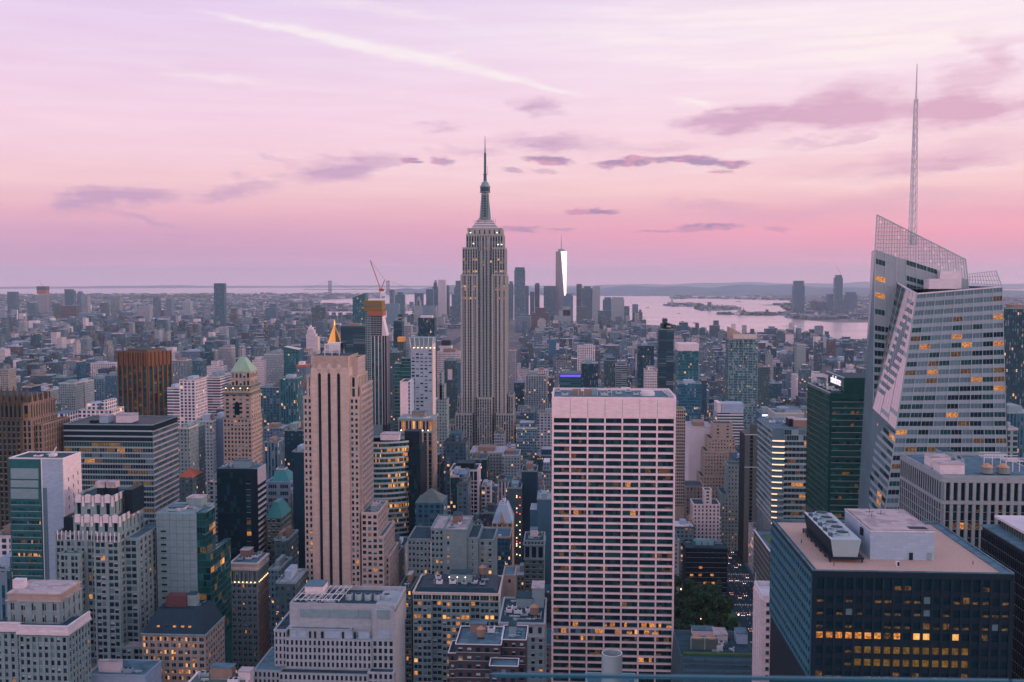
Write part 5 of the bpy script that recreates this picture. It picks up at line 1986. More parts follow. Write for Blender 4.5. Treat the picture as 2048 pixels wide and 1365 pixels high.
	b = B('green_roofed_tower', 'tan stone tower with a pale green hipped copper roof, left', 'skyscraper', x0, x1, Y, YB)
	P = 'stone_tan'
	S = st(cw=2.9, fh=3.35, pw=1.3, sh=1.4, pp=.3, sp=.2, pm=P, mix='stone')
	b.tier(x0, x1, Y, YB, 0, zz(838), S, 'NW', P, 'tar', .6, zv=zz(950))
	b.tier(x0 + .5, x1 - .5, Y + 1, YB - 1, zz(838), zz(787), st(S, cw=5, pw=3, sh=1.6), 'NW', P, 'tar', .5)
	c = MB()
	c.box(x0 - .6, x1 + .6, Y - .5, YB, zz(790), zz(786))
	c.box(x0 - .3, x1 + .3, Y - .2, YB - .3, zz(776), zz(773))
	c.box(x0 - .2, x1 + .2, Y - .2, YB - .3, zz(839), zz(836))
	c.build('cornice', 'stone_brown', b.root)
	b.tier(x0 + 1, x1 - 1, Y + 1.5, YB - 2, zz(786), zz(775), st(S, cw=2.4, fh=4.6, sh=2.6), 'NW', P, 'tar', .4)
	xa, xb = W(462, 745, Y + 4)[0], W(500, 745, Y + 4)[0]
	b.tier(xa, xb, Y + 4, YB - 4, zz(775), zz(745), st(S, cw=2.9, fh=5.6, sh=2.2), 'NW', P, 'tar', 0)
	ar = MB()
	xm = (x0 + x1) / 2
	ar.box(xm - 1.9, xm + 1.9, Y - .6, Y - .05, zz(830), zz(808))
	ar.frustum([(xm - 1.9, Y - .6), (xm + 1.9, Y - .6), (xm + 1.9, Y - .05), (xm - 1.9, Y - .05)], zz(808) + .003, [(xm - .7, Y - .6), (xm + .7, Y - .6), (xm + .7, Y - .05), (xm - .7, Y - .05)], zz(808) + 1.6)
	ar.build('arched_window', 'window_glass', b.root)
	c = MB()
	yf, yk = Y + 3.6, YB - 3.6
	xm = W(484, 716, Y + 10)[0]
	c.frustum([(xa - .5, yf), (xb + .5, yf), (xb + .5, yk), (xa - .5, yk)], zz(745), [(xm - 1.6, Y + 9), (xm + 2.4, Y + 9), (xm + 2.4, Y + 14), (xm - 1.6, Y + 14)], zat(715, Y + 10, 480))
	c.build('copper_roof', 'copper_green', b.root)
	for i in range(4):
		l = MB()
		xx = x0 + 2 + i * 5.8
		l.box(xx, xx + .7, Y - .1, Y + .4, zz(778), zz(776))
		l.build('lamp', 'lamp_glow', b.root)
	b.done()
	# 11: bronze tower turned to the grid
	Y = 1170.0
	xc, zt = W(275, 706, Y)
	w = 46.0
	b = Bld('bronze_pier_tower', 'bronze brown tower of broad vertical piers, standing alone at the left', 'skyscraper', xc, Y + 20, rz=R(-20))
	foot(xc - 30, xc + 30, Y - 10, Y + 50)
	x0, x1, y0, y1 = xc - w / 2, xc + w / 2, Y + 20 - 20, Y + 20 + 20
	P = 'bronze'
	b.wall.box(x0, x1, y0, y1, 0, zt - 16, b.wm('black_wall'))
	b.wall.box(x0 + .4, x1 - .4, y0 + .4, y1 - .4, zt - 16, zt, b.wm(P))
	S = st(cw=w / 6, fh=3.7, pw=2.4, sh=.7, pp=1.4, sp=.2, pm=P, sm='dark_metal', mix='green')
	zlow = zat(850, Y, 275)
	for sd, pos, a0, a1 in (('N', y0, x0, x1), ('W', x1, y0, y1), ('E', x0, y0, y1)):
		b.facade(sd, pos, a0, a1, zlow, zt - 16, S)
		k = 12
		for i in range(k + 1):
			u = a0 + (a1 - a0) * i / k
			b.sbox(b.wall, sd, max(a0, u - 1.1), min(a1, u + 1.1), pos, -.3, 1.3 if i % 2 == 0 else .5, zt - 16, zt + 1, b.wm(P))
	b.part('roof', 'tar').box(x0 + 1, x1 - 1, y0 + 1, y1 - 1, zt, zt + .2)
	b.bulkhead(x0 + 8, x1 - 8, y0 + 8, y1 - 8, zt + .2, zt + 3, 'bronze', 'tar')
	b.done()
	# 12: teal pyramid post-modern tower
	Y = 660.0
	x0, x1, zt = hx(533, 580, 966, Y)
	zz = lambda py: zat(py, Y, 560)
	b = B('teal_pyramid_tower', 'pale office tower under a cut-off teal pyramid roof, beside the striped tower', 'office tower', x0, W(601, 1000, Y)[0], Y, Y + 34)
	P = 'lavender_panel'
	S = st(cw=7.5, fh=5.2, pw=2.6, sh=2.2, pm=P, mix='teal', sub=4, mull=.2)
	b.tier(x0, x1, Y, Y + 28, zz(1008), zt, S, 'NW', P, 'roof_grey', 1)
	b.tier(x0 - 2, x1 + .5, Y - 1, Y + 30, 0, zz(1008), st(S, cw=3.4, fh=3.6, pw=1.4, sh=1.6, sub=1, mix='office'), 'N', 'grey_panel', 'roof_grey', .6, zv=zz(1160))
	b.tier(x1 + .6, W(600, 1000, Y)[0], Y + 2, Y + 30, 0, zz(988), st(S, cw=4, fh=3.6, pw=1.6, sh=1.5, sub=1, pm='white_panel', mix='office'), 'NW', 'white_panel', 'roof_grey', .8, zv=zz(1160))
	xm = W(562, 940, Y + 10)[0]
	c = MB()
	c.frustum([(x0 + 3, Y + 1), (x1 - 1, Y + 1), (x1 - 1, Y + 22), (x0 + 3, Y + 22)], zt + 1, [(xm - 3, Y + 9), (xm + 3, Y + 9), (xm + 3, Y + 15), (xm - 3, Y + 15)], zat(940, Y + 9, 560))
	c.build('pyramid_roof', 'teal_roof', b.root)
	c = MB()
	zq = zat(940, Y + 9, 560)
	c.box(xm - 3.2, xm + 3.2, Y + 8.8, Y + 15.2, zq + .003, zq + .8)
	c.box(xm - 2.6, xm + 2.6, Y + 9.4, Y + 14.6, zq + .8, zq + .85, 1)
	c.build('pyramid_cap', ['white_metal', 'black_wall'], b.root)
	b.done()
	# 13: brown tower with a dark green hipped roof
	Y = 610.0
	x0, x1, zt = hx(533, 562, 1036, Y)
	zz = lambda py: zat(py, Y, 550)
	b = B('green_hipped_block', 'brown block with a dark green hipped roof, below the teal pyramid roof', 'building', x0, x1, Y, Y + 26)
	b.tier(x0, x1, Y, Y + 22, 0, zt, st(cw=3, mix='stone', pm='stone_brown'), 'NW', 'stone_brown', 'tar', 0, zv=zz(1200), roof=False)
	c = MB()
	c.frustum([(x0 - .6, Y - .6), (x1 + .6, Y - .6), (x1 + .6, Y + 22), (x0 - .6, Y + 22)], zt, [(x0 + 3, Y + 5), (x1 - 3, Y + 5), (x1 - 3, Y + 16), (x0 + 3, Y + 16)], zz(1008))
	c.build('hipped_roof', 'teal_roof', b.root)
	b.done()


def middle_heroes():
	# curved glass banks of lit floors
	Y = 775.0
	x0, x1, zt = hx(733, 814, 884, Y)
	zz = lambda py: zat(py, Y, 780)
	b = B('curved_banded_block', 'bow-fronted glass office block with glowing orange floors, right of the striped stone tower', 'office tower', x0, W(838, 870, Y)[0], Y - 8, Y + 40)
	nseg = 12
	R0 = 10.0
	fh = 4.05
	nr = 22
	pts = []
	for i in range(nseg + 1):
		t = i / nseg
		pts.append((x0 + (x1 - x0) * t, Y + 9 * t ** 2 * 1.0 - 1.5 * math.sin(math.pi * t)))
	wl = MB()
	wl.frustum([(p[0], p[1]) for p in pts] + [(x1, Y + 34), (x0, Y + 34)], 0, [(p[0], p[1]) for p in pts] + [(x1, Y + 34), (x0, Y + 34)], zt, 0, mt=1)
	for r in range(nr):
		z = zt - r * fh
		o = [(p[0], p[1] - .5) for p in pts]
		wl.frustum(o + [(x1, Y + 20), (x0, Y + 20)], z - 1.5, o + [(x1, Y + 20), (x0, Y + 20)], z, 2)
	wl.build('wall', ['black_wall', 'roof_grey', 'steel'], b.root)
	names = ['window_glass', 'window_glass_green', 'teal_glass', 'lit_dim', 'lit_room', 'lit_bright']
	for r in range(nr):
		lev = b.rng.choice([0, 0, 1, 1, 2])
		if r in (1, 3, 6, 8, 12): lev = 3
		for i in range(nseg):
			a, c = pts[i], pts[i + 1]
			z1 = zt - r * fh - 1.5
			z0 = zt - (r + 1) * fh
			m = MB()
			for k in range(3):
				u0, u1 = k / 3, (k + 1) / 3 - .04
				p = (a[0] + (c[0] - a[0]) * u0, a[1] + (c[1] - a[1]) * u0 - .1)
				q = (a[0] + (c[0] - a[0]) * u1, a[1] + (c[1] - a[1]) * u1 - .1)
				t = b.rng.random()
				right = i > 5
				w4 = {0: (.5, .8, .95, 1), 1: (.35, .6, .8, .93), 2: (.2, .4, .55, .85), 3: (.1, .2, .3, .55)}[lev]
				if not right: w4 = (.35, .65, .85, .96)
				mi = 0 if t < w4[0] else 1 if t < w4[1] else 2 if t < w4[2] else 3 if t < w4[3] else (4 if b.rng.random() < .6 else 5)
				m.quad((*p, z0), (*q, z0), (*q, z1), (*p, z1), mi)
			if b.nwin > 0:
				b.nwin -= 1
				us = sorted(set(m.m)); m.m = [us.index(j) for j in m.m]
				m.build('window', [names[j] for j in us], b.root)
			else:
				for j, f in enumerate(m.f):
					b.win.quad(*[m.v[v] for v in f], PI[names[m.m[j]]])
	b.bulkhead(W(757, 875, Y)[0], W(795, 875, Y)[0], Y + 8, Y + 22, zt, zt + 4.5, 'white_panel', 'roof_pale')
	b.clutter(x0 + 2, x1 - 2, Y + 12, Y + 32, zt, 4)
	# dark rib behind
	x2, x3, z2 = hx(815, 838, 900, Y)
	b.wall.box(x1 + .05, x3, Y + 6, Y + 36, 0, z2, b.wm('black_wall'))
	b.facade('N', Y + 6, x1 + .3, x3 - 3, zz(1090), z2 - 1, st(cw=2, fh=4.05, pw=.1, sh=.6, pp=.1, sp=.12, pm='dark_metal', mix='plain'))
	b.wall.box(W(803, 870, Y)[0], W(833, 870, Y)[0], Y + 14, Y + 26, z2 - 10, zz(868), b.wm('black_wall'))
	b.done()
	# stone tower with lit arcade
	Y = 870.0
	x0, x1, zt = hx(797, 865, 840, Y)
	zz = lambda py: zat(py, Y, 830)
	b = B('lit_arcade_tower', 'stone tower with lamps glowing in a row of tall openings near its top', 'tower block', x0, x1, Y, Y + 30)
	P = 'stone_tan'
	b.tier(x0, x1, Y, Y + 28, zz(865), zt, st(cw=3.1, fh=9, pw=1.3, sh=2, pm=P, mix='stone_lit', pp=.5), 'NW', P, 'tar', .8)
	b.tier(x0, x1, Y, Y + 28, 0, zz(865), st(cw=4.2, fh=4, pw=1.6, sh=1.2, pp=.8, sp=.15, pm=P, sm='black_wall', mix='office'), 'NW', P, 'tar', 0, zv=zz(1080), roof=False, sst=st(cw=3, fh=4, pm=P))
	c = MB()
	c.box(x0 - .8, x1 + .8, Y - .9, Y + 28.5, zt - .1, zt + 1)
	c.box(x0 - .5, x1 + .5, Y - .6, Y + 28.3, zz(866), zz(863))
	c.build('cornice', 'stone_grey', b.root)
	for i in range(6):
		l = MB()
		u = x0 + 2 + i * 4.8
		l.box(u, u + .8, Y - .9, Y - .5, zz(862), zz(860))
		l.build('lamp', 'lamp_white', b.root)
	b.clutter(x0 + 1, x1 - 1, Y + 2, Y + 26, zt, 6)
	b.done()
	# white grid tower with grey crown
	Y = 925.0
	x0, x1, zt = hx(822, 864.5, 697, Y)
	zz = lambda py: zat(py, Y, 845)
	YB = Y + 19
	b = B('white_grid_tower', 'white tower of stacked bright square windows under a flaring grey crown', 'skyscraper', x0, x1, Y, YB)
	P = 'lavender_panel'
	b.tier(x0, x1, Y, YB, 0, zt, st(cw=(x1 - x0) / 5, fh=7.45 * Y / 2004, pw=1.15, sh=1.35, pp=.45, sp=.35, pm=P, mix='blindy'), 'N', P, 'tar', 0, zv=zz(845), roof=False)
	w_ = MB()
	w_.box(x1, x1 + .5, Y - .4, YB, 0, zz(682))
	w_.build('flank', 'stone_pale', b.root)
	zc = zz(676)
	c = MB()
	c.frustum([(x0, Y), (x1, Y), (x1, YB), (x0, YB)], zt, [(x0 - 1.2, Y - 1.2), (x1 + 1.2, Y - 1.2), (x1 + 1.2, YB + 1), (x0 - 1.2, YB + 1)], zc)
	c.build('crown', 'grey_panel', b.root)
	f = b.part('crown_fin', 'white_metal')
	for i in range(6):
		u = x0 + (x1 - x0) * i / 5
		k = -1.2 + 2.4 * i / 5
		f.bar((u, Y - .3, zt), (u + k, Y - 1.5, zc + .6), .35)
	for i, px in enumerate((828, 836, 844, 853, 861, 869)):
		l = MB()
		u = W(px, 697, Y)[0]
		l.box(u - .5, u + .5, Y - 1.0, Y - .5, zt + .2, zt + 1.0)
		l.build('lamp', 'lamp_glow', b.root)
	b.done()
	# pink blank wall with cyan glass tower behind
	Y = 900.0
	x0, x1, zt = hx(800, 819.5, 764, Y)
	b = B('blank_pink_wall_block', 'narrow block with a blank pink side wall, left of the white grid tower', 'building', x0, x1, Y, Y + 24)
	b.body(x0, x1 - 1.5, Y, Y + 24, 0, zt, 'granite_pink', 'tar', .3)
	b.facade('N', Y + .3, x1 - 1.45, x1, zat(845, Y), zt, st(cw=1.4, fh=3.3, pw=.3, sh=1.4, pp=.1, sp=.1, pm='lavender_panel', mix='plain'))
	b.wall.box(x1 - 1.45, x1, Y + .3, Y + 24, 0, zt, b.wm('lavender_panel'))
	b.done()
	Y = 960.0
	x0, x1, zt = hx(789, 821, 731, Y)
	b = B('cyan_glass_tower', 'slim cyan glass tower, between the construction tower and the white grid tower', 'skyscraper', x0, x1, Y, Y + 26)
	S = st(cw=2.2, fh=3.5, pw=.25, sh=.9, pp=.15, sp=.2, pm='teal_glass', mix='teal')
	b.tier(x0, W(800, 731, Y)[0], Y, Y + 24, 0, zt + 1, S, 'N', 'teal_glass', 'roof_grey', .4, zv=zat(870, Y))
	b.tier(W(800, 731, Y)[0] + .05, x1, Y + 1, Y + 24, 0, zt - 3, st(S, cw=3), 'N', 'teal_glass', 'roof_grey', .4, zv=zat(870, Y))
	b.tier(W(800, 731, Y)[0] + .5, x1 - 1, Y + 5, Y + 20, zt - 3, zt + 6, st(S, cw=3), 'N', 'teal_glass', 'roof_grey', .4)
	b.done()
	# tower under construction
	Y = 1560.0
	x0, x1, zt = hx(731, 776, 640, Y)
	zz = lambda py: zat(py, Y, 750)
	b = B('unfinished_tower', 'slender tower under construction, wrapped in yellow netting at the top', 'skyscraper', x0, x1, Y, Y + 26)
	P = 'grey_panel'
	sx = lambda px, py=700: W(px, py, Y)[0]
	b.tier(x0, sx(742), Y, Y + 24, 0, zz(622), st(cw=3.2, fh=3.6, pw=.9, sh=1.1, pm=P, mix='green'), 'N', P, 'raw_concrete', 0, zv=zz(850))
	b.tier(sx(742) + .05, sx(764), Y + .6, Y + 24, 0, zz(672), st(cw=5.6, fh=3.6, pw=1.2, sh=.5, pp=.7, pm='white_metal', sm='teal_glass', mix='teal'), 'N', P, 'raw_concrete', 0, zv=zz(850))
	b.tier(sx(742) + .05, sx(764), Y + .6, Y + 24, zz(672), zz(632), st(cw=4, fh=3.6, pw=.5, sh=1.4, pm='raw_concrete', mix='black'), 'N', 'raw_concrete', 'raw_concrete', 0)
	b.tier(sx(764) + .05, sx(774), Y + .3, Y + 24, 0, zz(672), st(cw=5, fh=3.6, pw=.6, sh=.3, pm='white_metal', sm='black_wall', mix='black'), 'NW', 'black_wall', 'raw_concrete', 0, zv=zz(850))
	c = MB()
	c.v += [(sx(764), Y, zz(672)), (sx(774), Y, zz(672)), (sx(765), Y, zz(632)), (sx(764), Y + 20, zz(672)), (sx(774), Y + 20, zz(672)), (sx(765), Y + 20, zz(632))]
	c.f += [(0, 1, 2), (1, 4, 5, 2), (5, 4, 3), (0, 2, 5, 3)]
	c.m += [0] * 4
	c.build('white_sail', 'white_panel', b.root)
	n_ = MB()
	n_.box(sx(728.5), sx(765), Y - 1.5, Y + 25, zz(622), zz(602))
	n_.box(sx(730), sx(764), Y - 1.7, Y + 25.5, zz(613), zz(610), 1)
	n_.build('netting', ['net_yellow', 'stone_brown'], b.root)
	n_ = MB()
	n_.box(sx(736), sx(767), Y - 1.2, Y + 24, zz(632), zz(622.5))
	n_.build('netting_lower', 'net_orange', b.root)
	# luffing crane on top
	cr = MB()
	bx, by = sx(760), Y + 10
	cr.box(bx - 1.0, bx + 1.0, by - 1, by + 1, zz(602), zz(582))
	cr.build('crane_mast', 'white_metal', b.root)
	cr = MB()
	top = (bx, by, zz(580))
	tip = (sx(738, 521), by, zz(521))
	cr.bar(top, tip, .75)
	cr.bar((bx, by, zz(582)), (sx(767, 562), by, zz(560)), .7)
	cr.bar((sx(767, 562), by, zz(560)), tip, .22)
	cr.box(bx - 2.5, bx + 5, by - 1.4, by + 1.4, zz(583), zz(578))
	cr.build('crane_jib', 'crane_red', b.root)
	b.done()


def lower_middle():
	# 23 white framed grid tower
	Y = 842.0
	x0, x1, zt = hx(900, 955, 942, Y)
	zz = lambda py: zat(py, Y, 930)
	YB = Y + 30
	b = B('white_framed_hotel', 'white framed block with a seven-bay grid of dark windows, below the tallest tower', 'building', x0, x1, Y, YB)
	S = st(cw=(x1 - x0) / 7, fh=8.3 * Y / 2004, pw=.75, sh=.8, pp=.35, sp=.32, pm='white_panel', mix='office_lit')
	b.tier(x0, x1, Y, YB, 0, zz(962), S, 'N', 'white_panel', 'tar', 0, zv=zz(1090), roof=False)
	b.tier(x0, x1, Y, YB, zz(962), zt, st(S, fh=8), 'N', 'white_panel', 'tar', 1)
	b.clutter(x0 + 2, x1 - 2, Y + 4, YB - 2, zt, 4)
	b.bulkhead(x0 + 4, x1 - 4, Y + 10, Y + 24, zt + .1, zt + 4.5, 'dark_metal', 'tar')
	b.done()
	# 24 beige wall building
	Y = 585.0
	zz = lambda py: zat(py, Y, 900)
	sx = lambda px, py=1100: W(px, py, Y)[0]
	b = B('beige_blank_wall_block', 'beige brick block with a broad blank wall, below the white framed grid block', 'building', sx(815), sx(987), Y, Y + 34)
	S = st(cw=2.5, fh=3.5, pw=1.2, sh=1.6, pm='stone_dusk', mix='stone', rowlit={5: 'stone_lit', 7: 'stone_lit'})
	b.tier(sx(815), sx(862), Y + 2, Y + 32, 0, zz(1083), S, 'N', 'stone_dusk', 'tar', .8, zv=zz(1190))
	b.tier(sx(862) + .05, sx(887), Y, Y + 34, 0, zz(1060), S, 'N', 'stone_dusk', 'roof_pale', .8, zv=zz(1190))
	b.body(sx(887) + .05, sx(934), Y - 1, Y + 34, 0, zz(1060), 'stone_dusk', 'roof_pale', .6)
	for i in range(7):
		b.pane('N', sx(897), Y - 1, zz(1076 + i * 12.6), 1.3, 1.9, b.rng.choice(['dark', 'bw', 'lb', 'dark']))
	b.tier(sx(934) + .05, sx(956), Y + 1, Y + 32, 0, zz(1078), st(S, cw=8, pw=6), 'N', 'stone_dusk', 'tar', .8, zv=zz(1190))
	b.tier(sx(956) + .05, sx(987), Y + 3, Y + 30, 0, zz(1083), st(S, cw=4.6, pw=3), 'N', 'stone_dusk', 'tar', .8, zv=zz(1190))
	pf = MB()
	pf.box(sx(862) - .2, sx(862) + .25, Y - .4, Y, zz(1170), zz(1085))
	pf.build('white_pipe', 'white_metal', b.root)
	b.clutter(sx(890), sx(932), Y + 4, Y + 30, zz(1060), 3)
	b.done()
	# 25 building full of lit windows
	Y = 520.0
	x0, x1, zt = hx(826, 998, 1187, Y)
	zz = lambda py: zat(py, Y, 910)
	b = B('lit_window_block', 'grey stone block with many glowing orange windows, bottom centre', 'building', x0, x1, Y, Y + 34)
	fh = 13.35 * Y / 2004
	xs = [x0, W(863, 1190, Y)[0], W(884, 1190, Y)[0], W(940, 1190, Y)[0], W(960, 1190, Y)[0], x1]
	lit = {0: 'stone_lit', 2: 'stone_lit', 3: 'stone', 4: 'stone_lit', 5: 'stone_lit', 8: 'stone', 9: 'stone_lit', 11: 'stone_lit'}
	for i in range(5):
		b.tier(xs[i] + (.02 if i else 0), xs[i + 1], Y + (0, 1.2, -.6, 1.2, 0)[i], Y + 32, 0, zt - 3.6, st(cw=4.3, fh=fh, pw=1.0, sh=1.45, sub=2, mull=.45, pm='stone_grey', mix='stone', rowlit=lit, pp=.3), 'N', 'stone_grey', 'tar', 0, zv=zz(1400), roof=False)
	b.tier(x0, x1, Y - .2, Y + 32, zt - 3.6, zt, st(cw=5.2, fh=3.6, pw=.5, sh=1.0, pm='stone_pale', mix='green', sub=3, mull=.12, pp=.3, sp=.35), 'N', 'stone_pale', 'tar', .8)
	rf = MB()
	rf.frustum([(x0 + 1, Y + 1), (x1 - 1, Y + 1), (x1 - 1, Y + 30), (x0 + 1, Y + 30)], zt + .1, [(x0 + 3, Y + 4), (x1 - 3, Y + 4), (x1 - 3, Y + 28), (x0 + 3, Y + 28)], zt + 2.2)
	rf.build('dark_roof', 'slate', b.root)
	b.clutter(x0 + 4, x1 - 6, Y + 6, Y + 26, zt + 2.2, 10, True)
	for px in (899, 915, 931):
		q = MB()
		xx = W(px, 1160, Y + 10)[0]
		q.bar((xx, Y + 9, zt + 2.2), (xx, Y + 9, zt + 6.2), .1)
		q.build('lamp_post', 'white_metal', b.root)
		q = MB()
		q.box(xx - .25, xx + .25, Y + 8.7, Y + 9.3, zt + 6.2, zt + 6.6)
		q.build('lamp_head', 'lamp_white', b.root)
	b.done()
	# left annex with lit windows
	Y = 545.0
	x0, x1, zt = hx(797, 823, 1180, Y)
	b = B('narrow_brown_block', 'narrow brown block with a few lit windows, left of the lit window block', 'building', x0, x1, Y, Y + 24)
	b.tier(x0, x1, Y, Y + 24, 0, zt, st(cw=3.4, fh=3.4, pw=1.2, sh=1.4, sub=2, mull=.3, pm='stone_brown', mix='stone', rowlit={0: 'stone_lit', 2: 'stone_lit', 3: 'stone_lit', 9: 'stone_lit'}), 'N', 'stone_brown', 'tar', .8, zv=zat(1400, Y))
	b.clutter(x0 + 1, x1 - 1, Y + 2, Y + 22, zt, 2, True)
	b.done()
	# 26 red brick with tank
	Y = 385.0
	x0, x1, zt = hx(912, 1001, 1291, Y)
	zz = lambda py: zat(py, Y, 960)
	b = B('red_brick_block', 'dark red brick block with white coping and a wooden water tank, bottom centre', 'building', W(897, 1310, Y)[0], W(1052, 1310, Y)[0], Y, Y + 22)
	S = st(cw=3.3, fh=3.4, pw=1.9, sh=1.6, pm='brick_red', mix='stone', pp=.15, sp=.12)
	b.tier(x0, x1, Y, Y + 20, 0, zt, S, 'N', 'brick_red', 'roof_grey', .5, zv=zz(1400))
	b.tier(W(897, 1310, Y)[0], x0 - .05, Y + 1, Y + 14, 0, zz(1312), S, 'N', 'brick_red', 'tar', .5, zv=zz(1400))
	b.tier(x1 + .05, W(1050, 1300, Y)[0], Y + 6, Y + 22, 0, zz(1292), S, 'N', 'brick_red', 'roof_grey', .5, zv=zz(1400))
	b.tier(W(983, 1340, Y)[0], W(1037, 1340, Y)[0], Y - 8, Y - .1, 0, zat(1338, Y - 8), S, 'N', 'brick_red', 'roof_grey', .4, zv=zz(1400))
	cp = b.part('coping', 'white_metal')
	for (a, c, yy, yk, z) in ((x0, x1, Y, Y + 20, zt), (x1 + .1, W(1050, 1300, Y)[0], Y + 6, Y + 22, zz(1292)), (W(897, 1310, Y)[0], x0 - .3, Y + 1, Y + 14, zz(1312)), (W(983, 1340, Y)[0], W(1037, 1340, Y)[0], Y - 8, Y - .4, zat(1338, Y - 8))):
		z += .5
		cp.box(a - .3, c + .3, yy - .45, yy - .05, z, z + .22)
		cp.box(a - .4, a, yy - .05, yk, z, z + .22)
		cp.box(c, c + .4, yy - .05, yk, z, z + .22)
		cp.box(a - .3, c + .3, yk, yk + .4, z, z + .22)
	b.tank(W(962, 1291, Y + 8)[0], Y + 8, zt, 1.65, 3.1, 1.0)
	b.clutter(x0 + 1, x1 - 1, Y + 11, Y + 19, zt, 4)
	b.clutter(x1 + 1, x1 + 8, Y + 7, Y + 21, zz(1292), 3)
	b.done()
	# 27 stone corner building
	Y = 470.0
	x0, x1, zt = hx(998, 1089, 1248, Y)
	zz = lambda py: zat(py, Y, 1040)
	b = B('pale_cornice_block', 'pale stone block with a crowded plant-filled roof, left of the pink slab tower', 'building', x0, x1, Y, Y + 40)
	b.tier(x0, x1, Y, Y + 38, zz(1272), zt, st(cw=4.0, fh=6, pw=2.6, sh=2.6, pm='stone_soft', mix='office'), 'N', 'stone_soft', 'tar', .8)
	b.tier(x0, x1, Y, Y + 38, 0, zz(1272), st(cw=3.6, fh=3.6, pw=2.0, sh=1.5, pm='stone_dusk', mix='stone'), 'N', 'stone_dusk', 'tar', 0, zv=zz(1400), roof=False)
	c = MB()
	c.box(x0 - .4, x1 + .4, Y - .9, Y + .2, zz(1249), zz(1246))
	c.box(x0 - .3, x1 + .3, Y - .8, Y + .2, zz(1274), zz(1271))
	c.build('cornice', 'stone_soft', b.root)
	b.clutter(x0 + 1, x1 - 1, Y + 2, Y + 36, zt, 16, True)
	b.bulkhead(x1 - 7, x1 - 1, Y + 24, Y + 36, zt, zt + 10, 'grey_panel', 'roof_pale')
	b.done()
	# tan chimney block behind
	Y = 560.0
	x0, x1, zt = hx(1006, 1030, 1152, Y)
	b = B('tan_stair_tower', 'blank tan brick block with a round emblem hole, right of the lit window block', 'building', x0, x1, Y, Y + 18)
	b.body(x0, x1, Y, Y + 18, 0, zt, 'stone_tan', 'roof_grey', .6)
	m = MB()
	m.cyl(0, 0, .8, .8, 0, .1, 12)
	m2 = MB()
	m2.box(W(1019, 1165, Y)[0] - .7, W(1019, 1165, Y)[0] + .7, Y - .1, Y - .02, zat(1168, Y), zat(1161, Y))
	m2.build('vent_opening', 'black_wall', b.root)
	b.done()
	# 28 gothic gabled
	Y = 742.0
	x0, x1, zt = hx(984, 1025, 1046, Y)
	zz = lambda py: zat(py, Y, 1005)
	b = B('gabled_stone_block', 'stone block with a steep grey gabled roof, left of the pink slab', 'building', x0, x1, Y, Y + 30)
	b.tier(x0, x1, Y, Y + 28, 0, zt, st(cw=4.2, fh=3.6, pw=1.6, sh=1.5, sub=2, mull=.3, pm='stone_tan', mix='stone', rowlit={8: 'stone_lit', 7: 'stone_lit'}), 'N', 'stone_tan', 'tar', 0, zv=zz(1190), roof=False)
	c = MB()
	c.frustum([(x0, Y), (x1, Y), (x1, Y + 28), (x0, Y + 28)], zt, [(x0 + 4.5, Y + 7), (x1 - 4.5, Y + 7), (x1 - 4.5, Y + 22), (x0 + 4.5, Y + 22)], zz(1014))
	c.build('steep_roof', 'lavender_panel', b.root)
	xm = (x0 + x1) / 2
	g = MB()
	g.v += [(xm - 2.4, Y - .3, zt - 1), (xm + 2.4, Y - .3, zt - 1), (xm, Y - .3, zt + 8), (xm - 2.4, Y + 5, zt - 1), (xm + 2.4, Y + 5, zt - 1), (xm, Y + 6, zt + 8)]
	g.f += [(0, 1, 2), (1, 4, 5, 2), (0, 2, 5, 3)]
	g.m += [0, 0, 0]
	g.build('gable', 'stone_tan', b.root)
	b.clutter(x0 + 5, x1 - 5, Y + 8, Y + 21, zz(1014), 3)
	b.done()
	# 29 classical arches
	Y = 690.0
	x0, x1, zt = hx(1048, 1088, 1083, Y)
	zz = lambda py: zat(py, Y, 1068)
	b = B('arched_classical_block', 'grey classical block with three tall arches near its top, left of the pink slab', 'building', x0, x1, Y, Y + 26)
	b.tier(x0, x1, Y, Y + 24, 0, zz(1120), st(cw=4.4, fh=3.5, pw=2.4, sh=1.6, pm='stone_brown', mix='stone'), 'N', 'stone_brown', 'tar', 0, zv=zz(1200), roof=False)
	b.tier(x0, x1, Y, Y + 24, zz(1120), zz(1090), st(cw=(x1 - x0) / 3, fh=10, pw=1.6, sh=3, pm='stone_grey', mix='plain'), 'N', 'stone_grey', 'tar', 0, roof=False)
	b.tier(x0, x1, Y, Y + 24, zz(1090), zt, st(cw=2.2, fh=2.4, pw=1.2, sh=.9, pm='stone_grey', mix='plain'), 'N', 'stone_grey', 'tar', .8)
	for i in range(3):
		a = MB()
		xx = x0 + (x1 - x0) * (i + .5) / 3
		a.cyl(0, 0, 1, 1, 0, .1, 12)
		m = MB()
		for k in range(7):
			t0, t1 = math.pi * k / 7, math.pi * (k + 1) / 7
			m.poly([(xx, Y - .12, zz(1102)), (xx + 1.4 * math.cos(t0), Y - .12, zz(1102) + 1.4 * math.sin(t0)), (xx + 1.4 * math.cos(t1), Y - .12, zz(1102) + 1.4 * math.sin(t1))])
		m.build('arch_window', 'black_wall', b.root)
	c = MB()
	c.box(x0 - .8, x1 + .8, Y - 1, Y + 24.3, zz(1092), zz(1089))
	c.box(x0 - .3, x1 + .3, Y - .5, Y + .2, zz(1120), zz(1117))
	c.build('cornice', 'stone_grey', b.root)
	b.clutter(x0 + 1, x1 - 1, Y + 3, Y + 22, zt, 5)
	b.done()
	# 30 big foreground white stone block
	Y = 420.0
	fx = lambda px, py=1290: W(px, py, Y)[0]
	zz = lambda py: zat(py, Y, 680)
	b = B('white_stone_block', 'big pale stone block with ranks of small windows and roof fans, bottom left', 'building', fx(512), fx(790), Y - 6, Y + 34)
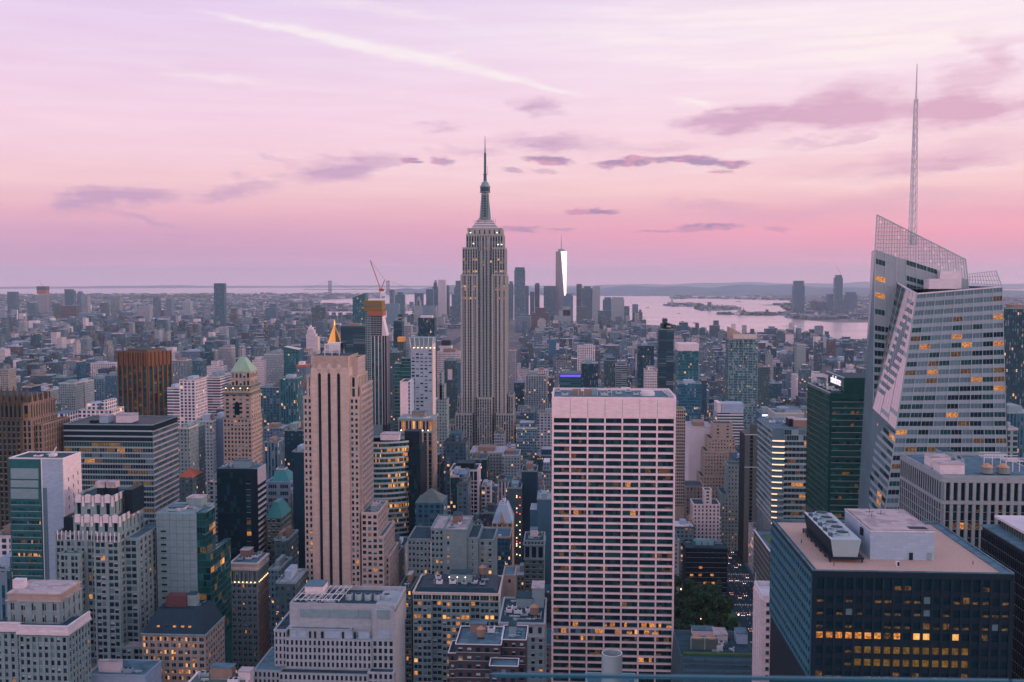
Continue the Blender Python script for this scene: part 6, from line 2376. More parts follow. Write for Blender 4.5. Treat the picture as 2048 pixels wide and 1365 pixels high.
	S = st(S_WHITE, pm='stone_soft', cw=9.55 * Y / 2004, fh=15.2 * Y / 2004, pw=.95, sh=1.1, sp=.25, pp=.35)
	z1 = zz(1280)
	b.tier(fx(571), fx(743), Y, Y + 30, 0, z1, S, 'N', 'stone_soft', 'tar', 0, zv=zz(1335), roof=False)
	b.tier(fx(744), fx(787), Y + .8, Y + 30, 0, z1, st(S, cw=2.35), 'N', 'stone_soft', 'tar', 0, zv=zz(1335), roof=False)
	zt = zz(1216)
	b.body(fx(575), fx(743), Y + 4, Y + 28, z1, zz(1224), 'stone_soft', 'tar', 0, roof=False)
	b.body(fx(743) + .05, fx(790), Y + 2, Y + 30, z1, zz(1222), 'stone_soft', 'tar', 0, roof=False)
	b.body(fx(578), fx(700), Y + 1.2, Y + 4, z1, zz(1262), 'stone_soft', 'roof_grey', .2)
	lv = lambda: b.part('louvre_panel', 'grey_panel')
	for a, c in ((595, 654), (655, 713), (714, 737)):
		lv().box(fx(a, 1240), fx(c, 1240), Y + 3.8, Y + 3.95, zz(1243), zz(1226))
	lv().box(fx(752, 1240), fx(778, 1240), Y + 1.8, Y + 1.95, zz(1240), zz(1222))
	sh_ = lambda: b.part('shutter', 'lavender_panel')
	for a, c in ((581, 592), (594, 612), (648, 680), (688, 704), (716, 738)):
		sh_().box(fx(a, 1270), fx(c, 1270), Y + 1.0, Y + 1.15, z1 + .3, zz(1264))
	sh_().box(fx(754, 1270), fx(779, 1270), Y + 1.75, Y + 1.9, z1 + .3, zz(1262))
	dk = lambda: b.part('service_door', 'black_wall')
	for a, c in ((617, 621), (627, 631), (641, 646), (683, 687), (707, 711)):
		dk().box(fx(a, 1270), fx(c, 1270), Y + .8, Y + .98, z1 + .2, zz(1266))
	# open roof well with fans
	zr = zz(1224)
	wl = MB()
	xa, xb = fx(575), fx(790)
	wl.box(xa, xb, Y + 4, Y + 4.6, zr, zr + 2.2)
	wl.box(xa, xb, Y + 29.4, Y + 30, zr, zr + 2.2)
	wl.box(xa, xa + .6, Y + 4.6, Y + 29.4, zr, zr + 2.18)
	wl.box(xb - .6, xb, Y + 2, Y + 29.4, zr, zr + 2.18)
	wl.build('roof_wall', 'stone_soft', b.root)
	b.part('roof_floor', 'tar').box(xa + .6, xb - .6, Y + 4.6, Y + 29.4, zr, zr + .3)
	for i in range(5):
		f = MB()
		xx = fx(682 + i * 19.6, 1214)
		f.cyl(xx, Y + 16, 1.75, 1.6, zr + .3, zr + 3.0, 16)
		f.cyl(xx, Y + 16, 1.35, 1.35, zr + 3.0, zr + 3.06, 16, 1)
		f.build('roof_fan', ['steel', 'black_wall'], b.root)
	fr = MB()
	for i in range(9):
		xx = fx(582 + i * 11, 1214)
		fr.bar((xx, Y + 6, zr + 2.6), (xx + 1.2, Y + 28, zr + 2.6), .16)
	for yy in (8, 16, 26):
		fr.bar((fx(578, 1214), Y + yy, zr + 2.6), (fx(672, 1214), Y + yy, zr + 2.6), .2)
	fr.build('steel_grillage', 'white_metal', b.root)
	b.clutter(fx(580), fx(670), Y + 6, Y + 28, zr + .3, 7)
	# lower steps
	b.tier(fx(546, 1270), fx(570.5, 1270), Y + 2, Y + 26, 0, zz(1268), S, 'N', 'stone_soft', 'tar', .6, zv=zz(1335))
	b.tier(fx(565, 1345), fx(740, 1345), Y - 5, Y, 0, zz(1340), S, 'N', 'stone_soft', 'tar', .3, zv=zz(1400))
	b.tier(fx(740, 1345) + .05, fx(790, 1345), Y - 4, Y + .7, 0, zz(1337), st(S, cw=2.35), 'NW', 'stone_soft', 'tar', .3, zv=zz(1400))
	b.tier(fx(512, 1345), fx(564, 1345), Y - 3, Y + 24, 0, zz(1340), S, 'N', 'stone_soft', 'roof_grey', .3, zv=zz(1400))
	b.done()
	# near brown roof bottom left
	Y = 400.0
	x0, x1, zt = hx(372, 486, 1372, Y)
	b = B('brown_roofed_block', 'low block with a flat brown roof and white vent boxes, bottom left of centre', 'building', x0, x1, Y, Y + 14)
	b.body(x0, x1, Y, Y + 14, 0, zt, 'granite_pink', 'stone_brown', .5)
	b.bulkhead(W(478, 1345, Y + 8)[0], W(502, 1345, Y + 8)[0], Y + 7, Y + 12, zt, zt + 3.6, 'white_panel', 'roof_pale')
	b.clutter(x0 + 1, x1 - 1, Y + 1, Y + 13, zt, 5)
	b.done()
	# low grey roof with wedge, bottom left
	Y = 430.0
	x0, x1, zt = hx(175, 290, 1350, Y)
	b = B('wedge_roofed_block', 'low pale grey block with a wedge-shaped roof light, bottom left', 'building', x0, x1, Y, Y + 18)
	b.body(x0, x1, Y, Y + 18, 0, zt, 'lavender_panel', 'roof_grey', .4)
	m = MB()
	xm = W(222, 1340, Y + 8)[0]
	m.frustum([(xm - 6, Y + 6), (xm + 6, Y + 6), (xm + 6, Y + 14), (xm - 6, Y + 14)], zt, [(xm + 2, Y + 7), (xm + 3, Y + 7), (xm + 3, Y + 13), (xm + 2, Y + 13)], zt + 3)
	m.build('wedge_roof', 'roof_grey', b.root)
	b.clutter(x0 + 1, x1 - 1, Y + 1, Y + 6, zt, 3)
	b.done()


def right_heroes():
	# pier building 1133-like, corner at 1885
	Y = 417.0
	x0, zt = W(1885, 955, Y)
	x1 = W(2100, 955, Y)[0]
	zz = lambda py: zat(py, Y, 1950)
	YB = Y + 52
	b = B('tall_pier_office_block', 'block of tall pale piers with two tanks on its roof, right edge', 'office tower', x0, x1, Y, YB)
	P = 'pier_stone'
	cw = 14.05 * Y / 2004
	z1, z2 = zz(965), zz(1003)
	b.body(x0, x1, Y, YB, 0, zt, P, 'roof_grey', .8)
	S = st(cw=cw, fh=z1 - z2, pw=1.3, sh=.6, pp=.9, sp=.3, pm=P, mix='plain')
	b.facade('N', Y, x0 + .6, x1, z2, z1, S)
	S2 = st(S, fh=3.7, sh=.9, sp=.12, sm='black_wall', mix='office', rowlit={2: 'dimrow'})
	MIXES['dimrow'] = [('ldark', 20), ('lit', 30), ('dim', 50)]
	b.facade('N', Y, x0 + .6, x1, zz(1130), z2 - 1.3, S2)
	b.wall.box(x0, x1, Y - .95, Y, z2 - 1.2, z2 + .2, b.wm(P))
	b.wall.box(x0, x1, Y - .95, Y, z1, zt, b.wm(P))
	E = st(S, cw=2.75, pw=.8, pp=.3)
	b.facade('E', x0, Y + .5, YB, z2, z1, E)
	b.facade('E', x0, Y + .5, YB, zz(1130), z2 - 1.3, st(S2, cw=2.75, pw=.8, pp=.3, rowlit={}))
	b.wall.box(x0 - .35, x0, Y - .94, YB, z2 - 1.2, z2 + .2, b.wm(P))
	b.wall.box(x0 - .35, x0, Y - .94, YB, z1, zt, b.wm(P))
	for (a, c, ya, yb, h) in ((1880, 1929, 6, 14, 4.6), (1861, 1900, 20, 28, 5)):
		xa, xc = W(a, 950, Y + ya)[0], W(c, 950, Y + ya)[0]
		b.bulkhead(max(xa, x0 + 1), xc, Y + ya, Y + yb, zt, zt + h - .4, 'white_panel', 'roof_pale', 'chiller')
	for px in (1970, 2002):
		xx = W(px, 945, Y + 10)[0]
		b.tank(xx, Y + 8, zt, 2.4, 2.6, .5, 'raw_concrete')
	q = MB()
	for yy in (10, 14, 18, 22, 26, 30):
		pass
	for (xa, xb, yy) in ((1968, 2012, 22), (2012, 2048, 14)):
		a, c = W(xa, 930, Y + yy)[0], W(xb, 930, Y + yy)[0]
		for z in (zt + 4.4, zt + 5.8):
			q.bar((a, Y + yy, z), (c, Y + yy, z), .16)
			q.bar((a, Y + yy + 6, z), (c, Y + yy + 6, z), .16)
		k = 8
		for i in range(k + 1):
			u = a + (c - a) * i / k
			q.bar((u, Y + yy, zt + 4.4), (u, Y + yy, zt + 5.8), .12)
			q.bar((u, Y + yy, zt + 4.4), (u, Y + yy + 6, zt + 4.4), .12)
			if i % 3 == 0:
				q.bar((u, Y + yy, zt), (u, Y + yy, zt + 4.4), .2)
	q.build('steel_gantry', 'white_metal', b.root)
	b.clutter(x0 + 12, x1 - 20, Y + 28, YB - 2, zt, 8)
	b.done()
	# dark slab with white penthouse, far right bottom
	xw = W(1965, 1052, 377)[0]
	Ya, Ybk = 318.0, 377.0
	zt = W(1965, 1052, 377)[1]
	b = B('dark_terrace_tower', 'dark tower with a bright white roof slab and glazed penthouse, bottom right edge', 'office tower', xw, xw + 45, Ya, Ybk)
	b.wall.box(xw, xw + 45, Ya, Ybk, 0, zt, b.wm('dark_metal'))
	b.facade('E', xw, Ya, Ybk, zt - 60, zt - 1.5, st(cw=1.6, fh=3.8, pw=.6, sh=1.8, pp=.5, sp=.2, pm='dark_metal', mix='plain'))
	b.facade('N', Ya, xw, xw + 45, zt - 60, zt - 1.5, st(cw=1.6, fh=3.8, pw=.6, sh=1.8, pp=.5, sp=.2, pm='dark_metal', mix='plain'))
	m = MB()
	m.box(xw - .6, xw + 45, Ya - .6, Ybk + .3, zt, zt + .5)
	m.build('terrace_edge', 'roof_grey', b.root)
	m = MB()
	m.box(xw + 5, xw + 45, Ya + 3, Ybk - 3, zt + .5, zt + 3.6)
	m.build('penthouse_glazing', 'window_glass_green', b.root)
	q = MB()
	for i in range(26):
		yy = Ya + 3 + i * 2.05
		q.box(xw + 4.8, xw + 4.98, yy, yy + .25, zt + .5, zt + 3.6)
	q.build('penthouse_mullion', 'brick_tan', b.root)
	m = MB()
	m.box(xw + 3.6, xw + 46, Ya + 1.5, Ybk - 1.5, zt + 3.6, zt + 4.4)
	m.build('white_roof_slab', 'white_panel', b.root)
	m = MB()
	m.box(xw + 14, xw + 40, Ya + 18, Ya + 50, zt + 4.4, zt + 9)
	m.build('plant_room', 'lavender_panel', b.root)
	b.done()
	# green glass tower (sign)
	Y = 603.0
	x0, zt = W(1690, 752, Y)
	x1 = W(1745, 752, Y)[0]
	zz = lambda py: zat(py, Y, 1690)
	xl_, zs = W(1660, 787, Y)
	YB = Y + 56
	b = B('green_glass_tower', 'dark green glass tower with a lit white sign, left of the faceted tower', 'office tower', xl_, x1, Y, YB)
	G_ = 'deep_green'
	glass_mat('deep_green', (0.006, 0.075, 0.068), spec=.5, bump=.08)
	glass_mat('mid_green', (0.02, 0.13, 0.12), spec=.5, bump=.1)
	b.wall.box(xl_, x1 + 10, Y, YB, 0, zs, b.wm(G_))
	S = st(cw=11.5, fh=12.45 * Y / 2004, pw=1.0, sh=1.9, pp=.2, sp=.22, pm=G_, mix='green', sub=6, mull=.15)
	b.facade('N', Y, W(1664, 800, Y)[0], x1 + 4, zz(1050), zz(795), S)
	b.facade('E', xl_, Y, YB, zz(1050), zs - 1, st(S, cw=1.6, pw=.10, sh=.5, sub=1, mix='greenflank'))
	# upper block set back
	yu = Y + 2
	xu0 = W(1661, 760, yu)[0]
	zu = W(1690, 757, yu)[1]
	YU = yu + 36
	b.wall.box(x0, x1 + 10, yu, YU, zs, zu, b.wm(G_))
	cp = MB()
	cp.box(x0 - .2, x0 + .5, yu, YU, zu, zu + .5)
	cp.box(xl_ - .2, xl_ + .5, Y, YB, zs, zs + .5)
	cp.build('coping', 'steel', b.root)
	b.part('roof', 'tar').box(x0 + .5, x1 + 9, yu + .5, YU - 1, zu, zu + .2)
	b.part('roof', 'tar').box(xl_ + .5, x0 - .3, Y + .5, YB - 1, zs, zs + .2)
	b.clutter(xl_ + 1, xl_ + 9, Y + 4, YB - 2, zs + .2, 10)
	# glowing lettering on the east wall of the upper block
	letters = bpy.data.curves.new('lit_sign', 'FONT')
	letters.body = 'salesforce'
	letters.size = 7.0
	letters.extrude = .12
	letters.align_x = 'CENTER'
	letters.align_y = 'CENTER'
	letters.space_character = .85
	tmp = bpy.data.objects.new('tmp', letters)
	COL.objects.link(tmp)
	dg = bpy.context.evaluated_depsgraph_get()
	dg.update()
	me = bpy.data.meshes.new_from_object(tmp.evaluated_get(dg))
	me.materials.clear()
	me.materials.append(MATS['sign_glow'])
	bpy.data.objects.remove(tmp)
	o = bpy.data.objects.new('lit_sign', me)
	COL.objects.link(o)
	o.parent = b.root
	lx, ly, lz = b.root.location
	o.location = (x0 - .25 - lx, yu + 18 - ly, (zs + zu) / 2 + 1.2 - lz)
	o.rotation_euler = (R(90), 0, R(-90))
	b.done()
	# 5 Bryant like: curved corner with lit strips
	Y = 771.0
	x0, zt = W(1545, 858, Y)
	x1 = W(1640, 858, Y)[0]
	zz = lambda py: zat(py, Y, 1590)
	YB = Y + 60
	b = B('ribbon_light_office', 'grey office block with glowing light strips on its curved corner', 'office tower', x0, x1, Y, YB)
	fh = 11.9 * Y / 2004
	b.wall.box(x0, x1, Y, YB, 0, zt, b.wm('grey_glass'))
	S = st(cw=3.0, fh=fh, pw=.2, sh=1.7, pp=.15, sp=.35, pm='grey_panel', sm='steel', mix='office_lit', run=3)
	xa = W(1569, 858, Y)[0]
	b.facade('N', Y, xa, x1, zz(1045), zt - 9, S)
	b.facade('E', x0, Y, YB, zz(1045), zt - 1, st(S, mix='grey', sh=1.3, fh=fh))
	b.facade('N', Y, xa, x1, zt - 9, zt - .5, st(S, mix='pale', sh=.4, fh=4.2, cw=1.8))
	# round corner
	for k in range(15):
		z = zt - 8.5 - k * fh
		c = MB()
		pts = [(xa - (xa - x0) * math.sin(t * math.pi / 2 * 1) * 1.0, Y - 1.8 * math.cos(t * math.pi / 2) - .4) for t in [i / 8 for i in range(9)]]
		pts = pts[::-1]
		inner = [(p[0], Y + .3) for p in pts[::-1]]
		c.frustum(pts + inner, z - 1.3, pts + inner, z)
		c.build('curved_balcony', 'steel', b.root)
		wdt = .5 if k > 6 else 1
		n_ = 9 if k < 5 else (8 if k < 9 else 6)
		c = MB()
		for i in range(n_ - 1):
			p, q = pts[i], pts[i + 1]
			c.quad((p[0], p[1] - .06, z - 1.0), (q[0], q[1] - .06, z - 1.0), (q[0], q[1] - .06, z - .15), (p[0], p[1] - .06, z - .15))
		c.build('light_strip', 'strip_glow', b.root)
	b.part('roof', 'roof_grey').box(x0 + .5, x1 - .5, Y + .5, YB - .5, zt, zt + .2)
	b.bulkhead(W(1578, 845, Y + 12)[0], W(1588, 845, Y + 12)[0] + 3, Y + 12, Y + 24, zt + .2, zt + 6, 'dark_metal', 'roof_pale')
	b.clutter(x0 + 2, x1 - 2, Y + 6, YB - 4, zt + .2, 9)
	b.done()
	# brown twin pier tower
	Y = 890.0
	x0, x1, zt = hx(1490, 1522, 870, Y)
	zz = lambda py: zat(py, Y, 1505)
	b = B('brown_twin_pier_tower', 'slim brown tower with a rounded top, right of the stepped beige tower', 'tower block', x0, x1, Y, Y + 30)
	P = 'brick_brown'
	b.wall.box(x0, x1, Y, Y + 28, 0, zt, b.wm('black_wall'))
	for a, c in ((1490, 1500), (1506, 1514), (1519, 1522)):
		b.wall.box(W(a, 870, Y)[0], W(c, 870, Y)[0], Y - .9, Y + .1, 0, zt + 1, b.wm(P))
	b.facade('N', Y, x0, x1, zz(1150), zt - 1, st(cw=2.2, fh=3.5, pw=.2, sh=.9, pp=.1, sp=.12, pm='dark_metal', mix='plain'))
	m = MB()
	m.cyl(W(1512, 855, Y + 8)[0], Y + 10, 5.2, 5.2, zt, zz(852), 20)
	m.cyl(W(1512, 855, Y + 8)[0], Y + 10, 4.4, 4.4, zz(852), zz(852) + .1, 20, 1)
	m.build('rounded_top', ['brick_brown', 'black_wall'], b.root)
	m = MB()
	m.box(x0 - .4, x1 + .4, Y - 1.2, Y + .2, zt, zt + .5)
	m.box(x0 - .4, x1 + .4, Y - 1.2, Y - .7, zz(935), zz(935) + .5)
	m.build('coping', 'white_metal', b.root)
	b.done()
	# stepped beige tower
	Y = 1010.0
	zz = lambda py: zat(py, Y, 1440)
	sx = lambda px, py=900: W(px, py, Y)[0]
	b = B('stepped_beige_tower', 'beige stepped brick tower with many small windows, right of the pink slab tower', 'tower block', sx(1402), sx(1480), Y, Y + 36)
	P = 'stone_tan'
	S = st(cw=3.0, fh=3.5, pw=1.7, sh=1.8, pm=P, mix='stone')
	b.tier(sx(1428), sx(1467), Y + 8, Y + 26, zz(880), zz(851), st(S, cw=9, pw=7.6), 'NE', P, 'tar', .8)
	b.tier(sx(1418), sx(1471), Y + 4, Y + 30, zz(935), zz(880), S, 'NE', P, 'tar', .8)
	b.tier(sx(1410), sx(1474), Y + 2, Y + 32, zz(985), zz(905), S, 'NE', P, 'tar', .8)
	b.tier(sx(1402), sx(1478), Y, Y + 36, 0, zz(955), S, 'NE', P, 'tar', .8, zv=zz(1130))
	b.done()
	# dark block right of it
	Y = 930.0
	x0, x1, zt = hx(1450, 1489, 990, Y)
	b = B('dusky_lit_dot_block', 'dark shaded block dotted with small lit windows, left of the brown twin pier tower', 'building', x0, x1, Y, Y + 30)
	b.tier(x0 - 3, x1, Y, Y + 30, 0, zt, st(cw=3.2, fh=3.6, pw=1.8, sh=1.8, pm='stone_grey', mix='stone', rowlit={4: 'stone_lit', 10: 'stone_lit'}), 'NE', 'stone_grey', 'tar', .8, zv=zat(1160, Y))
	b.tier(x0 + 3, x1, Y + 4, Y + 24, zt, zat(930, Y), st(cw=3.2, fh=3.6, pw=1.8, sh=1.8, pm='stone_grey', mix='stone'), 'NE', 'stone_grey', 'tar', .8)
	b.done()
	# beige grid residence beside the pink slab
	Y = 900.0
	x0, x1, zt = hx(1352, 1371, 821, Y)
	b = B('beige_grid_residence', 'narrow beige tower of tight dark windows hugging the right side of the pink slab', 'tower block', x0 - 8, x1, Y, Y + 20)
	b.tier(x0 - 8, x1, Y, Y + 20, 0, zt, st(cw=1.9, fh=2.95, pw=.6, sh=1.1, pm='stone_tan', mix='office'), 'NE', 'stone_tan', 'grass_roof', .8, zv=zat(1010, Y))
	b.done()
	# white stepped residence
	Y = 880.0
	zz = lambda py: zat(py, Y, 1415)
	sx = lambda px, py=1000: W(px, py, Y)[0]
	b = B('white_stepped_residence', 'white stepped block with balconies and a tank tower, above the park trees', 'building', sx(1387), sx(1440), Y, Y + 24)
	P = 'white_panel'
	S = st(cw=3.4, fh=3.4, pw=1.9, sh=1.6, pm=P, mix='office')
	b.tier(sx(1387), sx(1440), Y, Y + 22, 0, zz(1010), S, 'NE', P, 'tar', .5, zv=zz(1095))
	b.tier(sx(1409), sx(1424), Y + 3, Y + 14, zz(1010), zz(983), st(S, cw=5, pw=4), 'NE', P, 'tar', .6)
	for k in range(5):
		q = MB()
		z = zz(1036 + k * 9)
		q.box(sx(1384), sx(1390), Y - 1, Y + 1, z, z + .5)
		q.box(sx(1437), sx(1443), Y - 1, Y + 1, z, z + .5)
		q.build('balcony', 'white_metal', b.root)
	q = MB()
	q.bar((sx(1417), Y - .3, zz(1000)), (sx(1418), Y - .3, zz(1060)), .25)
	q.build('flue', 'white_metal', b.root)
	b.done()
	# beige block behind it
	Y = 950.0
	x0, x1, zt = hx(1358, 1408, 974, Y)
	b = B('beige_fluted_block', 'beige fluted block behind the white stepped residence', 'building', x0, x1, Y, Y + 26)
	b.tier(x0, x1, Y, Y + 26, 0, zt, st(cw=3.2, fh=3.6, pw=1.9, sh=1.4, pp=.6, sp=.1, pm='stone_tan', mix='bluestone'), 'NE', 'stone_tan', 'tar', 1, zv=zat(1100, Y))
	b.done()
	# black block with lit windows over the park
	Y = 800.0
	x0, x1, zt = hx(1372, 1455, 1098, Y)
	b = B('black_parkside_block', 'low black block with a few warm lit windows, behind the park trees', 'building', x0, x1, Y, Y + 26)
	b.tier(x0, x1, Y, Y + 24, 0, zt, st(cw=5, fh=4.2, pw=3.0, sh=2.4, pm='black_wall', mix='plain'), 'N', 'black_wall', 'tar', .6, zv=zat(1210, Y))
	for px, py in ((1383, 1150), (1400, 1150), (1424, 1150), (1401, 1135), (1410, 1166), (1418, 1166), (1426, 1166)):
		m = MB()
		u, z = W(px, py, Y)
		m.box(u - 1.3, u + 1.3, Y - .75, Y - .5, z - .9, z + .9)
		m.build('window', 'lit_room', b.root)
	m = MB()
	for a, c in ((1393, 1404), (1407, 1417), (1419, 1429)):
		m.box(W(a, 1100, Y)[0], W(c, 1100, Y)[0], Y + 5.8, Y + 6.4, zt + 1.6, zt + 4.2)
	m.build('roof_skylight', 'blind', b.root)
	m = MB()
	m.box(W(1390, 1100, Y)[0], W(1432, 1100, Y)[0], Y + 6.5, Y + 14, zt, zt + 4.4)
	m.build('roof_pavilion', 'teal_roof', b.root)
	b.clutter(x0 + 1, x1 - 1, Y + 15, Y + 23, zt, 5)
	b.done()
	# brown block with white edge in front of the dark office tower (green roof patch)
	Y = 520.0
	x0, zt = W(1540, 1105, Y)
	b = B('rust_lit_block', 'brown brick block with a small roof lawn, left of the dark office tower', 'building', x0, x0 + 16, Y, Y + 44)
	b.tier(x0, x0 + 16, Y, Y + 44, 0, zt, st(cw=3.2, fh=3.4, pw=1.9, sh=1.7, pm='brick_brown', mix='stone'), 'NE', 'brick_brown', 'roof_grey', .5, zv=zat(1300, Y))
	m = MB()
	m.box(x0 - .5, x0 + .3, Y - .5, Y + 44, zt + .5, zt + .75)
	m.build('coping', 'white_metal', b.root)
	m = MB()
	m.box(x0 + 3, x0 + 8, Y + 12, Y + 36, zt + .07, zt + .4)
	m.build('roof_lawn', 'grass_roof', b.root)
	b.done()
	# slim white tower at 1508-1540
	Y = 410.0
	x0, zt = W(1526, 1191, Y)
	x1 = W(1560, 1191, Y)[0]
	b = B('slim_white_tower', 'slim white tower with a sunken roof, just left of the dark office tower', 'tower block', x0, x1, Y, Y + 20)
	P = 'white_panel'
	b.wall.box(x0, x1, Y, Y + 20, 0, zt - 2, b.wm(P))
	for (a, c, d, e) in ((x0, x0 + .5, Y, Y + 20), (x1 - .5, x1, Y, Y + 20), (x0 + .5, x1 - .5, Y, Y + .5), (x0 + .5, x1 - .5, Y + 19.5, Y + 20)):
		b.wall.box(a, c, d, e, zt - 2, zt, b.wm('white_metal'))
	b.facade('N', Y, x0 + .8, x0 + 6, zat(1400, Y), zt - 2.2, st(cw=2.4, fh=3.4, pw=1.1, sh=1.7, pm=P, mix='teal'))
	b.facade('E', x0, Y + 1, Y + 19, zat(1400, Y), zt - 2.2, st(cw=4.2, fh=3.4, pw=3.0, sh=1.7, pm=P, mix='blindy', pp=.5))
	q = MB()
	q.bar((x0 + .5, Y + 19, zt), (x0 + .5, Y + 19, zt + 4), .1)
	q.build('flagpole', 'white_metal', b.root)
	b.done()
	# roof with tanks in front of the park
	Y = 452.0
	x0, x1, zt = hx(1362, 1512, 1312, Y)
	zz = lambda py: zat(py, Y, 1430)
	b = B('tank_roofed_block', 'slope-fronted block with a boxed pair of tanks on its roof, below the park', 'building', x0, x1, Y - 8, Y + 34)
	m = MB()
	m.frustum([(x0 - 1, Y - 8), (x1 + 1, Y - 8), (x1 + 1, Y + 34), (x0 - 1, Y + 34)], zz(1400), [(x0, Y), (x1, Y), (x1, Y + 34), (x0, Y + 34)], zt)
	m.frustum([(x0 - 1, Y - 8), (x1 + 1, Y - 8), (x1 + 1, Y + 34), (x0 - 1, Y + 34)], 0, [(x0 - 1, Y - 8), (x1 + 1, Y - 8), (x1 + 1, Y + 34), (x0 - 1, Y + 34)], zz(1400) - .01)
	tl_ = m
	for r in range(9):
		for c in range(26):
			t = r / 9
			u = x0 + 1 + (x1 - x0 - 2) * c / 26
			yy = Y - 8 + 8 * (1 - t) - .15
			z = zt + (zz(1400) - zt) * t - .9
			tl_.box(u, u + (x1 - x0) / 26 - .3, yy - .9 - .1, yy, z - 1.0, z, 1)
	m.build('sloped_front', ['blue_steel', 'roof_grey'], b.root)
	b.part('roof', 'tar').box(x0 + .3, x1 - .3, Y + 1, Y + 33, zt, zt + .15)
	p = MB()
	ta, tb = W(1383, 1300, Y + 8)[0], W(1436, 1300, Y + 8)[0]
	p.box(ta, tb, Y + 8, Y + 13, zt, zt + 5)
	p.build('tank_box', 'stone_brown', b.root)
	for k in range(2):
		xx = ta + (tb - ta) * (.25 + .5 * k)
		m = MB()
		m.cyl(xx, Y + 10.5, 2.6, .3, zt + 5, zt + 6.6, 14)
		m.build('tank_lid', 'tank_roof', b.root)
	q = MB()
	for xx in (ta - .3, (ta + tb) / 2, tb + .3):
		q.bar((xx, Y + 7.6, zt), (xx, Y + 7.6, zt + 6), .14)
	q.bar((ta - .3, Y + 7.6, zt + 6), (tb + .3, Y + 7.6, zt + 6), .14)
	q.build('tank_frame', 'white_metal', b.root)
	b.bulkhead(x1 - 6, x1 - 1, Y + 16, Y + 24, zt, zt + 5, 'lavender_panel', 'roof_grey')
	b.bulkhead(W(1385, 1262, Y + 26)[0], W(1430, 1262, Y + 26)[0], Y + 25, Y + 31, zt, zt + 3, 'white_panel', 'roof_grey')
	b.clutter(x0 + 12, x1 - 8, Y + 2, Y + 30, zt, 9)
	b.part('planter', 'grass_roof').box(x0 + 1, x1 - 1, Y + .4, Y + 1.8, zt + .15, zt + 1.2)
	b.done()
	# round flue tank in front of the pink slab
	Y = 352.0
	xc, zt = W(1224, 1306, Y)
	b = B('round_flue_block', 'low roof with a round open-topped steel flue, in front of the pink slab tower', 'building', xc - 9, xc + 9, Y - 6, Y + 14)
	zr = zat(1378, Y)
	b.body(xc - 9, xc + 9, Y - 6, Y + 14, 0, zr, 'grey_panel', 'roof_grey', .6)
	r = 21 * Y / 2004
	m = MB()
	k = 24
	co = [(math.cos(2 * math.pi * i / k), math.sin(2 * math.pi * i / k)) for i in range(k)]
	for i in range(k):
		j = (i + 1) % k
		a, c = co[i], co[j]
		m.quad((xc + r * a[0], Y + r * a[1], zr), (xc + r * c[0], Y + r * c[1], zr), (xc + r * c[0], Y + r * c[1], zt), (xc + r * a[0], Y + r * a[1], zt))
		r2 = r - .35
		m.quad((xc + r * a[0], Y + r * a[1], zt), (xc + r * c[0], Y + r * c[1], zt), (xc + r2 * c[0], Y + r2 * c[1], zt), (xc + r2 * a[0], Y + r2 * a[1], zt), 1)
		m.quad((xc + r2 * c[0], Y + r2 * c[1], zr), (xc + r2 * a[0], Y + r2 * a[1], zr), (xc + r2 * a[0], Y + r2 * a[1], zt), (xc + r2 * c[0], Y + r2 * c[1], zt), 0)
	m.build('flue', ['steel', 'white_metal'], b.root)
	m = MB()
	m.cyl(xc, Y, r - .5, .3, zt - 3.4, zt - 1.6, 16)
	m.build('flue_cowl', 'tank_roof', b.root)
	b.done()


MIXES['greenflank'] = [('mg', 30), ('dg', 60), ('teal', 10)]
MIXES['bluestone'] = [('bf', 60), ('blue', 40)]


def strip_glow():
	pbr('strip_glow', (0.9, 0.7, 0.5), 0.5, 0, 1, 0, emit=(1.0, 0.60, 0.36), estr=1.35)


strip_glow()
glass_mat('deep_green', (0.006, 0.075, 0.068), spec=.5, bump=.08)
glass_mat('mid_green', (0.02, 0.13, 0.12), spec=.5, bump=.1)
PANE_MATS += ['deep_green', 'mid_green']
PI = {m: i for i, m in enumerate(PANE_MATS)}
PANES['mg'] = [(0, 1, 'mid_green')]
PANES['dg'] = [(0, 1, 'deep_green')]

empire()
five_hundred()
grace()
boa()
dark_office()
left_gothic()
teal_slab()
banded_slab()
deco_crown()
pink_cornice()
simple_heroes()
middle_heroes()
lower_middle()
right_heroes()

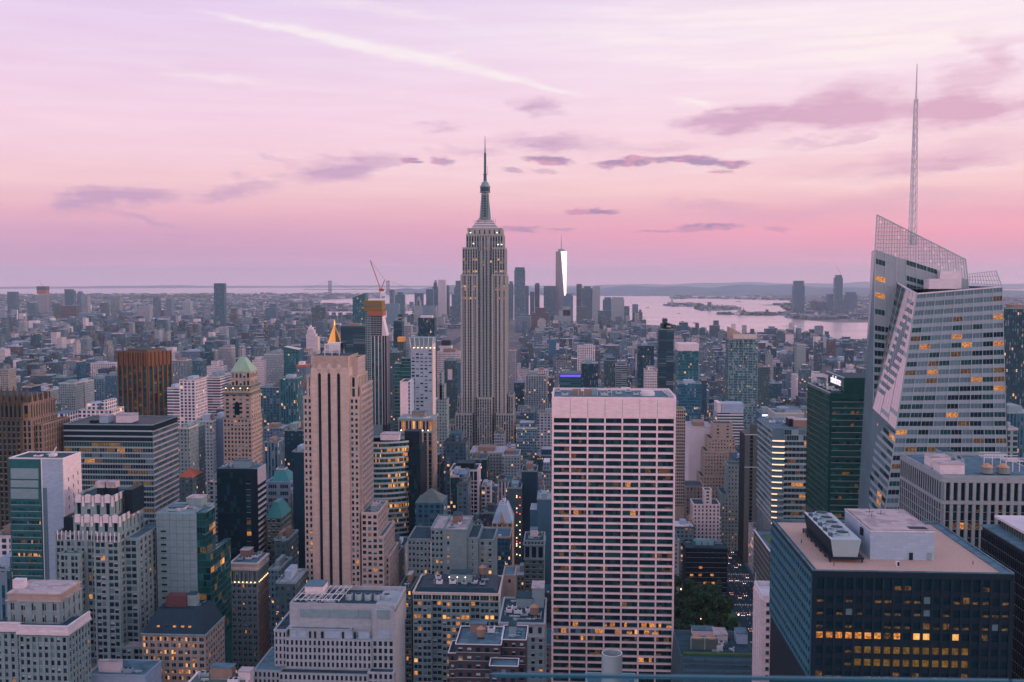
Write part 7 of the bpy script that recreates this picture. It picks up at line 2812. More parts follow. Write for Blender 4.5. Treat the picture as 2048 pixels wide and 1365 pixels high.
# ------------------------------------------------------------------ ground, water, roads
def ground():
	rr = [0] + list(np.geomspace(60, 42500, 90))
	nseg = 120
	v = [(0.0, 0.0, 0.0)]
	f = []
	for r in rr[1:]:
		for k in range(nseg):
			a = 2 * math.pi * k / nseg
			v.append((r * math.sin(a), r * math.cos(a), -r * r / (2 * ERAD)))
	for k in range(nseg):
		f.append((0, 1 + (k + 1) % nseg, 1 + k))
	for i in range(len(rr) - 2):
		a, b = 1 + i * nseg, 1 + (i + 1) * nseg
		for k in range(nseg):
			j = (k + 1) % nseg
			f.append((a + k, a + j, b + j, b + k))
	me = bpy.data.meshes.new('ground')
	me.from_pydata(v, [], f)
	m = bpy.data.materials.new('land')
	m.use_nodes = True
	q = NT(m.node_tree)
	out = q.n('ShaderNodeOutputMaterial')
	p = q.n('ShaderNodeBsdfPrincipled')
	q.lk(p.outputs[0], out.inputs[0])
	g = q.n('ShaderNodeNewGeometry')
	n1 = q.noise(g.outputs['Position'], 0.0011, 5.0, 0.6)
	n2 = q.noise(g.outputs['Position'], 0.012, 4.0, 0.75)
	c = q.ramp(n1.outputs['Fac'], [(0.35, (0.05, 0.075, 0.085, 1)), (0.5, (0.10, 0.11, 0.12, 1)), (0.7, (0.035, 0.075, 0.065, 1))])
	c = q.mix(q.smooth(n2.outputs['Fac'], 0.52, 0.70), c, (0.40, 0.30, 0.32, 1))
	q.lk(c, p.inputs['Base Color'])
	p.inputs['Roughness'].default_value = 0.9
	me.materials.append(m)
	o = bpy.data.objects.new('ground', me)
	COL.objects.link(o)
	o['kind'] = 'structure'


ground()

WATER = [
	[(-80, 576), (1160, 574), (1120, 581), (900, 581.5), (790, 583), (780, 588), (600, 588), (300, 589), (-80, 590)],
	[(760, 589), (1250, 592.4), (1290, 640), (1150, 648), (1000, 640), (850, 612), (800, 606), (770, 600)],
	[(640, 601), (700, 598), (835, 597), (835, 612), (700, 611), (640, 608)],
	[(640, 624), (830, 622), (830, 640), (690, 641), (655, 638), (640, 630)],
	[(575, 624), (626, 623), (626, 629), (580, 630)],
	[(1250.5, 592.4), (1338, 592.5), (1345, 597), (1494, 599.5), (1582, 602), (1582, 609), (1560, 614), (1572, 622), (1590, 630), (1566, 636), (1590, 638),
	 (1630, 643), (1673, 646), (1760, 646), (1800, 650), (2100, 660), (2100, 735), (1800, 697), (1735, 689), (1670, 686), (1599, 675), (1520, 673),
	 (1423, 672), (1401, 669), (1372, 655), (1290, 650), (1291, 640)],
	[(1560, 586), (1745, 583), (1745, 588), (1620, 591), (1560, 590)],
	[(1990, 579.5), (2100, 579), (2100, 587), (2010, 586.5)],
	[(1350, 592.6), (1420, 592.2), (1500, 594), (1560, 596), (1500, 596.4), (1400, 595)],
]
ISLES = [
	('liberty', [(1325, 612.4), (1334, 609.6), (1352, 608.6), (1380, 609), (1400, 611.6), (1409, 613), (1380, 613.8), (1345, 613.8)]),
	('ellis', [(1391, 620), (1405, 615.4), (1440, 615), (1472, 616.4), (1473, 620), (1440, 622), (1405, 622)]),
	('pier', [(1431, 628.6), (1460, 628.4), (1583, 628.6), (1583, 631), (1500, 631.6), (1470, 630.6), (1431, 629.4)]),
	('pier2', [(1521, 611), (1560, 609.6), (1583, 609.4), (1583, 610.4), (1540, 611.4)]),
	('gov', [(1338, 597), (1345, 595.6), (1370, 596), (1390, 597), (1370, 598.6), (1345, 598.6)]),
]


def inpoly(x, y, P):
	r = False
	j = len(P) - 1
	for i in range(len(P)):
		xi, yi = P[i]
		xj, yj = P[j]
		if (yi > y) != (yj > y) and x < (xj - xi) * (y - yi) / (yj - yi) + xi:
			r = not r
		j = i
	return r


def proj(x, y, z):
	d = Vector((x, y, z - CAMZ))
	w = d.dot(F_)
	return 1024 + FOC * d.dot(R_) / w, 682.5 - FOC * d.dot(U_) / w


def is_water(px, py):
	if py > 736 or py < 573:
		return False
	for n_, P in ISLES:
		if inpoly(px, py, P):
			return False
	return any(inpoly(px, py, P) for P in WATER)


def spans(P, y):
	xs = []
	for i in range(len(P)):
		(x0, y0), (x1, y1) = P[i], P[(i + 1) % len(P)]
		if (y0 > y) != (y1 > y):
			xs.append(x0 + (x1 - x0) * (y - y0) / (y1 - y0))
	xs.sort()
	return list(zip(xs[::2], xs[1::2]))


def sheet(mb, P, lift, dy=0.5):
	"""a polygon drawn on the photograph laid onto the curved earth"""
	y = min(p[1] for p in P)
	ye = max(p[1] for p in P)
	while y < ye:
		yb = min(y + dy, ye)
		ym = (y + yb) / 2
		for xa, xb in spans(P, ym):
			k = max(1, int((xb - xa) / 70))
			for i in range(k):
				a, c = xa + (xb - xa) * i / k, xa + (xb - xa) * (i + 1) / k
				q = []
				for px, py in ((a, yb), (c, yb), (c, y), (a, y)):
					gx, gy = G(px, py)
					q.append((gx, gy, gz(gx, gy) + lift))
				mb.quad(*q)
		y = yb


def water():
	m = bpy.data.materials.new('water')
	m.use_nodes = True
	q = NT(m.node_tree)
	out = q.n('ShaderNodeOutputMaterial')
	p = q.n('ShaderNodeBsdfPrincipled')
	q.lk(p.outputs[0], out.inputs[0])
	g = q.n('ShaderNodeNewGeometry')
	mp = q.n('ShaderNodeMapping')
	q.lk(g.outputs['Position'], mp.inputs[0])
	mp.inputs['Scale'].default_value = (.35, 1.6, 1)
	n1 = q.noise(mp.outputs[0], 0.0016, 4.0, 0.6)
	n2 = q.noise(g.outputs['Position'], 0.02, 3.0, 0.6)
	q.lk(q.ramp(n1.outputs['Fac'], [(0.4, (0.42, 0.36, 0.44, 1)), (0.65, (0.66, 0.52, 0.56, 1))]), p.inputs['Base Color'])
	p.inputs['Roughness'].default_value = 0.22
	p.inputs['Metallic'].default_value = 0.75
	p.inputs['Specular IOR Level'].default_value = 0.6
	b = q.n('ShaderNodeBump')
	b.inputs['Strength'].default_value = 0.12
	b.inputs['Distance'].default_value = 4.0
	q.lk(n2.outputs['Fac'], b.inputs['Height'])
	q.lk(b.outputs[0], p.inputs['Normal'])
	MATS['water'] = m
	mb = MB()
	for P in WATER:
		sheet(mb, P, 1.0)
	o = mb.build('harbour_water', 'water')
	o['kind'] = 'structure'
	for n_, P in ISLES:
		mb = MB()
		sheet(mb, P, 3.0, .25)
		o = mb.build('island_ground', 'roof_grey' if n_ in ('liberty', 'ellis') else 'pavement_stone')
		o['kind'] = 'structure'


water()

# hills along the far shore: solid ridges with a broken top line
def hills():
	rng = random.Random(4)
	for (xa, xb, D, top, thick) in ((1150, 2120, 15500, 567.4, 5200), (1180, 2150, 34000, 564.6, 6000), (-80, 1200, 30500, 571.4, 5000), (770, 1180, 17500, 571.5, 2500)):
		mb = MB()
		k = 90
		P = []
		for i in range(k + 1):
			px = xa + (xb - xa) * i / k
			t = i / k
			e = math.sin(math.pi * min(1, max(0, t))) ** .35
			w = .5 + .28 * math.sin(i * .23 + D) + .16 * math.sin(i * .61 + 2) + .06 * rng.random()
			if D == 15500:
				w *= (1.0 if px < 1420 else max(.35, 1 - (px - 1420) / 420))
			d = ray(px, 570)
			h = math.hypot(d.x, d.y)
			ux, uy = d.x / h, d.y / h
			full = W(px, top, uy * D)[1] - gz(ux * D, uy * D)
			hh = max(4, full * (.55 + .6 * w) * e)
			row = []
			for s_, z in ((0, 0), (.25, .7), (.45, 1.0), (.7, .75), (1, 0)):
				r = D + thick * (s_ - .3)
				x, y = ux * r, uy * r
				row.append((x, y, gz(x, y) + z * hh))
			P.append(row)
		for i in range(k):
			for j in range(4):
				mb.quad(P[i][j], P[i + 1][j], P[i + 1][j + 1], P[i][j + 1])
		o = mb.build('hills', 'hill_green')
		for p in o.data.polygons:
			p.use_smooth = True
		o['kind'] = 'structure'


pbr('hill_green', (0.14, 0.17, 0.22), 0.95, 0.5, 0.0015, 0)
hills()

AVES = [(-1210, 26), (-985, 26), (-780, 26), (-590, 22), (-455, 38), (-315, 20), (-167, 28), (140, 30), (450, 28), (730, 28), (1010, 28), (1290, 28), (1570, 28)]


def roads():
	mb = MB()
	for x, w in AVES:
		for i in range(10):
			y0, y1 = 200 + i * 440, 200 + (i + 1) * 440
			mb.quad((x - w / 2, y0, gz(x, y0) + .05), (x + w / 2, y0, gz(x, y0) + .05), (x + w / 2, y1, gz(x, y1) + .05), (x - w / 2, y1, gz(x, y1) + .05))
	o = mb.build('avenue_road', 'asphalt')
	o['kind'] = 'structure'
	mb = MB()
	for k in range(46):
		y = 281 + k * 80.5
		for i in range(28):
			x0, x1 = -1400 + i * 110, -1400 + (i + 1) * 110
			mb.quad((x0, y - 8, gz(x0, y) + .10), (x1, y - 8, gz(x1, y) + .10), (x1, y + 8, gz(x1, y) + .10), (x0, y + 8, gz(x0, y) + .10))
	o = mb.build('street_road', 'asphalt')
	o['kind'] = 'structure'
	mb = MB()
	for dx in (-7.5, -2.5, 2.5, 7.5):
		for k in range(70):
			y = 640 + k * 9
			mb.quad((140 + dx - .1, y, gz(140, y) + .16), (140 + dx + .1, y, gz(140, y) + .16), (140 + dx + .1, y + 4, gz(140, y) + .16), (140 + dx - .1, y + 4, gz(140, y) + .16))
	for y in (683, 763.5, 844, 925):
		for s_ in (-9.5, 9.5):
			for k in range(14):
				mb.quad((126 + k * 2, y + s_ - 1.5, .17), (127 + k * 2, y + s_ - 1.5, .17), (127 + k * 2, y + s_ + 1.5, .17), (126 + k * 2, y + s_ + 1.5, .17))
	o = mb.build('road_markings', 'road_paint')
	o['kind'] = 'structure'
	mb = MB()
	for sx0, sx1 in ((119, 125), (155, 161)):
		for k in range(6):
			y0 = 610 + k * 80.5
			mb.box(sx0, sx1, y0, y0 + 64, 0, .28)
	o = mb.build('pavement', 'pavement_stone')
	o['kind'] = 'structure'


roads()

# ------------------------------------------------------------------ traced middle distance and skyline
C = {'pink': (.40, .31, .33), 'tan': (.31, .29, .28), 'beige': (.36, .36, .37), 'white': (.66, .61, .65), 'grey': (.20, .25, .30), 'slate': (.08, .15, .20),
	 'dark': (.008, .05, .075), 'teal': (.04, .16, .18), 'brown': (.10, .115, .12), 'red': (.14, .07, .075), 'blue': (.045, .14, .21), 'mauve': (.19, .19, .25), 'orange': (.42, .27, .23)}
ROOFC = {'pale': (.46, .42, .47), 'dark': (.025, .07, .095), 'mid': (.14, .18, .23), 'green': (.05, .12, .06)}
STY = {'p': (3.2, .50, .50), 'g': (2.4, .78, .62), 'v': (3.0, .55, .98), 'h': (30, .995, .55), 'n': (0, 0, 0), 'w': (4.2, .62, .66), 's': (2.2, .5, .55), 'b': (5.5, .8, .5)}
GR_MID = 'buildings of the middle distance'
GR_DT = 'towers of the far downtown cluster'
GR_SHORE = 'towers across the water'
GR_EAST = 'far towers at the left horizon'
TR = []


def cb(label, xl, xr, yt, Y, dep, col, sty='p', top='m', group=GR_MID, name='city_building', roof='mid', lit=.04, tiers=(), ang=0.0, cat='building'):
	x0, x1, zt = hx(xl, xr, yt, Y)
	z0 = gz((x0 + x1) / 2, Y) - 2
	foot(x0 - 2, x1 + 2, Y - 2, Y + dep + 2)
	root = empty(name, ((x0 + x1) / 2, Y + dep / 2, gz((x0 + x1) / 2, Y)), label, cat, group, ang)
	TR.append((x0, x1, Y, Y + dep, zt, root))
	bx = Boxes()
	c, rc = C[col], ROOFC[roof]
	bx.add(x0, x1, Y, Y + dep, z0, zt, c, rc, STY[sty], lit)
	for (a, b_, yt2) in tiers:           # (inset left px, inset right px, top row): set-back tops or side wings
		xa, xb, zz_ = hx(a, b_, yt2, Y + 1.5)
		if zz_ > zt:
			bx.add(xa, xb, Y + 1.5, Y + dep - 2, zt, zz_, c, rc, STY[sty], lit)
		else:
			bx.add(xa, xb, Y + 1.5, Y + dep - 2, z0, zz_, c, rc, STY[sty], lit)
	bx.build('wall', root)
	w = x1 - x0
	s = w / 20.0
	rng = random.Random(label)
	if top != 'n':
		if Y < 2600:
			pb = MB()
			t = .45
			pb.box(x0 - .15, x1 + .15, Y - .15, Y + t, zt, zt + 1.1)
			pb.box(x0 - .15, x0 + t, Y + t, Y + dep, zt, zt + 1.09)
			pb.box(x1 - t, x1 + .15, Y + t, Y + dep, zt, zt + 1.09)
			pb.box(x0 + t, x1 - t, Y + dep - t, Y + dep, zt, zt + 1.1)
			pb.build('parapet', 'stone_pale' if col in ('white', 'pink', 'beige', 'tan') else 'stone_grey', root)
		h = rng.uniform(3, 6) * (1 if Y < 2500 else 1.5)
		a = x0 + w * rng.uniform(.12, .35)
		m = MB()
		m.box(a, a + w * rng.uniform(.3, .5), Y + dep * .25, Y + dep * .75, zt, zt + h)
		m.build('penthouse', rng.choice(['grey_panel', 'stone_grey', 'brick_tan', 'lavender_panel']), root)
		if top == 't' and Y < 2200:
			q = MB()
			cx = x0 + w * .8
			q.cyl(cx, Y + dep * .4, 2, 2, zt + 2.5, zt + 6, 10)
			q.cyl(cx, Y + dep * .4, 2.1, .1, zt + 6, zt + 7.4, 10)
			q.box(cx - 1.2, cx + 1.2, Y + dep * .4 - 1.2, Y + dep * .4 + 1.2, zt, zt + 2.5)
			q.build('water_tank', 'wood_tank', root)
		if Y < 1500:
			for i in range(3):
				q = MB()
				u = rng.uniform(x0 + 1.5, x1 - 3.5)
				v = rng.choice([Y + dep * .1, Y + dep * .84])
				q.box(u, u + rng.uniform(1.5, 3), v, v + 1.8, zt, zt + rng.uniform(1, 2))
				q.build('roof_unit', 'steel', root)
	return root, x0, x1, zt


def cap(r, kind, xl, xr, yb, yt, Y, dep, mat, name='roof'):
	x0, x1, zb = hx(xl, xr, yb, Y)
	zt = zat(yt, Y, (xl + xr) / 2)
	m = MB()
	if kind == 'pyr':
		xm = (x0 + x1) / 2
		m.frustum([(x0, Y), (x1, Y), (x1, Y + dep), (x0, Y + dep)], zb, [(xm - .3, Y + dep / 2 - .3), (xm + .3, Y + dep / 2 - .3), (xm + .3, Y + dep / 2 + .3), (xm - .3, Y + dep / 2 + .3)], zt)
	elif kind == 'box':
		m.box(x0, x1, Y, Y + dep, zb, zt)
	elif kind == 'slantR':   # high at the right
		m.v += [(x0, Y, zb), (x1, Y, zb), (x1, Y, zt), (x0, Y + dep, zb), (x1, Y + dep, zb), (x1, Y + dep, zt)]
		m.f += [(0, 1, 2), (1, 4, 5, 2), (4, 3, 5), (0, 2, 5, 3)]
		m.m += [0] * 4
	elif kind == 'slantL':
		m.v += [(x0, Y, zb), (x1, Y, zb), (x0, Y, zt), (x0, Y + dep, zb), (x1, Y + dep, zb), (x0, Y + dep, zt)]
		m.f += [(0, 1, 2), (3, 0, 2, 5), (4, 3, 5), (1, 4, 5, 2)]
		m.m += [0] * 4
	elif kind == 'round':
		m.cyl((x0 + x1) / 2, Y + dep / 2, (x1 - x0) / 2, (x1 - x0) / 2, zb, zt, 16)
	return m.build(name, mat, r)


def crane(r, px, py, tx, ty, Y, w=.5):
	"""luffing crane: mast foot at px, py and jib tip at tx, ty"""
	a, z = W(px, py, Y)
	c, zt = W(tx, ty, Y)
	m = MB()
	m.bar((a, Y, z - 8), (a, Y, z + 6), w)
	m.bar((a, Y, z + 6), (c, Y, zt), w * .8)
	m.bar((a, Y, z + 6), (a - (c - a) * .35, Y, z + 10), w * .8)
	m.build('crane', 'crane_red', r)


# --- far downtown cluster beyond the tallest tower
r, *_ = cb('blue slab tower with a notched top, right of the tallest tower', 1028.5, 1050, 541, 5900, 40, 'blue', 'v', 'n', GR_DT, 'downtown_tower', cat='tower')
cap(r, 'box', 1030, 1049, 541, 535, 5903, 32, 'blue_steel', 'crown')
DT = [
	('grey tower with a narrowed top, hugging the tallest tower on the right', 1017, 1026.5, 568, 6200, 'slate', 'g', ((1018.5, 1025, 563),)),
	('slim dark tower, right shoulder of the notched blue slab tower', 1050, 1057, 572, 6100, 'slate', 'g', ()),
	('short glass tower between two thin dark towers of the cluster', 1060, 1068.5, 584, 6300, 'blue', 'g', ()),
	('thin dark tower with a small cap, left of the white pointed glass tower', 1069.5, 1079, 569, 6300, 'dark', 'g', ((1071, 1077.5, 566.5),)),
	('wide flat-topped grey tower left of the white pointed glass tower', 1087.5, 1112, 572.5, 6050, 'slate', 'v', ()),
	('squat dark tower in front of the white pointed glass tower', 1127, 1146, 592, 5900, 'slate', 'p', ((1131, 1143, 588),)),
	('dark tower with a sloped crown, right of the white pointed glass tower', 1153, 1163.5, 568.5, 6000, 'dark', 'v', ()),
	('grey domed tower behind the sloped dark crown tower', 1163.8, 1185, 577, 6200, 'slate', 'g', ((1168, 1181, 573),)),
	('pale pink face tower with a dark cap, right of the domed tower', 1185.5, 1200, 573, 6100, 'beige', 's', ()),
	('stepped dusky tower right of the pale capped tower', 1206, 1222, 600, 5800, 'slate', 'p', ((1209, 1222, 595),)),
	('broad pale tower with a green cornice at the right of the cluster', 1222.5, 1248.5, 599, 5700, 'beige', 's', ((1224, 1247, 595),)),
	('low dark tower just right of the green corniced tower', 1249, 1259, 613, 5600, 'slate', 'g', ()),
	('square tower at the water edge of the cluster', 1265.5, 1276.5, 609, 5500, 'mauve', 'p', ()),
	('lowest stepped tower at the right end of the cluster', 1276.8, 1285, 625, 5450, 'brown', 'p', ((1279, 1283, 620),)),
	('grey stepped wedge block below the white pointed glass tower', 1108, 1142, 632, 5000, 'beige', 's', ((1118, 1141, 620), (1126, 1140.5, 614))),
	('dark red brick mass below the wide flat-topped tower', 1063, 1098, 626, 4800, 'red', 'p', ((1071, 1090, 616),)),
	('brown block below the notched blue slab tower', 1030, 1060, 634, 4600, 'mauve', 'p', ()),
	('dark block below the pale capped tower', 1196, 1222, 622, 5000, 'slate', 'v', ()),
	('dusky block below the sloped dark crown tower', 1155, 1172, 614, 5200, 'brown', 'p', ()),
	('silver rippled tower left of the tallest tower', 876, 891, 560, 6000, 'white', 's', ()),
	('grey step-topped tower against the left of the silver rippled tower', 852, 866, 579, 6100, 'slate', 'p', ()),
	('blue domed tower between two grey towers, left of the silver rippled tower', 865, 876, 574, 6300, 'blue', 'g', ((867, 873, 566), (869, 871.5, 561))),
	('dark tower just right of the silver rippled tower', 891.5, 898, 571, 6200, 'slate', 'v', ()),
	('blocky tower pair touching the left edge of the tallest tower', 908, 922, 575, 5900, 'slate', 'g', ((911, 922, 562),)),
	('plain grey slab below the blocky tower pair', 903, 922, 590, 5300, 'slate', 'v', ()),
	('teal capped tower left of the stone spire tower', 829, 845, 587, 6000, 'blue', 'g', ()),
	('stone spire tower with a stepped top, left of the silver rippled tower', 828, 845, 612, 5200, 'beige', 's', ((832, 840, 602), (834.5, 838, 594))),
	('dark teal tower with a small cap, right of the construction tower', 790, 808, 590, 5600, 'teal', 'g', ((795, 804, 585),)),
	('thin pale tower right beside the construction tower', 779, 787, 580, 5900, 'mauve', 'v', ()),
	('bulky pale grey slab left of the stone spire tower', 773, 797, 608, 4900, 'grey', 's', ()),
	('pale bulky slab below the silver rippled tower', 845, 873, 612, 4900, 'grey', 's', ()),
	('twin-columned stone block left of the tallest tower', 858, 872, 615, 4600, 'beige', 'v', ()),
]
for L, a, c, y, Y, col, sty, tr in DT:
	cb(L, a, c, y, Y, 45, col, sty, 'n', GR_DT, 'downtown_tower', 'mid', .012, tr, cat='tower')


def one_tower():
	Y = 6200.0
	zz = lambda py: zat(py, Y, 1122)
	xc = W(1122.3, 560, Y)[0]
	root = empty('pointed_glass_tower', (xc, Y + 30, gz(xc, Y)), 'white-gold gleaming glass tower with a thin spire, tallest of the far downtown cluster', 'skyscraper', GR_DT, R(-3))
	foot(xc - 40, xc + 40, Y - 10, Y + 80)
	h = 32.5
	z0, z1 = zz(640), zz(503)
	cy = Y + 30
	b0 = [(xc - h, cy - h), (xc + h, cy - h), (xc + h, cy + h), (xc - h, cy + h)]
	t0 = [(xc, cy - h * 1.06), (xc + h * 1.06, cy), (xc, cy + h * 1.06), (xc - h * 1.06, cy)]
	m = MB()
	m.box(xc - h, xc + h, cy - h, cy + h, gz(xc, Y) - 2, z0)
	m.build('base', 'grey_glass', root)
	for i in range(4):
		j = (i + 1) % 4
		m = MB()
		m.poly([(*b0[i], z0), (*b0[j], z0), (*t0[i], z1)])
		m.build('upright_facet', 'facet_blue', root)
		m = MB()
		m.poly([(*b0[j], z0), (*t0[j], z1), (*t0[i], z1)])
		m.build('inverted_facet', 'facet_mirror', root)
	m = MB()
	m.poly([(*p, z1) for p in t0])
	m.build('roof', 'roof_grey', root)
	m = MB()
	m.cyl(xc, cy, 20, 20, z1, zz(498.5), 16)
	m.build('crown_ring', 'grey_panel', root)
	m = MB()
	m.cyl(xc, cy, 2.2, 1.2, zz(498.5), zz(480), 8)
	m.cyl(xc, cy, 1.1, .4, zz(480), zz(466), 6)
	m.build('spire', 'blue_steel', root)


def facet(name, col, met, rough):
	m = bpy.data.materials.new(name)
	m.use_nodes = True
	p = m.node_tree.nodes['Principled BSDF']
	p.inputs['Base Color'].default_value = (*col, 1)
	p.inputs['Metallic'].default_value = met
	p.inputs['Roughness'].default_value = rough
	MATS[name] = m


facet('facet_mirror', (.15, .17, .18), 1.0, .3)
facet('facet_blue', (.16, .22, .30), .5, .3)
one_tower()

# --- across the water, right
SH = [
	('tall rounded glass tower at the water edge across the harbour', 1587, 1609.5, 572, 6900, 'blue', 'g', ((1589, 1608, 562),)),
	('tallest slim blue tower across the harbour, with a crane', 1670.5, 1686, 556, 7100, 'blue', 'v', ((1673, 1684, 550.5),)),
	('short dark blue tower left of the slim crane-topped tower', 1655.5, 1669.5, 589, 7300, 'blue', 'g', ()),
	('dark broad block at the foot of the slim crane-topped tower', 1671, 1698, 601, 6600, 'slate', 'g', ()),
	('bulky stepped tower right of the slim crane-topped tower', 1690.5, 1715, 590, 7300, 'slate', 'p', ((1694, 1712, 584.5),)),
	('low teal block between the towers across the harbour', 1622, 1634, 603, 7400, 'teal', 'g', ()),
	('small dusky block right of the low teal block', 1636, 1652, 604, 7400, 'slate', 'p', ()),
	('long rust-pink waterfront block across the harbour', 1630, 1672, 633, 6500, 'mauve', 'p', ()),
	('long white waterfront terrace across the harbour', 1676, 1737, 637, 6400, 'white', 'p', ()),
	('pale block with a pitched outline behind the white terrace', 1716, 1737, 620, 6800, 'mauve', 'p', ()),
	('grey block right of the rounded glass tower', 1611, 1628, 624, 6700, 'slate', 'g', ()),
]
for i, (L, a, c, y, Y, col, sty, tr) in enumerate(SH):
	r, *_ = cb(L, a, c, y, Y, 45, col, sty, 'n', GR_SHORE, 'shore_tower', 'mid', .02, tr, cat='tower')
	if i == 1:
		crane(r, 1681, 549, 1673, 533, 7120, 1.1)
# --- far left horizon
EA = [
	('blue-grey square slab at the left horizon edge', 14, 31, 584, 6600, 'slate', 'g', ()),
	('unfinished tower with a red wrap and a dark top, left horizon', 74, 94, 590, 6500, 'pink', 's', ()),
	('blue glass tower with a frame top, right of the red-wrapped tower', 129, 146, 582, 6500, 'blue', 'v', ()),
	('thin grey tower right of the blue frame-topped tower', 154, 162, 586, 6700, 'grey', 'v', ((156, 160, 583),)),
	('second thin pale tower right of the blue frame-topped tower', 169, 175, 591, 6600, 'pink', 's', ()),
	('teal square tower between the grey slab and the red-wrapped tower', 55, 70, 606, 6300, 'teal', 'g', ()),
	('brown tower below and right of the red-wrapped tower', 104, 118, 607, 6000, 'brown', 'p', ()),
	('wide rust block under the blue frame-topped tower', 121, 152, 612, 5900, 'red', 'p', ()),
	('dark purple tower right of the thin pale tower', 200, 212, 606, 5800, 'brown', 'p', ()),
	('tan flat-capped tower at the left, its cap wider than its shaft', 221, 239, 594, 5900, 'beige', 'v', ((219.5, 240.5, 592.5),)),
	('pale square frame-shaped tower at the far left middle', 275, 299, 613, 5600, 'pink', 'p', ()),
	('slim brown tower right of the pale frame-shaped tower', 306, 316, 593, 6000, 'mauve', 'v', ()),
	('pair of dusky towers further right of the slim brown tower', 332, 343, 598, 6000, 'mauve', 'p', ()),
	('tan tower with a lighter neighbour, right of the pair of dusky towers', 365, 380, 605, 5700, 'beige', 'p', ()),
	('lone tall blue slab with a pale edge, left of the green roofed tower', 427.5, 444, 567, 4700, 'blue', 'g', ()),
	('long flat purple block at the left', 156, 200, 627, 5300, 'mauve', 'n', ()),
	('tiny white tower on the flat land, left', 57, 72, 642, 4700, 'white', 'n', ()),
	('broad purple-brown slab left of the slanted teal tower', 623, 650, 615, 4200, 'brown', 'v', ((631, 641, 610),)),
	('block of flats right of the lone blue slab', 532, 552, 616, 5600, 'slate', 'p', ((540, 552, 608),)),
]
for i, (L, a, c, y, Y, col, sty, tr) in enumerate(EA):
	r, *_ = cb(L, a, c, y, Y, 40, col, sty, 'n', GR_EAST, 'distant_tower', 'pale', .02, tr, cat='tower')
	if i == 1:
		cap(r, 'box', 73.5, 92, 588, 580, 6499, 43, 'net_orange', 'red_wrap')
		cap(r, 'box', 73, 92, 580, 573, 6498, 44, 'blue_steel', 'dark_top')
		crane(r, 84, 572, 77, 560, 6500, .9)
	if i == 2:
		cap(r, 'box', 128, 144, 582, 579, 6500, 30, 'blue_steel', 'frame_top')
	if 'lone tall blue' in L:
		cap(r, 'box', 444, 449, 650, 567, 4704, 35, 'blue_steel', 'dark_flank')  # separate darker box along the slab's right side
r = bpy.data.objects.new('smokestack', None)
COL.objects.link(r)
x_, z_ = W(34.5, 620, 5200)
r.location = (x_, 5200, gz(x_, 5200))
tag(r, 'thin white chimney stack standing on the flat land at the far left', 'chimney')
m = MB()
m.cyl(x_, 5200, 3.5, 2.6, gz(x_, 5200), z_, 10)
m.build('stack', 'white_metal', r)

# --- rows of flats, left middle (y 660 - 690)
k = 0
for (a, c, y, Y, col) in ((10, 31, 668, 3950, 'pink'), (41, 54, 662, 3900, 'pink'), (54.5, 71, 666, 3850, 'orange'), (73, 91, 663, 3900, 'pink'), (100, 112, 667, 3900, 'mauve'), (120, 134, 664, 3950, 'orange'),
						  (202, 218, 647, 4300, 'mauve'), (222, 232, 650, 4300, 'mauve'), (240, 262, 646, 4300, 'slate'), (264, 284, 643, 4400, 'slate'), (288, 304, 643, 4300, 'pink'), (312, 326, 640, 4500, 'slate'), (334, 350, 645, 4300, 'mauve'),
						  (370, 388, 650, 4200, 'slate'), (392, 404, 652, 4300, 'mauve'), (408, 420, 655, 4300, 'mauve'), (345, 361, 680, 3600, 'mauve'), (385, 398, 678, 3600, 'pink')):
	k += 1
	n_ = ['first', 'second', 'third', 'fourth', 'fifth', 'sixth', 'seventh', 'eighth', 'ninth', 'tenth', 'eleventh', 'twelfth', 'thirteenth', 'fourteenth', 'fifteenth', 'sixteenth', 'seventeenth', 'eighteenth'][k - 1]
	cb(f'{col if col not in ("slate",) else "grey"} housing slab, {n_} counted from the left edge of the far flats', a, c, y, Y, 22, col, 'v', 'm', 'housing slabs on the far left flats', 'housing_slab', 'pale', .02, cat='housing block')

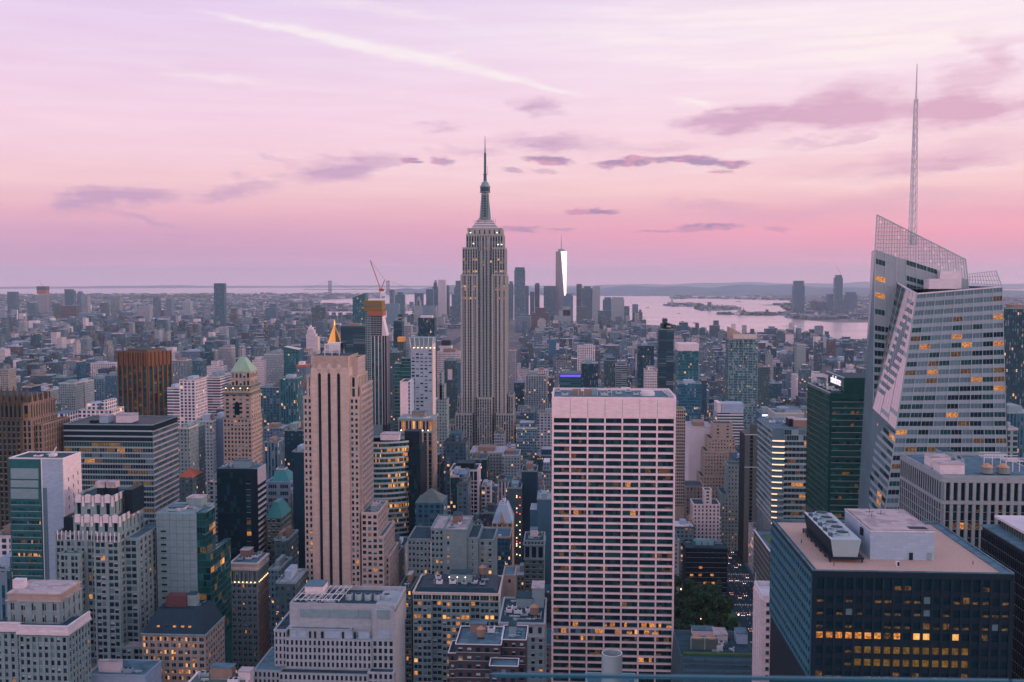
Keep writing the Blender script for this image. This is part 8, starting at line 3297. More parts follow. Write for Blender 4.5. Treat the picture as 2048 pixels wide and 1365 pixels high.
# --- left middle ground
MID = [
	('red brick flats tower at the left edge, above the long park', 14, 38, 694, 2900, 24, 'red', 'p', 'm', 'pale', ()),
	('orange brick stepped tower at the left edge, over the gothic crown', 0, 15, 740, 1500, 24, 'orange', 'p', 't', 'pale', ()),
	('tan square block with a roof tank, below the long park', 132, 165, 722, 2300, 30, 'tan', 'p', 'm', 'dark', ()),
	('wide white colonnaded block left of the bronze tower', 180, 229, 728, 2200, 40, 'white', 'w', 'm', 'pale', ()),
	('round-cornered brown block with a pale rim, left middle', 60, 102, 752, 1900, 34, 'brown', 'p', 'm', 'pale', ()),
	('teal glass block right of the brown round-cornered block', 103, 136, 756, 1850, 30, 'teal', 'g', 'm', 'dark', ()),
	('beige tall flats tower, the left of two in front of the bronze tower', 117, 149, 768, 1400, 26, 'tan', 'p', 'm', 'pale', ()),
	('beige tall flats tower, the right of two in front of the bronze tower', 150, 169, 765, 1430, 30, 'beige', 's', 'm', 'pale', ()),
	('grey arched block touching the left of the bronze tower', 176, 209, 758, 1600, 34, 'grey', 'w', 'm', 'mid', ()),
	('dark windowed block between the arched block and the bronze tower', 210, 232, 752, 1550, 26, 'slate', 's', 'm', 'dark', ()),
	('balconied flats tower beside the gothic crown', 68, 99, 812, 1020, 24, 'brown', 'b', 'm', 'pale', ()),
	('white stepped block behind the banded slab', 84, 131, 868, 780, 26, 'white', 'w', 'm', 'mid', ((100, 131, 828),)),
	('white art deco block behind the banded slab roof', 158, 223, 822, 900, 26, 'white', 'w', 'm', 'pale', ((172, 196, 808), (203, 212, 802))),
	('brown sloping block left of the balconied tower', 62, 100, 782, 1500, 26, 'tan', 'p', 'm', 'mid', ()),
	('light ziggurat block right of the bronze tower, far', 330, 349, 706, 2300, 30, 'white', 's', 'm', 'pale', ((333, 345, 696),)),
	('white crowned block with ranked pillars, right of the bronze tower', 338, 371, 722, 1900, 34, 'beige', 'v', 'm', 'pale', ()),
	('broad white-roofed block behind the ranked pillars', 362, 400, 704, 2300, 36, 'mauve', 'p', 'm', 'pale', ()),
	('slate curved tower right of the ranked pillars', 385, 403, 722, 1700, 24, 'slate', 'g', 'm', 'dark', ()),
	('white gridded office block with a striped right flank, right of the bronze tower', 358, 391, 762, 1050, 34, 'white', 'w', 'm', 'dark', ()),
	('low white terraced block left of the white gridded block', 334, 358, 778, 1120, 30, 'white', 'h', 'm', 'pale', ()),
	('gleaming white banded shed roof block left of the green roofed tower', 409, 440, 756, 1250, 60, 'white', 'h', 'm', 'pale', ()),
	('tan flats block above the gleaming banded roof', 408, 431, 702, 2300, 26, 'tan', 'p', 'm', 'mid', ()),
	('tan flats tower left of the green copper roof', 437, 462, 697, 2250, 30, 'pink', 'p', 'm', 'mid', ((446, 462, 691),)),
	('white crowded block left of the green copper roof', 411, 444, 734, 1900, 30, 'white', 's', 'm', 'mid', ((422, 434, 722),)),
	('tan shaft block right of the banded slab', 356, 378, 858, 860, 22, 'tan', 'p', 'm', 'dark', ()),
	('brown shaft block second from the banded slab', 378.5, 392, 856, 900, 22, 'brown', 'p', 'm', 'dark', ()),
	('grey fluted block between the banded slab and the green roofed tower', 386, 425, 844, 950, 28, 'beige', 'p', 't', 'mid', ()),
	('mauve plain shaft left of the green roofed tower', 426, 446, 838, 960, 26, 'mauve', 'n', 'm', 'mid', ()),
	('teal-sloped glass block right of the green roofed tower', 567, 597, 700, 1500, 30, 'teal', 'g', 'n', 'dark', ()),
	('white block with a deep colonnade, behind the teal-sloped glass block', 592, 632, 703, 2200, 40, 'white', 'v', 'm', 'pale', ()),
	('ornate white clock-faced tower left of the gold pyramid', 612, 630, 668, 2650, 26, 'white', 's', 'n', 'pale', ((614, 627, 660),)),
	('grey flats block left of the teal-sloped glass block', 528, 567, 710, 2000, 30, 'beige', 's', 'm', 'mid', ()),
	('white stepped flats left of the grey flats block', 504, 525, 722, 1900, 26, 'white', 's', 'm', 'mid', ((510, 520, 714),)),
	('blue glass block with mint mullions, left of the striped tower top', 559, 593, 758, 1150, 26, 'teal', 'v', 'm', 'green', ()),
	('half-built block with orange netting, left of the striped tower top', 592, 612, 734, 1250, 22, 'mauve', 's', 'n', 'mid', ()),
	('grey boxed block right of the green roofed tower', 520, 558, 776, 1250, 26, 'slate', 'w', 't', 'dark', ()),
	('white windowed stone block below the blue mint-mullioned block', 528, 556, 886, 870, 24, 'grey', 'v', 'm', 'mid', ()),
	('plum brick block right of the white windowed stone block', 526, 566, 858, 980, 26, 'mauve', 'p', 'm', 'pale', ()),
	('dark block speckled with lights left of the striped tower', 569, 607, 862, 800, 28, 'dark', 'p', 't', 'dark', ()),
	('plain black slab edge peeking left of the striped tower', 585, 607, 905, 640, 20, 'dark', 'n', 'm', 'dark', ()),
	('tall black glass slab between the gold pyramid and the construction tower', 681, 731, 652, 1880, 40, 'dark', 'h', 'm', 'dark', ()),
	('teal tower with a slanted top left of the construction crane', 705, 731, 596, 2150, 30, 'teal', 'g', 'n', 'dark', ()),
	('white-striped dark tower right of the construction tower', 787, 804, 642, 1800, 24, 'dark', 'h', 'm', 'dark', ((796, 804, 628),)),
	('brick tower with a small gold roof, right of the construction tower', 793, 812, 700, 1500, 24, 'brown', 'p', 'n', 'mid', ((796, 808, 684),)),
	('shaded brick block in front of the small gold roof', 779, 800, 706, 1300, 24, 'brown', 'p', 'm', 'dark', ()),
	('pinkish slab right of the white-striped dark tower', 806, 822, 652, 1900, 24, 'pink', 's', 'm', 'mid', ((812, 821, 658),)),
	('black drum-topped tower above the white grid tower', 836, 869, 636, 1650, 28, 'dark', 'v', 'n', 'mid', ()),
	('dim brick tower with a stepped crown, right of the white grid tower', 874, 893, 800, 1100, 24, 'tan', 'p', 'n', 'mid', ((876, 888, 770), (879, 884, 745))),
	('white block with a teal top, right of the white grid tower', 880, 902, 692, 2100, 30, 'white', 's', 'n', 'pale', ()),
	('long white windowed block left of the tallest tower', 872, 924, 706, 1700, 36, 'white', 's', 'm', 'pale', ()),
	('brown block with a white picture banner, left of the tallest tower', 888, 915, 722, 1450, 26, 'brown', 'p', 'm', 'mid', ()),
	('slate slab touching the left of the tallest tower', 914, 924, 726, 1400, 24, 'slate', 'n', 'm', 'mid', ()),
	('small dark-roofed block with yellow lights, below left of the tallest tower', 890, 916, 895, 1010, 26, 'brown', 'p', 'm', 'dark', ()),
	('long cream-roofed block at the foot of the tallest tower', 940, 1008, 906, 1080, 40, 'beige', 'p', 'm', 'pale', ()),
	('stone block at the right foot of the tallest tower', 1005, 1038, 912, 1060, 36, 'beige', 'p', 'm', 'mid', ()),
	('blue-grey narrow slab in the street gap left of the pink slab', 1043, 1074, 944, 830, 26, 'dark', 'n', 'm', 'dark', ()),
	('white-gridded small block behind the white framed block', 963, 980, 974, 860, 22, 'white', 'w', 'm', 'pale', ()),
	('blank terraced block left of the pink slab edge', 1074, 1103, 1000, 760, 26, 'slate', 'n', 'm', 'pale', ((1060, 1098, 1020),)),
	('striped office block right of the tallest tower base', 1047, 1068, 826, 1330, 30, 'slate', 'p', 'm', 'mid', ()),
	('white roof block with a gold-lit arcade, right of the tallest tower', 1068, 1096, 742, 1800, 34, 'white', 'w', 'm', 'pale', ((1084, 1094, 775),)),
	('bright corner block with punched windows, left of the pink slab top', 1052, 1092, 752, 1650, 30, 'beige', 'w', 'm', 'dark', ()),
	('slim tan block right of the tallest tower, middle height', 1018, 1031, 702, 1900, 22, 'pink', 's', 'm', 'dark', ()),
	('blue mirrored block standing above the crowded roofs', 1098, 1112, 680, 2600, 26, 'blue', 'n', 'm', 'mid', ((1098, 1112, 696),)),
	('white-pillared black block over the pink slab top', 1163, 1196, 728, 1500, 34, 'dark', 'v', 'm', 'pale', ()),
	('pink terraced block above the white-pillared block', 1155, 1190, 694, 2000, 34, 'white', 'w', 'm', 'pale', ((1168, 1186, 690),)),
	('teal block under a purple glowing band, over the pink slab top', 1119, 1163, 748, 1400, 34, 'teal', 'h', 'm', 'mid', ()),
	('brown narrow slab right of the white-pillared block', 1208, 1232, 722, 1700, 24, 'brown', 'v', 'm', 'mid', ((1212, 1230, 716),)),
	('pale banded flats block right of the brown narrow slab', 1232, 1254, 732, 1600, 24, 'beige', 'h', 'm', 'mid', ((1236, 1250, 725),)),
	('dark twin tower with a white lattice, left of the balconied dark tower', 1276, 1308, 692, 1500, 26, 'dark', 'g', 'm', 'dark', ((1288, 1297, 694),)),
	('white crowned block in front of the dark twin tower', 1290, 1315, 742, 1300, 24, 'white', 's', 'm', 'mid', ((1296, 1308, 734),)),
	('dark balconied tower with a rough top, right of the pink slab top', 1318, 1348, 660, 1500, 26, 'dark', 'h', 'm', 'dark', ((1323, 1341, 648), (1327, 1335, 638))),
	('teal glass tower under a blank white cap', 1356, 1397, 702, 1250, 30, 'teal', 'g', 'n', 'pale', ()),
	('blue glass slab below the white-capped teal tower', 1356, 1403, 768, 1120, 24, 'blue', 'g', 'm', 'mid', ()),
	('flat white roofed hall right of the pink slab', 1378, 1425, 856, 1040, 40, 'white', 'n', 'm', 'pale', ()),
	('stacked-window residential tower with a sloped beige crown', 1458, 1516, 680, 1350, 30, 'teal', 'g', 'n', 'mid', ()),
	('white stepped slab with long window bands, in front of the stacked-window tower', 1434, 1487, 826, 1180, 30, 'white', 'h', 'n', 'pale', ()),
	('brick block lit at its top, right of the stacked-window tower', 1516, 1540, 735, 1500, 26, 'brown', 'p', 'm', 'pale', ()),
	('navy block with a small white sign, right of the stepped slab', 1520, 1550, 826, 1080, 24, 'blue', 'n', 'm', 'dark', ()),
	('curved grey stone block beside the green tower', 1550, 1608, 828, 1000, 36, 'beige', 'n', 'm', 'mid', ((1572, 1602, 820),)),
	('tan twin-shaft tower on the river side', 1594, 1612, 690, 2300, 26, 'tan', 'n', 'm', 'mid', ((1590, 1600, 686),)),
	('white twin blocks at the river edge', 1631, 1641, 674, 3200, 30, 'white', 'n', 'm', 'pale', ()),
	('second of the pale river edge blocks', 1646, 1655, 675, 3200, 30, 'beige', 'n', 'm', 'pale', ()),
	('crimson block at the river edge', 1658, 1672, 680, 3000, 30, 'red', 'p', 'm', 'mid', ()),
	('long white stepped roofs before the river', 1592, 1656, 752, 1900, 40, 'white', 's', 'm', 'pale', ()),
	('wide brown warehouse by the river', 1660, 1740, 722, 2500, 60, 'brown', 'p', 'm', 'mid', ()),
	('rust office block far right of the stacked-window tower', 1560, 1592, 708, 2500, 30, 'mauve', 'p', 'm', 'mid', ()),
	('dark pinstriped tower at the right edge, upper', 2009, 2080, 618, 1300, 40, 'dark', 'v', 'm', 'dark', ()),
	('pinstriped grey slab at the right edge, below the upper dark tower', 2016, 2080, 828, 900, 40, 'slate', 'v', 'm', 'pale', ()),
	('white stepped flats at the right edge behind the pier block', 2012, 2036, 860, 620, 24, 'beige', 'w', 'm', 'pale', ()),
	('white classical block at the lower left, beside the teal slab', -20, 21, 1075, 530, 26, 'white', 'w', 'm', 'mid', ()),
	('dark pilastered block at the left edge below the white classical block', -20, 20, 1142, 500, 26, 'grey', 'v', 'm', 'dark', ()),
	('grey block with a mossy roof in the canyon right of the curved block', 830, 886, 1006, 700, 26, 'slate', 'w', 'n', 'mid', ()),
	('low red-roofed block under the black shading, left middle', 356, 384, 955, 760, 24, 'brown', 'p', 'n', 'mid', ()),
	('shadowy white-windowed block left of the black slab', 420, 436, 965, 720, 22, 'beige', 'w', 'm', 'mid', ()),
	('narrow stone block right of the lit colonnade block', 537, 560, 1142, 560, 26, 'grey', 's', 'm', 'pale', ()),
	('sloping grey-roofed block left foot of the striped tower', 552, 590, 1168, 530, 26, 'brown', 'p', 'm', 'pale', ()),
	('brown block with warm windows left foot of the striped tower', 548, 575, 1082, 590, 24, 'brown', 'p', 't', 'mid', ()),
]
PURP = None
for (L, a, c, y, Y, dep, col, sty, top, roof, tr) in MID:
	o = cb(L, a, c, y, Y, dep, col, sty, top, GR_MID, 'city_building', roof, .06 if Y < 1400 else .03, tr)
	r, x0, x1, zt = o
	if 'purple glowing' in L:
		m = MB()
		m.box(x0 + 1, x1 - 1, Y - .8, Y - .2, zt - 4.2, zt - 1.2)
		m.build('glowing_band', 'purple_sign', r)
	elif 'blank white cap' in L:
		cap(r, 'box', 1355.5, 1397.5, 702, 688, Y - .3, 30, 'white_panel', 'blank_cap')
	elif 'sloped beige crown' in L:
		cap(r, 'slantL', 1459, 1509, 680, 655, Y + 2, 22, 'stone_tan', 'sloped_crown')
		cap(r, 'box', 1466, 1514, 678, 669, Y - .4, 1.2, 'stone_pale', 'white_frame')
		fr = MB()
		for i in range(7):
			u = x0 + (x1 - x0) * i / 6
			fr.box(u - .35, u + .35, Y - .5, Y - .05, zt - 130, zt)
		for i in range(38):
			fr.box(x0, x1, Y - .4, Y - .06, zt - i * 3.45 - .35, zt - i * 3.45 + .35)
		for i in range(200):
			u = x0 + r_.uniform(0, x1 - x0 - 3) if False else x0 + random.Random(i).uniform(0, x1 - x0 - 3)
			z = zt - 3.45 * random.Random(i * 7).randint(0, 37)
			fr.box(u, u + random.Random(i * 3).uniform(1.2, 3.2), Y - .45, Y - .05, z - 3.2, z)
		fr.build('white_frames', 'grey_panel', r)
	elif 'slanted top' in L:
		cap(r, 'slantR', 705, 731, 596, 586, Y, 30, 'teal_glass', 'slanted_top')
	elif 'teal-sloped' in L:
		cap(r, 'slantL', 567, 597, 700, 694, Y, 26, 'teal_glass', 'sloped_top')
	elif 'small gold roof' in L and 'shaded' not in L:
		cap(r, 'box', 795, 808, 684, 675, Y + 1, 14, 'gold', 'gold_roof')
	elif 'clock-faced' in L:
		cap(r, 'box', 616, 625, 660, 655, Y + 2, 14, 'white_panel', 'belfry')
		cap(r, 'round', 618, 623, 655, 651, Y + 5, 7, 'white_panel', 'cupola')
		cap(r, 'box', 630.5, 636, 720, 674, Y + 4, 22, 'stone_pale', 'stone_flank')  # plain pale stone box along the tower's right side
	elif 'teal top' in L:
		cap(r, 'box', 883, 900, 692, 681, Y + 4, 20, 'dark_metal', 'teal_top')
	elif 'picture banner' in L:
		m = MB()
		u0, zb = W(895.5, 760, Y)
		u1, zt_ = W(904.5, 739, Y)
		m.box(u0, u1, Y - .6, Y - .2, zb, zt_)
		m.build('white_banner', 'white_panel', r)
	elif 'orange netting' in L:
		cap(r, 'box', 591.5, 611.5, 736, 731, Y - .6, 24, 'net_orange', 'netting')
		cap(r, 'box', 593, 610, 774, 762, Y - .6, 3, 'net_orange', 'lower_netting')
		cap(r, 'box', 597, 607, 731, 724, Y + 4, 10, 'white_panel', 'hoist')
	elif 'mossy roof' in L:
		cap(r, 'pyr', 832, 884, 1006, 984, Y, 24, 'stone_brown', 'hipped_roof')
	elif 'low red-roofed' in L:
		cap(r, 'pyr', 354, 386, 955, 942, Y, 22, 'red_roof', 'red_roof')
	elif 'white slab with long' in L or 'white stepped slab' in L:
		cap(r, 'box', 1443, 1487, 826, 808, Y + 4, 24, 'lavender_panel', 'plant_room')
		cap(r, 'box', 1434, 1442, 826, 806, Y + 2, 26, 'white_panel', 'lift_tower')
	elif 'drum-topped' in L:
		cap(r, 'box', 841, 864, 636, 632, Y + 4, 16, 'white_panel', 'white_rim')
	elif 'small white sign' in L:
		m = MB()
		u0, zb = W(1524, 833, Y)
		u1, zt_ = W(1538, 829, Y)
		m.box(u0, u1, Y - .5, Y - .1, zb, zt_)
		m.build('white_sign', 'sign_glow', r)

# the gold pyramid tower far behind the striped tower
Y = 1890.0
r, x0, x1, zt = cb('pale stone tower under a bright gold pyramid roof, behind the striped stone tower', 645, 684, 702, Y, 40, 'white', 'p', 'n', None, 'gold_roofed_tower', 'mid', .04, ((649, 680, 690),), cat='skyscraper')
xm = W(664.5, 660, Y)[0]
m = MB()
oc = lambda rr, z: [(xm + rr * math.cos(R(22.5 + 45 * i)), Y + 18 + rr * math.sin(R(22.5 + 45 * i))) for i in range(8)]
m.frustum(oc(14.5, 0), zat(690, Y, 664), oc(4.0, 0), zat(659, Y, 664), 0)
m.frustum(oc(3.4, 0), zat(659, Y, 664), oc(2.6, 0), zat(656, Y, 664), 0)
m.frustum(oc(2.6, 0), zat(656, Y, 664), oc(.15, 0), zat(641, Y, 664), 0)
m.build('gold_pyramid', 'gold', r)
m = MB()
for i in range(6):
	a = R(60 * i)
	m.box(xm + 15 * math.cos(a) - .8, xm + 15 * math.cos(a) + .8, Y + 17 + 12 * math.sin(a) - .8, Y + 17 + 12 * math.sin(a) + .8, zt, zt + 11)
m.build('pinnacles', 'stone_pale', r)

# the dark brick block with a column of lit stair windows
r, x0, x1, zt = cb('dark brick block with two columns of glowing stair windows, left of the pink slab', 1014, 1042.5, 978, 810, 26, 'brown', 'n', 'm', None, 'stair_lit_block', 'dark', 0.0)
rg = random.Random(3)
for px, rows_ in ((1033.5, (992, 995, 1017, 1025, 1051, 1076, 1083, 1088, 1092, 1109)), (1040, (995, 1011, 1028, 1044, 1061, 1069, 1086, 1094, 1111))):
	for py in rows_:
		m = MB()
		u, z = W(px, py, 810)
		m.box(u - .35, u + .35, 809.3, 809.9, z - .4, z + .4)
		m.build('window', rg.choice(['lamp_glow', 'lamp_glow', 'lamp_white', 'lamp_red']), r)

# ------------------------------------------------------------------ the filler city
def filler():
	rng = random.Random(11)
	cand = []        # x0,x1,y0,y1,z0,z1,wall,roof,bays,lit,ang,individual ok
	walls = [(.26, .25, .27), (.42, .34, .34), (.10, .125, .15), (.14, .10, .11), (.20, .26, .31), (.66, .60, .64), (.06, .13, .18), (.02, .09, .13),
			 (.16, .17, .20), (.08, .115, .15), (.42, .38, .41), (.008, .07, .10)]
	roofs = [(.46, .42, .48), (.20, .24, .30), (.05, .10, .14), (.02, .07, .10), (.03, .08, .12), (.66, .60, .66), (.12, .17, .22), (.05, .13, .17)]
	ave = [a for a, _ in AVES]
	F = np.array([(a, b_, c, d) for a, b_, c, d in FOOT])

	def blocked(x0, x1, y0, y1):
		return bool(np.any((F[:, 0] < x1) & (F[:, 1] > x0) & (F[:, 2] < y1) & (F[:, 3] > y0)))
	xs = [-2400, -2150, -1900, -1650, -1440] + ave + [1800]
	for k in range(1, 62):
		ys = 281 + k * 80.5
		for ai in range(len(xs) - 1):
			xa, xb = xs[ai] + 17, xs[ai + 1] - 17
			yy0, yy1 = ys + 9, ys + 71.5
			pxa, _ = proj(xa, yy0, 40)
			pxb, pya = proj(xb, yy0, 40)
			if pxa > 2120 or pxb < -70:
				continue
			x = xa
			Y = (yy0 + yy1) / 2
			if 125 < (xa + xb) / 2 - 0 < 0:
				continue
			if -140 < (xa + xb) / 2 < 140 and 610 < Y < 760 and False:
				continue
			while x < xb - 8:
				w = rng.choice([9, 12, 15, 18, 22, 26, 32]) * (1 if Y < 2500 else 1.15)
				w = min(w, xb - x)
				if w < 7:
					break
				for half in (0, 1):
					y0, y1 = (yy0, yy0 + 29.5) if half == 0 else (yy0 + 31, yy1)
					cx, cy = x + w / 2, (y0 + y1) / 2
					if 20 < cx < 124 and 600 < cy < 768:       # the park
						continue
					if cy < 560 and cx > -60:
						pass
					if Y < 700:
						h = rng.uniform(12, 34)
					elif Y < 1400:
						h = min(rng.lognormvariate(3.6, .42), 92)
					elif Y < 2600:
						h = min(rng.lognormvariate(3.35, .48), 90)
					else:
						h = min(rng.lognormvariate(2.85, .42), 60)
						if rng.random() < .03:
							h = rng.uniform(40, 75)
					gp = proj(cx, cy, gz(cx, cy))
					if is_water(*gp) or (cy > 4200 and gp[0] > 1290 and gp[1] < 668):
						continue
					if blocked(x + .5, x + w - .5, y0, y1):
						continue
					# keep sight lines over the park and the avenue beside it
					if cy < 1000 and 100 < cx < 200 and cy > 560 and abs(cx - 140) < 20:
						continue
					g0 = gz(cx, cy)
					wl, rf = rng.choice(walls), rng.choice(roofs)
					jit = rng.uniform(.8, 1.15)
					wl = tuple(c * jit for c in wl)
					bays = rng.choice([(3.0, .45, .5), (2.6, .5, .5), (3.6, .55, .55), (2.4, .7, .6), (3.2, .5, .95), (4.2, .6, .6)])
					cand.append((x + .2, x + w - .2, y0, y1 - rng.uniform(0, 8), g0 - 1, g0 + h, wl, rf, bays, rng.choice([0, .02, .05, .12]) * (1 if Y < 2500 else .6), 0.0, Y < 2600))
				x += w
	print('lots', len(cand))
	# distant low city, sampled evenly over the picture
	far = []
	for i in range(26000):
		px = rng.uniform(-60, 2110)
		py = 575.5 + 90 * rng.random() ** 1.25
		x, y = G(px, py)
		r_ = math.hypot(x, y)
		if is_water(px, py) or any(is_water(px + d, py) for d in (-3, 3)):
			continue
		if px > 1010 and py > 640:
			continue
		if 1150 < px < 2110 and py < 592 and rng.random() < .6:
			continue
		if r_ > 26000 or (y < 4900 and x > -1500):
			continue
		if blocked(x - 30, x + 30, y - 30, y + 30):
			continue
		s = 1 + r_ / 9000
		w, d = rng.choice([9, 12, 14, 18, 24, 36]) * rng.uniform(.8, 1.2) * s, rng.uniform(10, 24) * s
		h = rng.uniform(7, 17) * (1 + r_ / 30000)
		if rng.random() < .035 and r_ < 9000:
			h = rng.uniform(30, 62)
			w = d = rng.uniform(18, 30)
		wl, rf = rng.choice(walls), rng.choice(roofs + [(.55, .46, .50), (.48, .30, .28), (.62, .55, .58)])
		g0 = gz(x, y)
		j_ = rng.uniform(.55, 1.25)
		wl, rf = tuple(q * j_ for q in wl), tuple(min(.8, q * rng.uniform(.8, 1.3)) for q in rf)
		far.append((x - w / 2, x + w / 2, y - d / 2, y + d / 2, g0 - 2, g0 + h, wl, rf, (3.2, .5, .5), .03 if r_ < 9000 else 0, rng.uniform(-.7, .7), False))
	# visibility test on a coarse depth buffer, near to far
	BW, BH = 1024, 682
	occ = np.zeros((BH, BW), bool)
	items = []
	for o in [o for o in bpy.data.objects if o.type == 'MESH' and o.parent and o.name.split('.')[0] in ('wall', 'front_wall', 'rear_wall')]:
		bb = [o.matrix_world @ Vector(c) if False else Vector(c) + o.parent.location for c in o.bound_box]
		xs_, ys_, zs_ = [c.x for c in bb], [c.y for c in bb], [c.z for c in bb]
		items.append((min(ys_), min(xs_), max(xs_), min(ys_), max(ys_), 0, max(zs_) - (max(zs_) - min(zs_)) * .03, None))
	for i, c in enumerate(cand):
		items.append((c[2], c[0], c[1], c[2], c[3], c[4], c[5], i))
	items.sort(key=lambda t: t[0])
	vis = {}
	for (_, x0, x1, y0, y1, z0, z1, idx) in items:
		if y0 < 60:
			continue
		P = [proj(x, y, z) for x in (x0, x1) for y in (y0,) for z in (z0, z1)]
		T = [proj(x, y1, z1) for x in (x0, x1)]
		a = int(max(0, min(p[0] for p in P) / 2))
		b_ = int(min(BW, max(p[0] for p in P) / 2 + 1))
		t = int(max(0, min(p[1] for p in P) / 2))
		tb = int(max(0, min(p[1] for p in T) / 2))
		bt = int(min(BH, max(p[1] for p in P) / 2))
		if a >= b_ or tb >= bt:
			continue
		if idx is not None:
			vis[idx] = int((~occ[tb:bt, a:b_]).sum())
		occ[t:bt, a:b_] = True
		if idx is not None and tb < t:
			occ[tb:t, a:b_] = True
	order = sorted([i for i in vis if vis[i] > 12], key=lambda i: -vis[i])
	chosen = order[:185]
	chs = set(chosen)
	stuff = Boxes()
	for i, c in enumerate(cand):
		if i in chs:
			continue
		if vis.get(i, 0) <= 0:
			continue
		stuff.add(*c[:11])
		x0, x1, y0, y1, z0, z1 = c[:6]
		w, d = x1 - x0, y1 - y0
		if c[2] < 3200:       # bulkheads and parapet-like rims on the filler roofs
			for _ in range(rng.choice([1, 2, 3]) if c[2] < 1800 else 1):
				a, b_ = rng.uniform(.1, .6) * w + x0, rng.uniform(.1, .6) * d + y0
				ww, dd = rng.uniform(.15, .32) * w, rng.uniform(.15, .32) * d
				stuff.add(a, a + ww, b_, b_ + dd, z1 - .2, z1 + rng.uniform(1.5, 4.5), rng.choice(walls), rng.choice(roofs), (0, 0, 0), 0)
	for c in far:
		stuff.add(*c[:11])
	o = stuff.build('distant_city_blocks')
	tag(o, 'countless low brick and stone blocks filling the city out to the horizon', 'city blocks', kind='stuff')
	# the individually built filler
	LM = [('the tallest tower', 968, 700), ('the gold pyramid roof', 664, 665), ('the striped stone tower', 665, 950), ('the pink slab tower', 1228, 1000), ('the bronze tower', 275, 765),
		  ('the green copper roof', 484, 730), ('the banded slab', 230, 900), ('the faceted glass tower', 1880, 700), ('the green glass tower', 1680, 850), ('the white grid tower', 845, 760),
		  ('the stacked-window tower', 1487, 740), ('the white-capped teal tower', 1377, 740), ('the dark balconied tower', 1333, 700), ('the white framed block', 928, 1000),
		  ('the black glass slab', 480, 1000), ('the brown twin pier tower', 1505, 960), ('the purple glowing band', 1140, 765), ('the gothic crown', 30, 830), ('the construction tower', 752, 720),
		  ('the ribbon light office', 1570, 930), ('the white stone block', 680, 1280), ('the park trees', 1425, 1190), ('the stepped beige tower', 1440, 900), ('the curved banded block', 780, 960)]

	def cname(c):
		r_, g_, b_ = c
		if r_ > .5: return 'pale' if b_ > .45 else 'buff'
		if r_ > .34: return 'tan' if b_ < .3 else ('light grey' if b_ > .38 else 'sandy')
		if g_ < .16 and r_ > .14: return 'brick red'
		if r_ < .16: return 'dark slate'
		return 'mid grey' if b_ >= r_ else ('mauve' if b_ > g_ else 'brown')
	seen = {}
	tmp = []
	for i in chosen:
		c = cand[i]
		x0, x1, y0, y1, z0, z1 = c[:6]
		px, py = proj((x0 + x1) / 2, y0, z1)
		lm = min(LM, key=lambda t: (t[1] - px) ** 2 + (t[2] - py) ** 2)
		dx, dy = px - lm[1], py - lm[2]
		rel = ('left of ' if dx < -14 else 'right of ' if dx > 14 else 'in line with ')
		hgt = z1 - z0
		size = ('tall ' if hgt > 55 else 'low ' if hgt < 26 else 'mid-rise ') + ('narrow' if x1 - x0 < 14 else 'broad' if x1 - x0 > 24 else 'squarish')
		feat = rng.choice(['tank', 'bulkhead', 'units'])
		ftxt = {'tank': 'with a roof tank', 'bulkhead': 'with a roof hut', 'units': 'with roof boxes'}[feat]
		base = f'{size} {cname(c[6])} block {ftxt}, {rel}{lm[0]}'
		if len(base.replace('-', ' ').split()) > 11:
			base = f'{size} {cname(c[6])} block, {rel}{lm[0]}'
		tmp.append((i, base, feat, px, py))
		seen.setdefault(base, []).append((px, i))
	ords = ['leftmost', 'second from left', 'third from left', 'fourth from left', 'fifth from left', 'sixth from left', 'seventh from left']
	for i, base, feat, px, py in tmp:
		c = cand[i]
		x0, x1, y0, y1, z0, z1 = c[:6]
		label = base
		grp = seen[base]
		if len(grp) > 1:
			grp.sort()
			k = [g[1] for g in grp].index(i)
			label = base + ', ' + ords[min(k, 6)]
		root = empty('city_building', ((x0 + x1) / 2, (y0 + y1) / 2, gz((x0 + x1) / 2, (y0 + y1) / 2)), label, 'building', GR_MID)
		bx = Boxes()
		bx.add(*c[:11])
		if z1 - z0 > 40 and rng.random() < .5:
			t = rng.uniform(.12, .25) * (x1 - x0)
			bx.add(x0 + t, x1 - t, y0 + 4, y1 - 3, z1 - .1, z1 + rng.uniform(6, 12), c[6], c[7], c[8], c[9])
			set_ = True
		else:
			set_ = False
		bx.build('wall', root)
		pb = MB()
		t = .4
		h = rng.uniform(.7, 1.3)
		pb.box(x0 - .25, x1 + .25, y0 - .3, y0 + t, z1 - .6, z1 + h)
		pb.box(x0 - .12, x0 + t, y0 + t, y1, z1, z1 + h - .01)
		pb.box(x1 - t, x1 + .12, y0 + t, y1, z1, z1 + h - .01)
		pb.box(x0 + t, x1 - t, y1 - t, y1, z1, z1 + h)
		pb.build('parapet', rng.choice(['stone_grey', 'stone_pale', 'grey_panel', 'brick_brown', 'stone_tan']), root)
		if not set_:
			w, d = x1 - x0, y1 - y0
			m = MB()
			a, b_ = x0 + w * rng.uniform(.12, .5), y0 + d * rng.uniform(.3, .55)
			m.box(a, a + w * .3, b_, b_ + d * .3, z1, z1 + rng.uniform(2.5, 5))
			m.build('bulkhead', rng.choice(['grey_panel', 'stone_grey', 'brick_tan', 'lavender_panel', 'brick_brown']), root)
			for _ in range(2):
				m = MB()
				a, b_ = x0 + w * rng.uniform(.08, .75), y0 + d * rng.uniform(.06, .14)
				m.box(a, a + rng.uniform(1, 2.2), b_, b_ + 1.6, z1, z1 + rng.uniform(.9, 1.8))
				m.build('roof_unit', rng.choice(['steel', 'white_metal', 'dark_metal']), root)
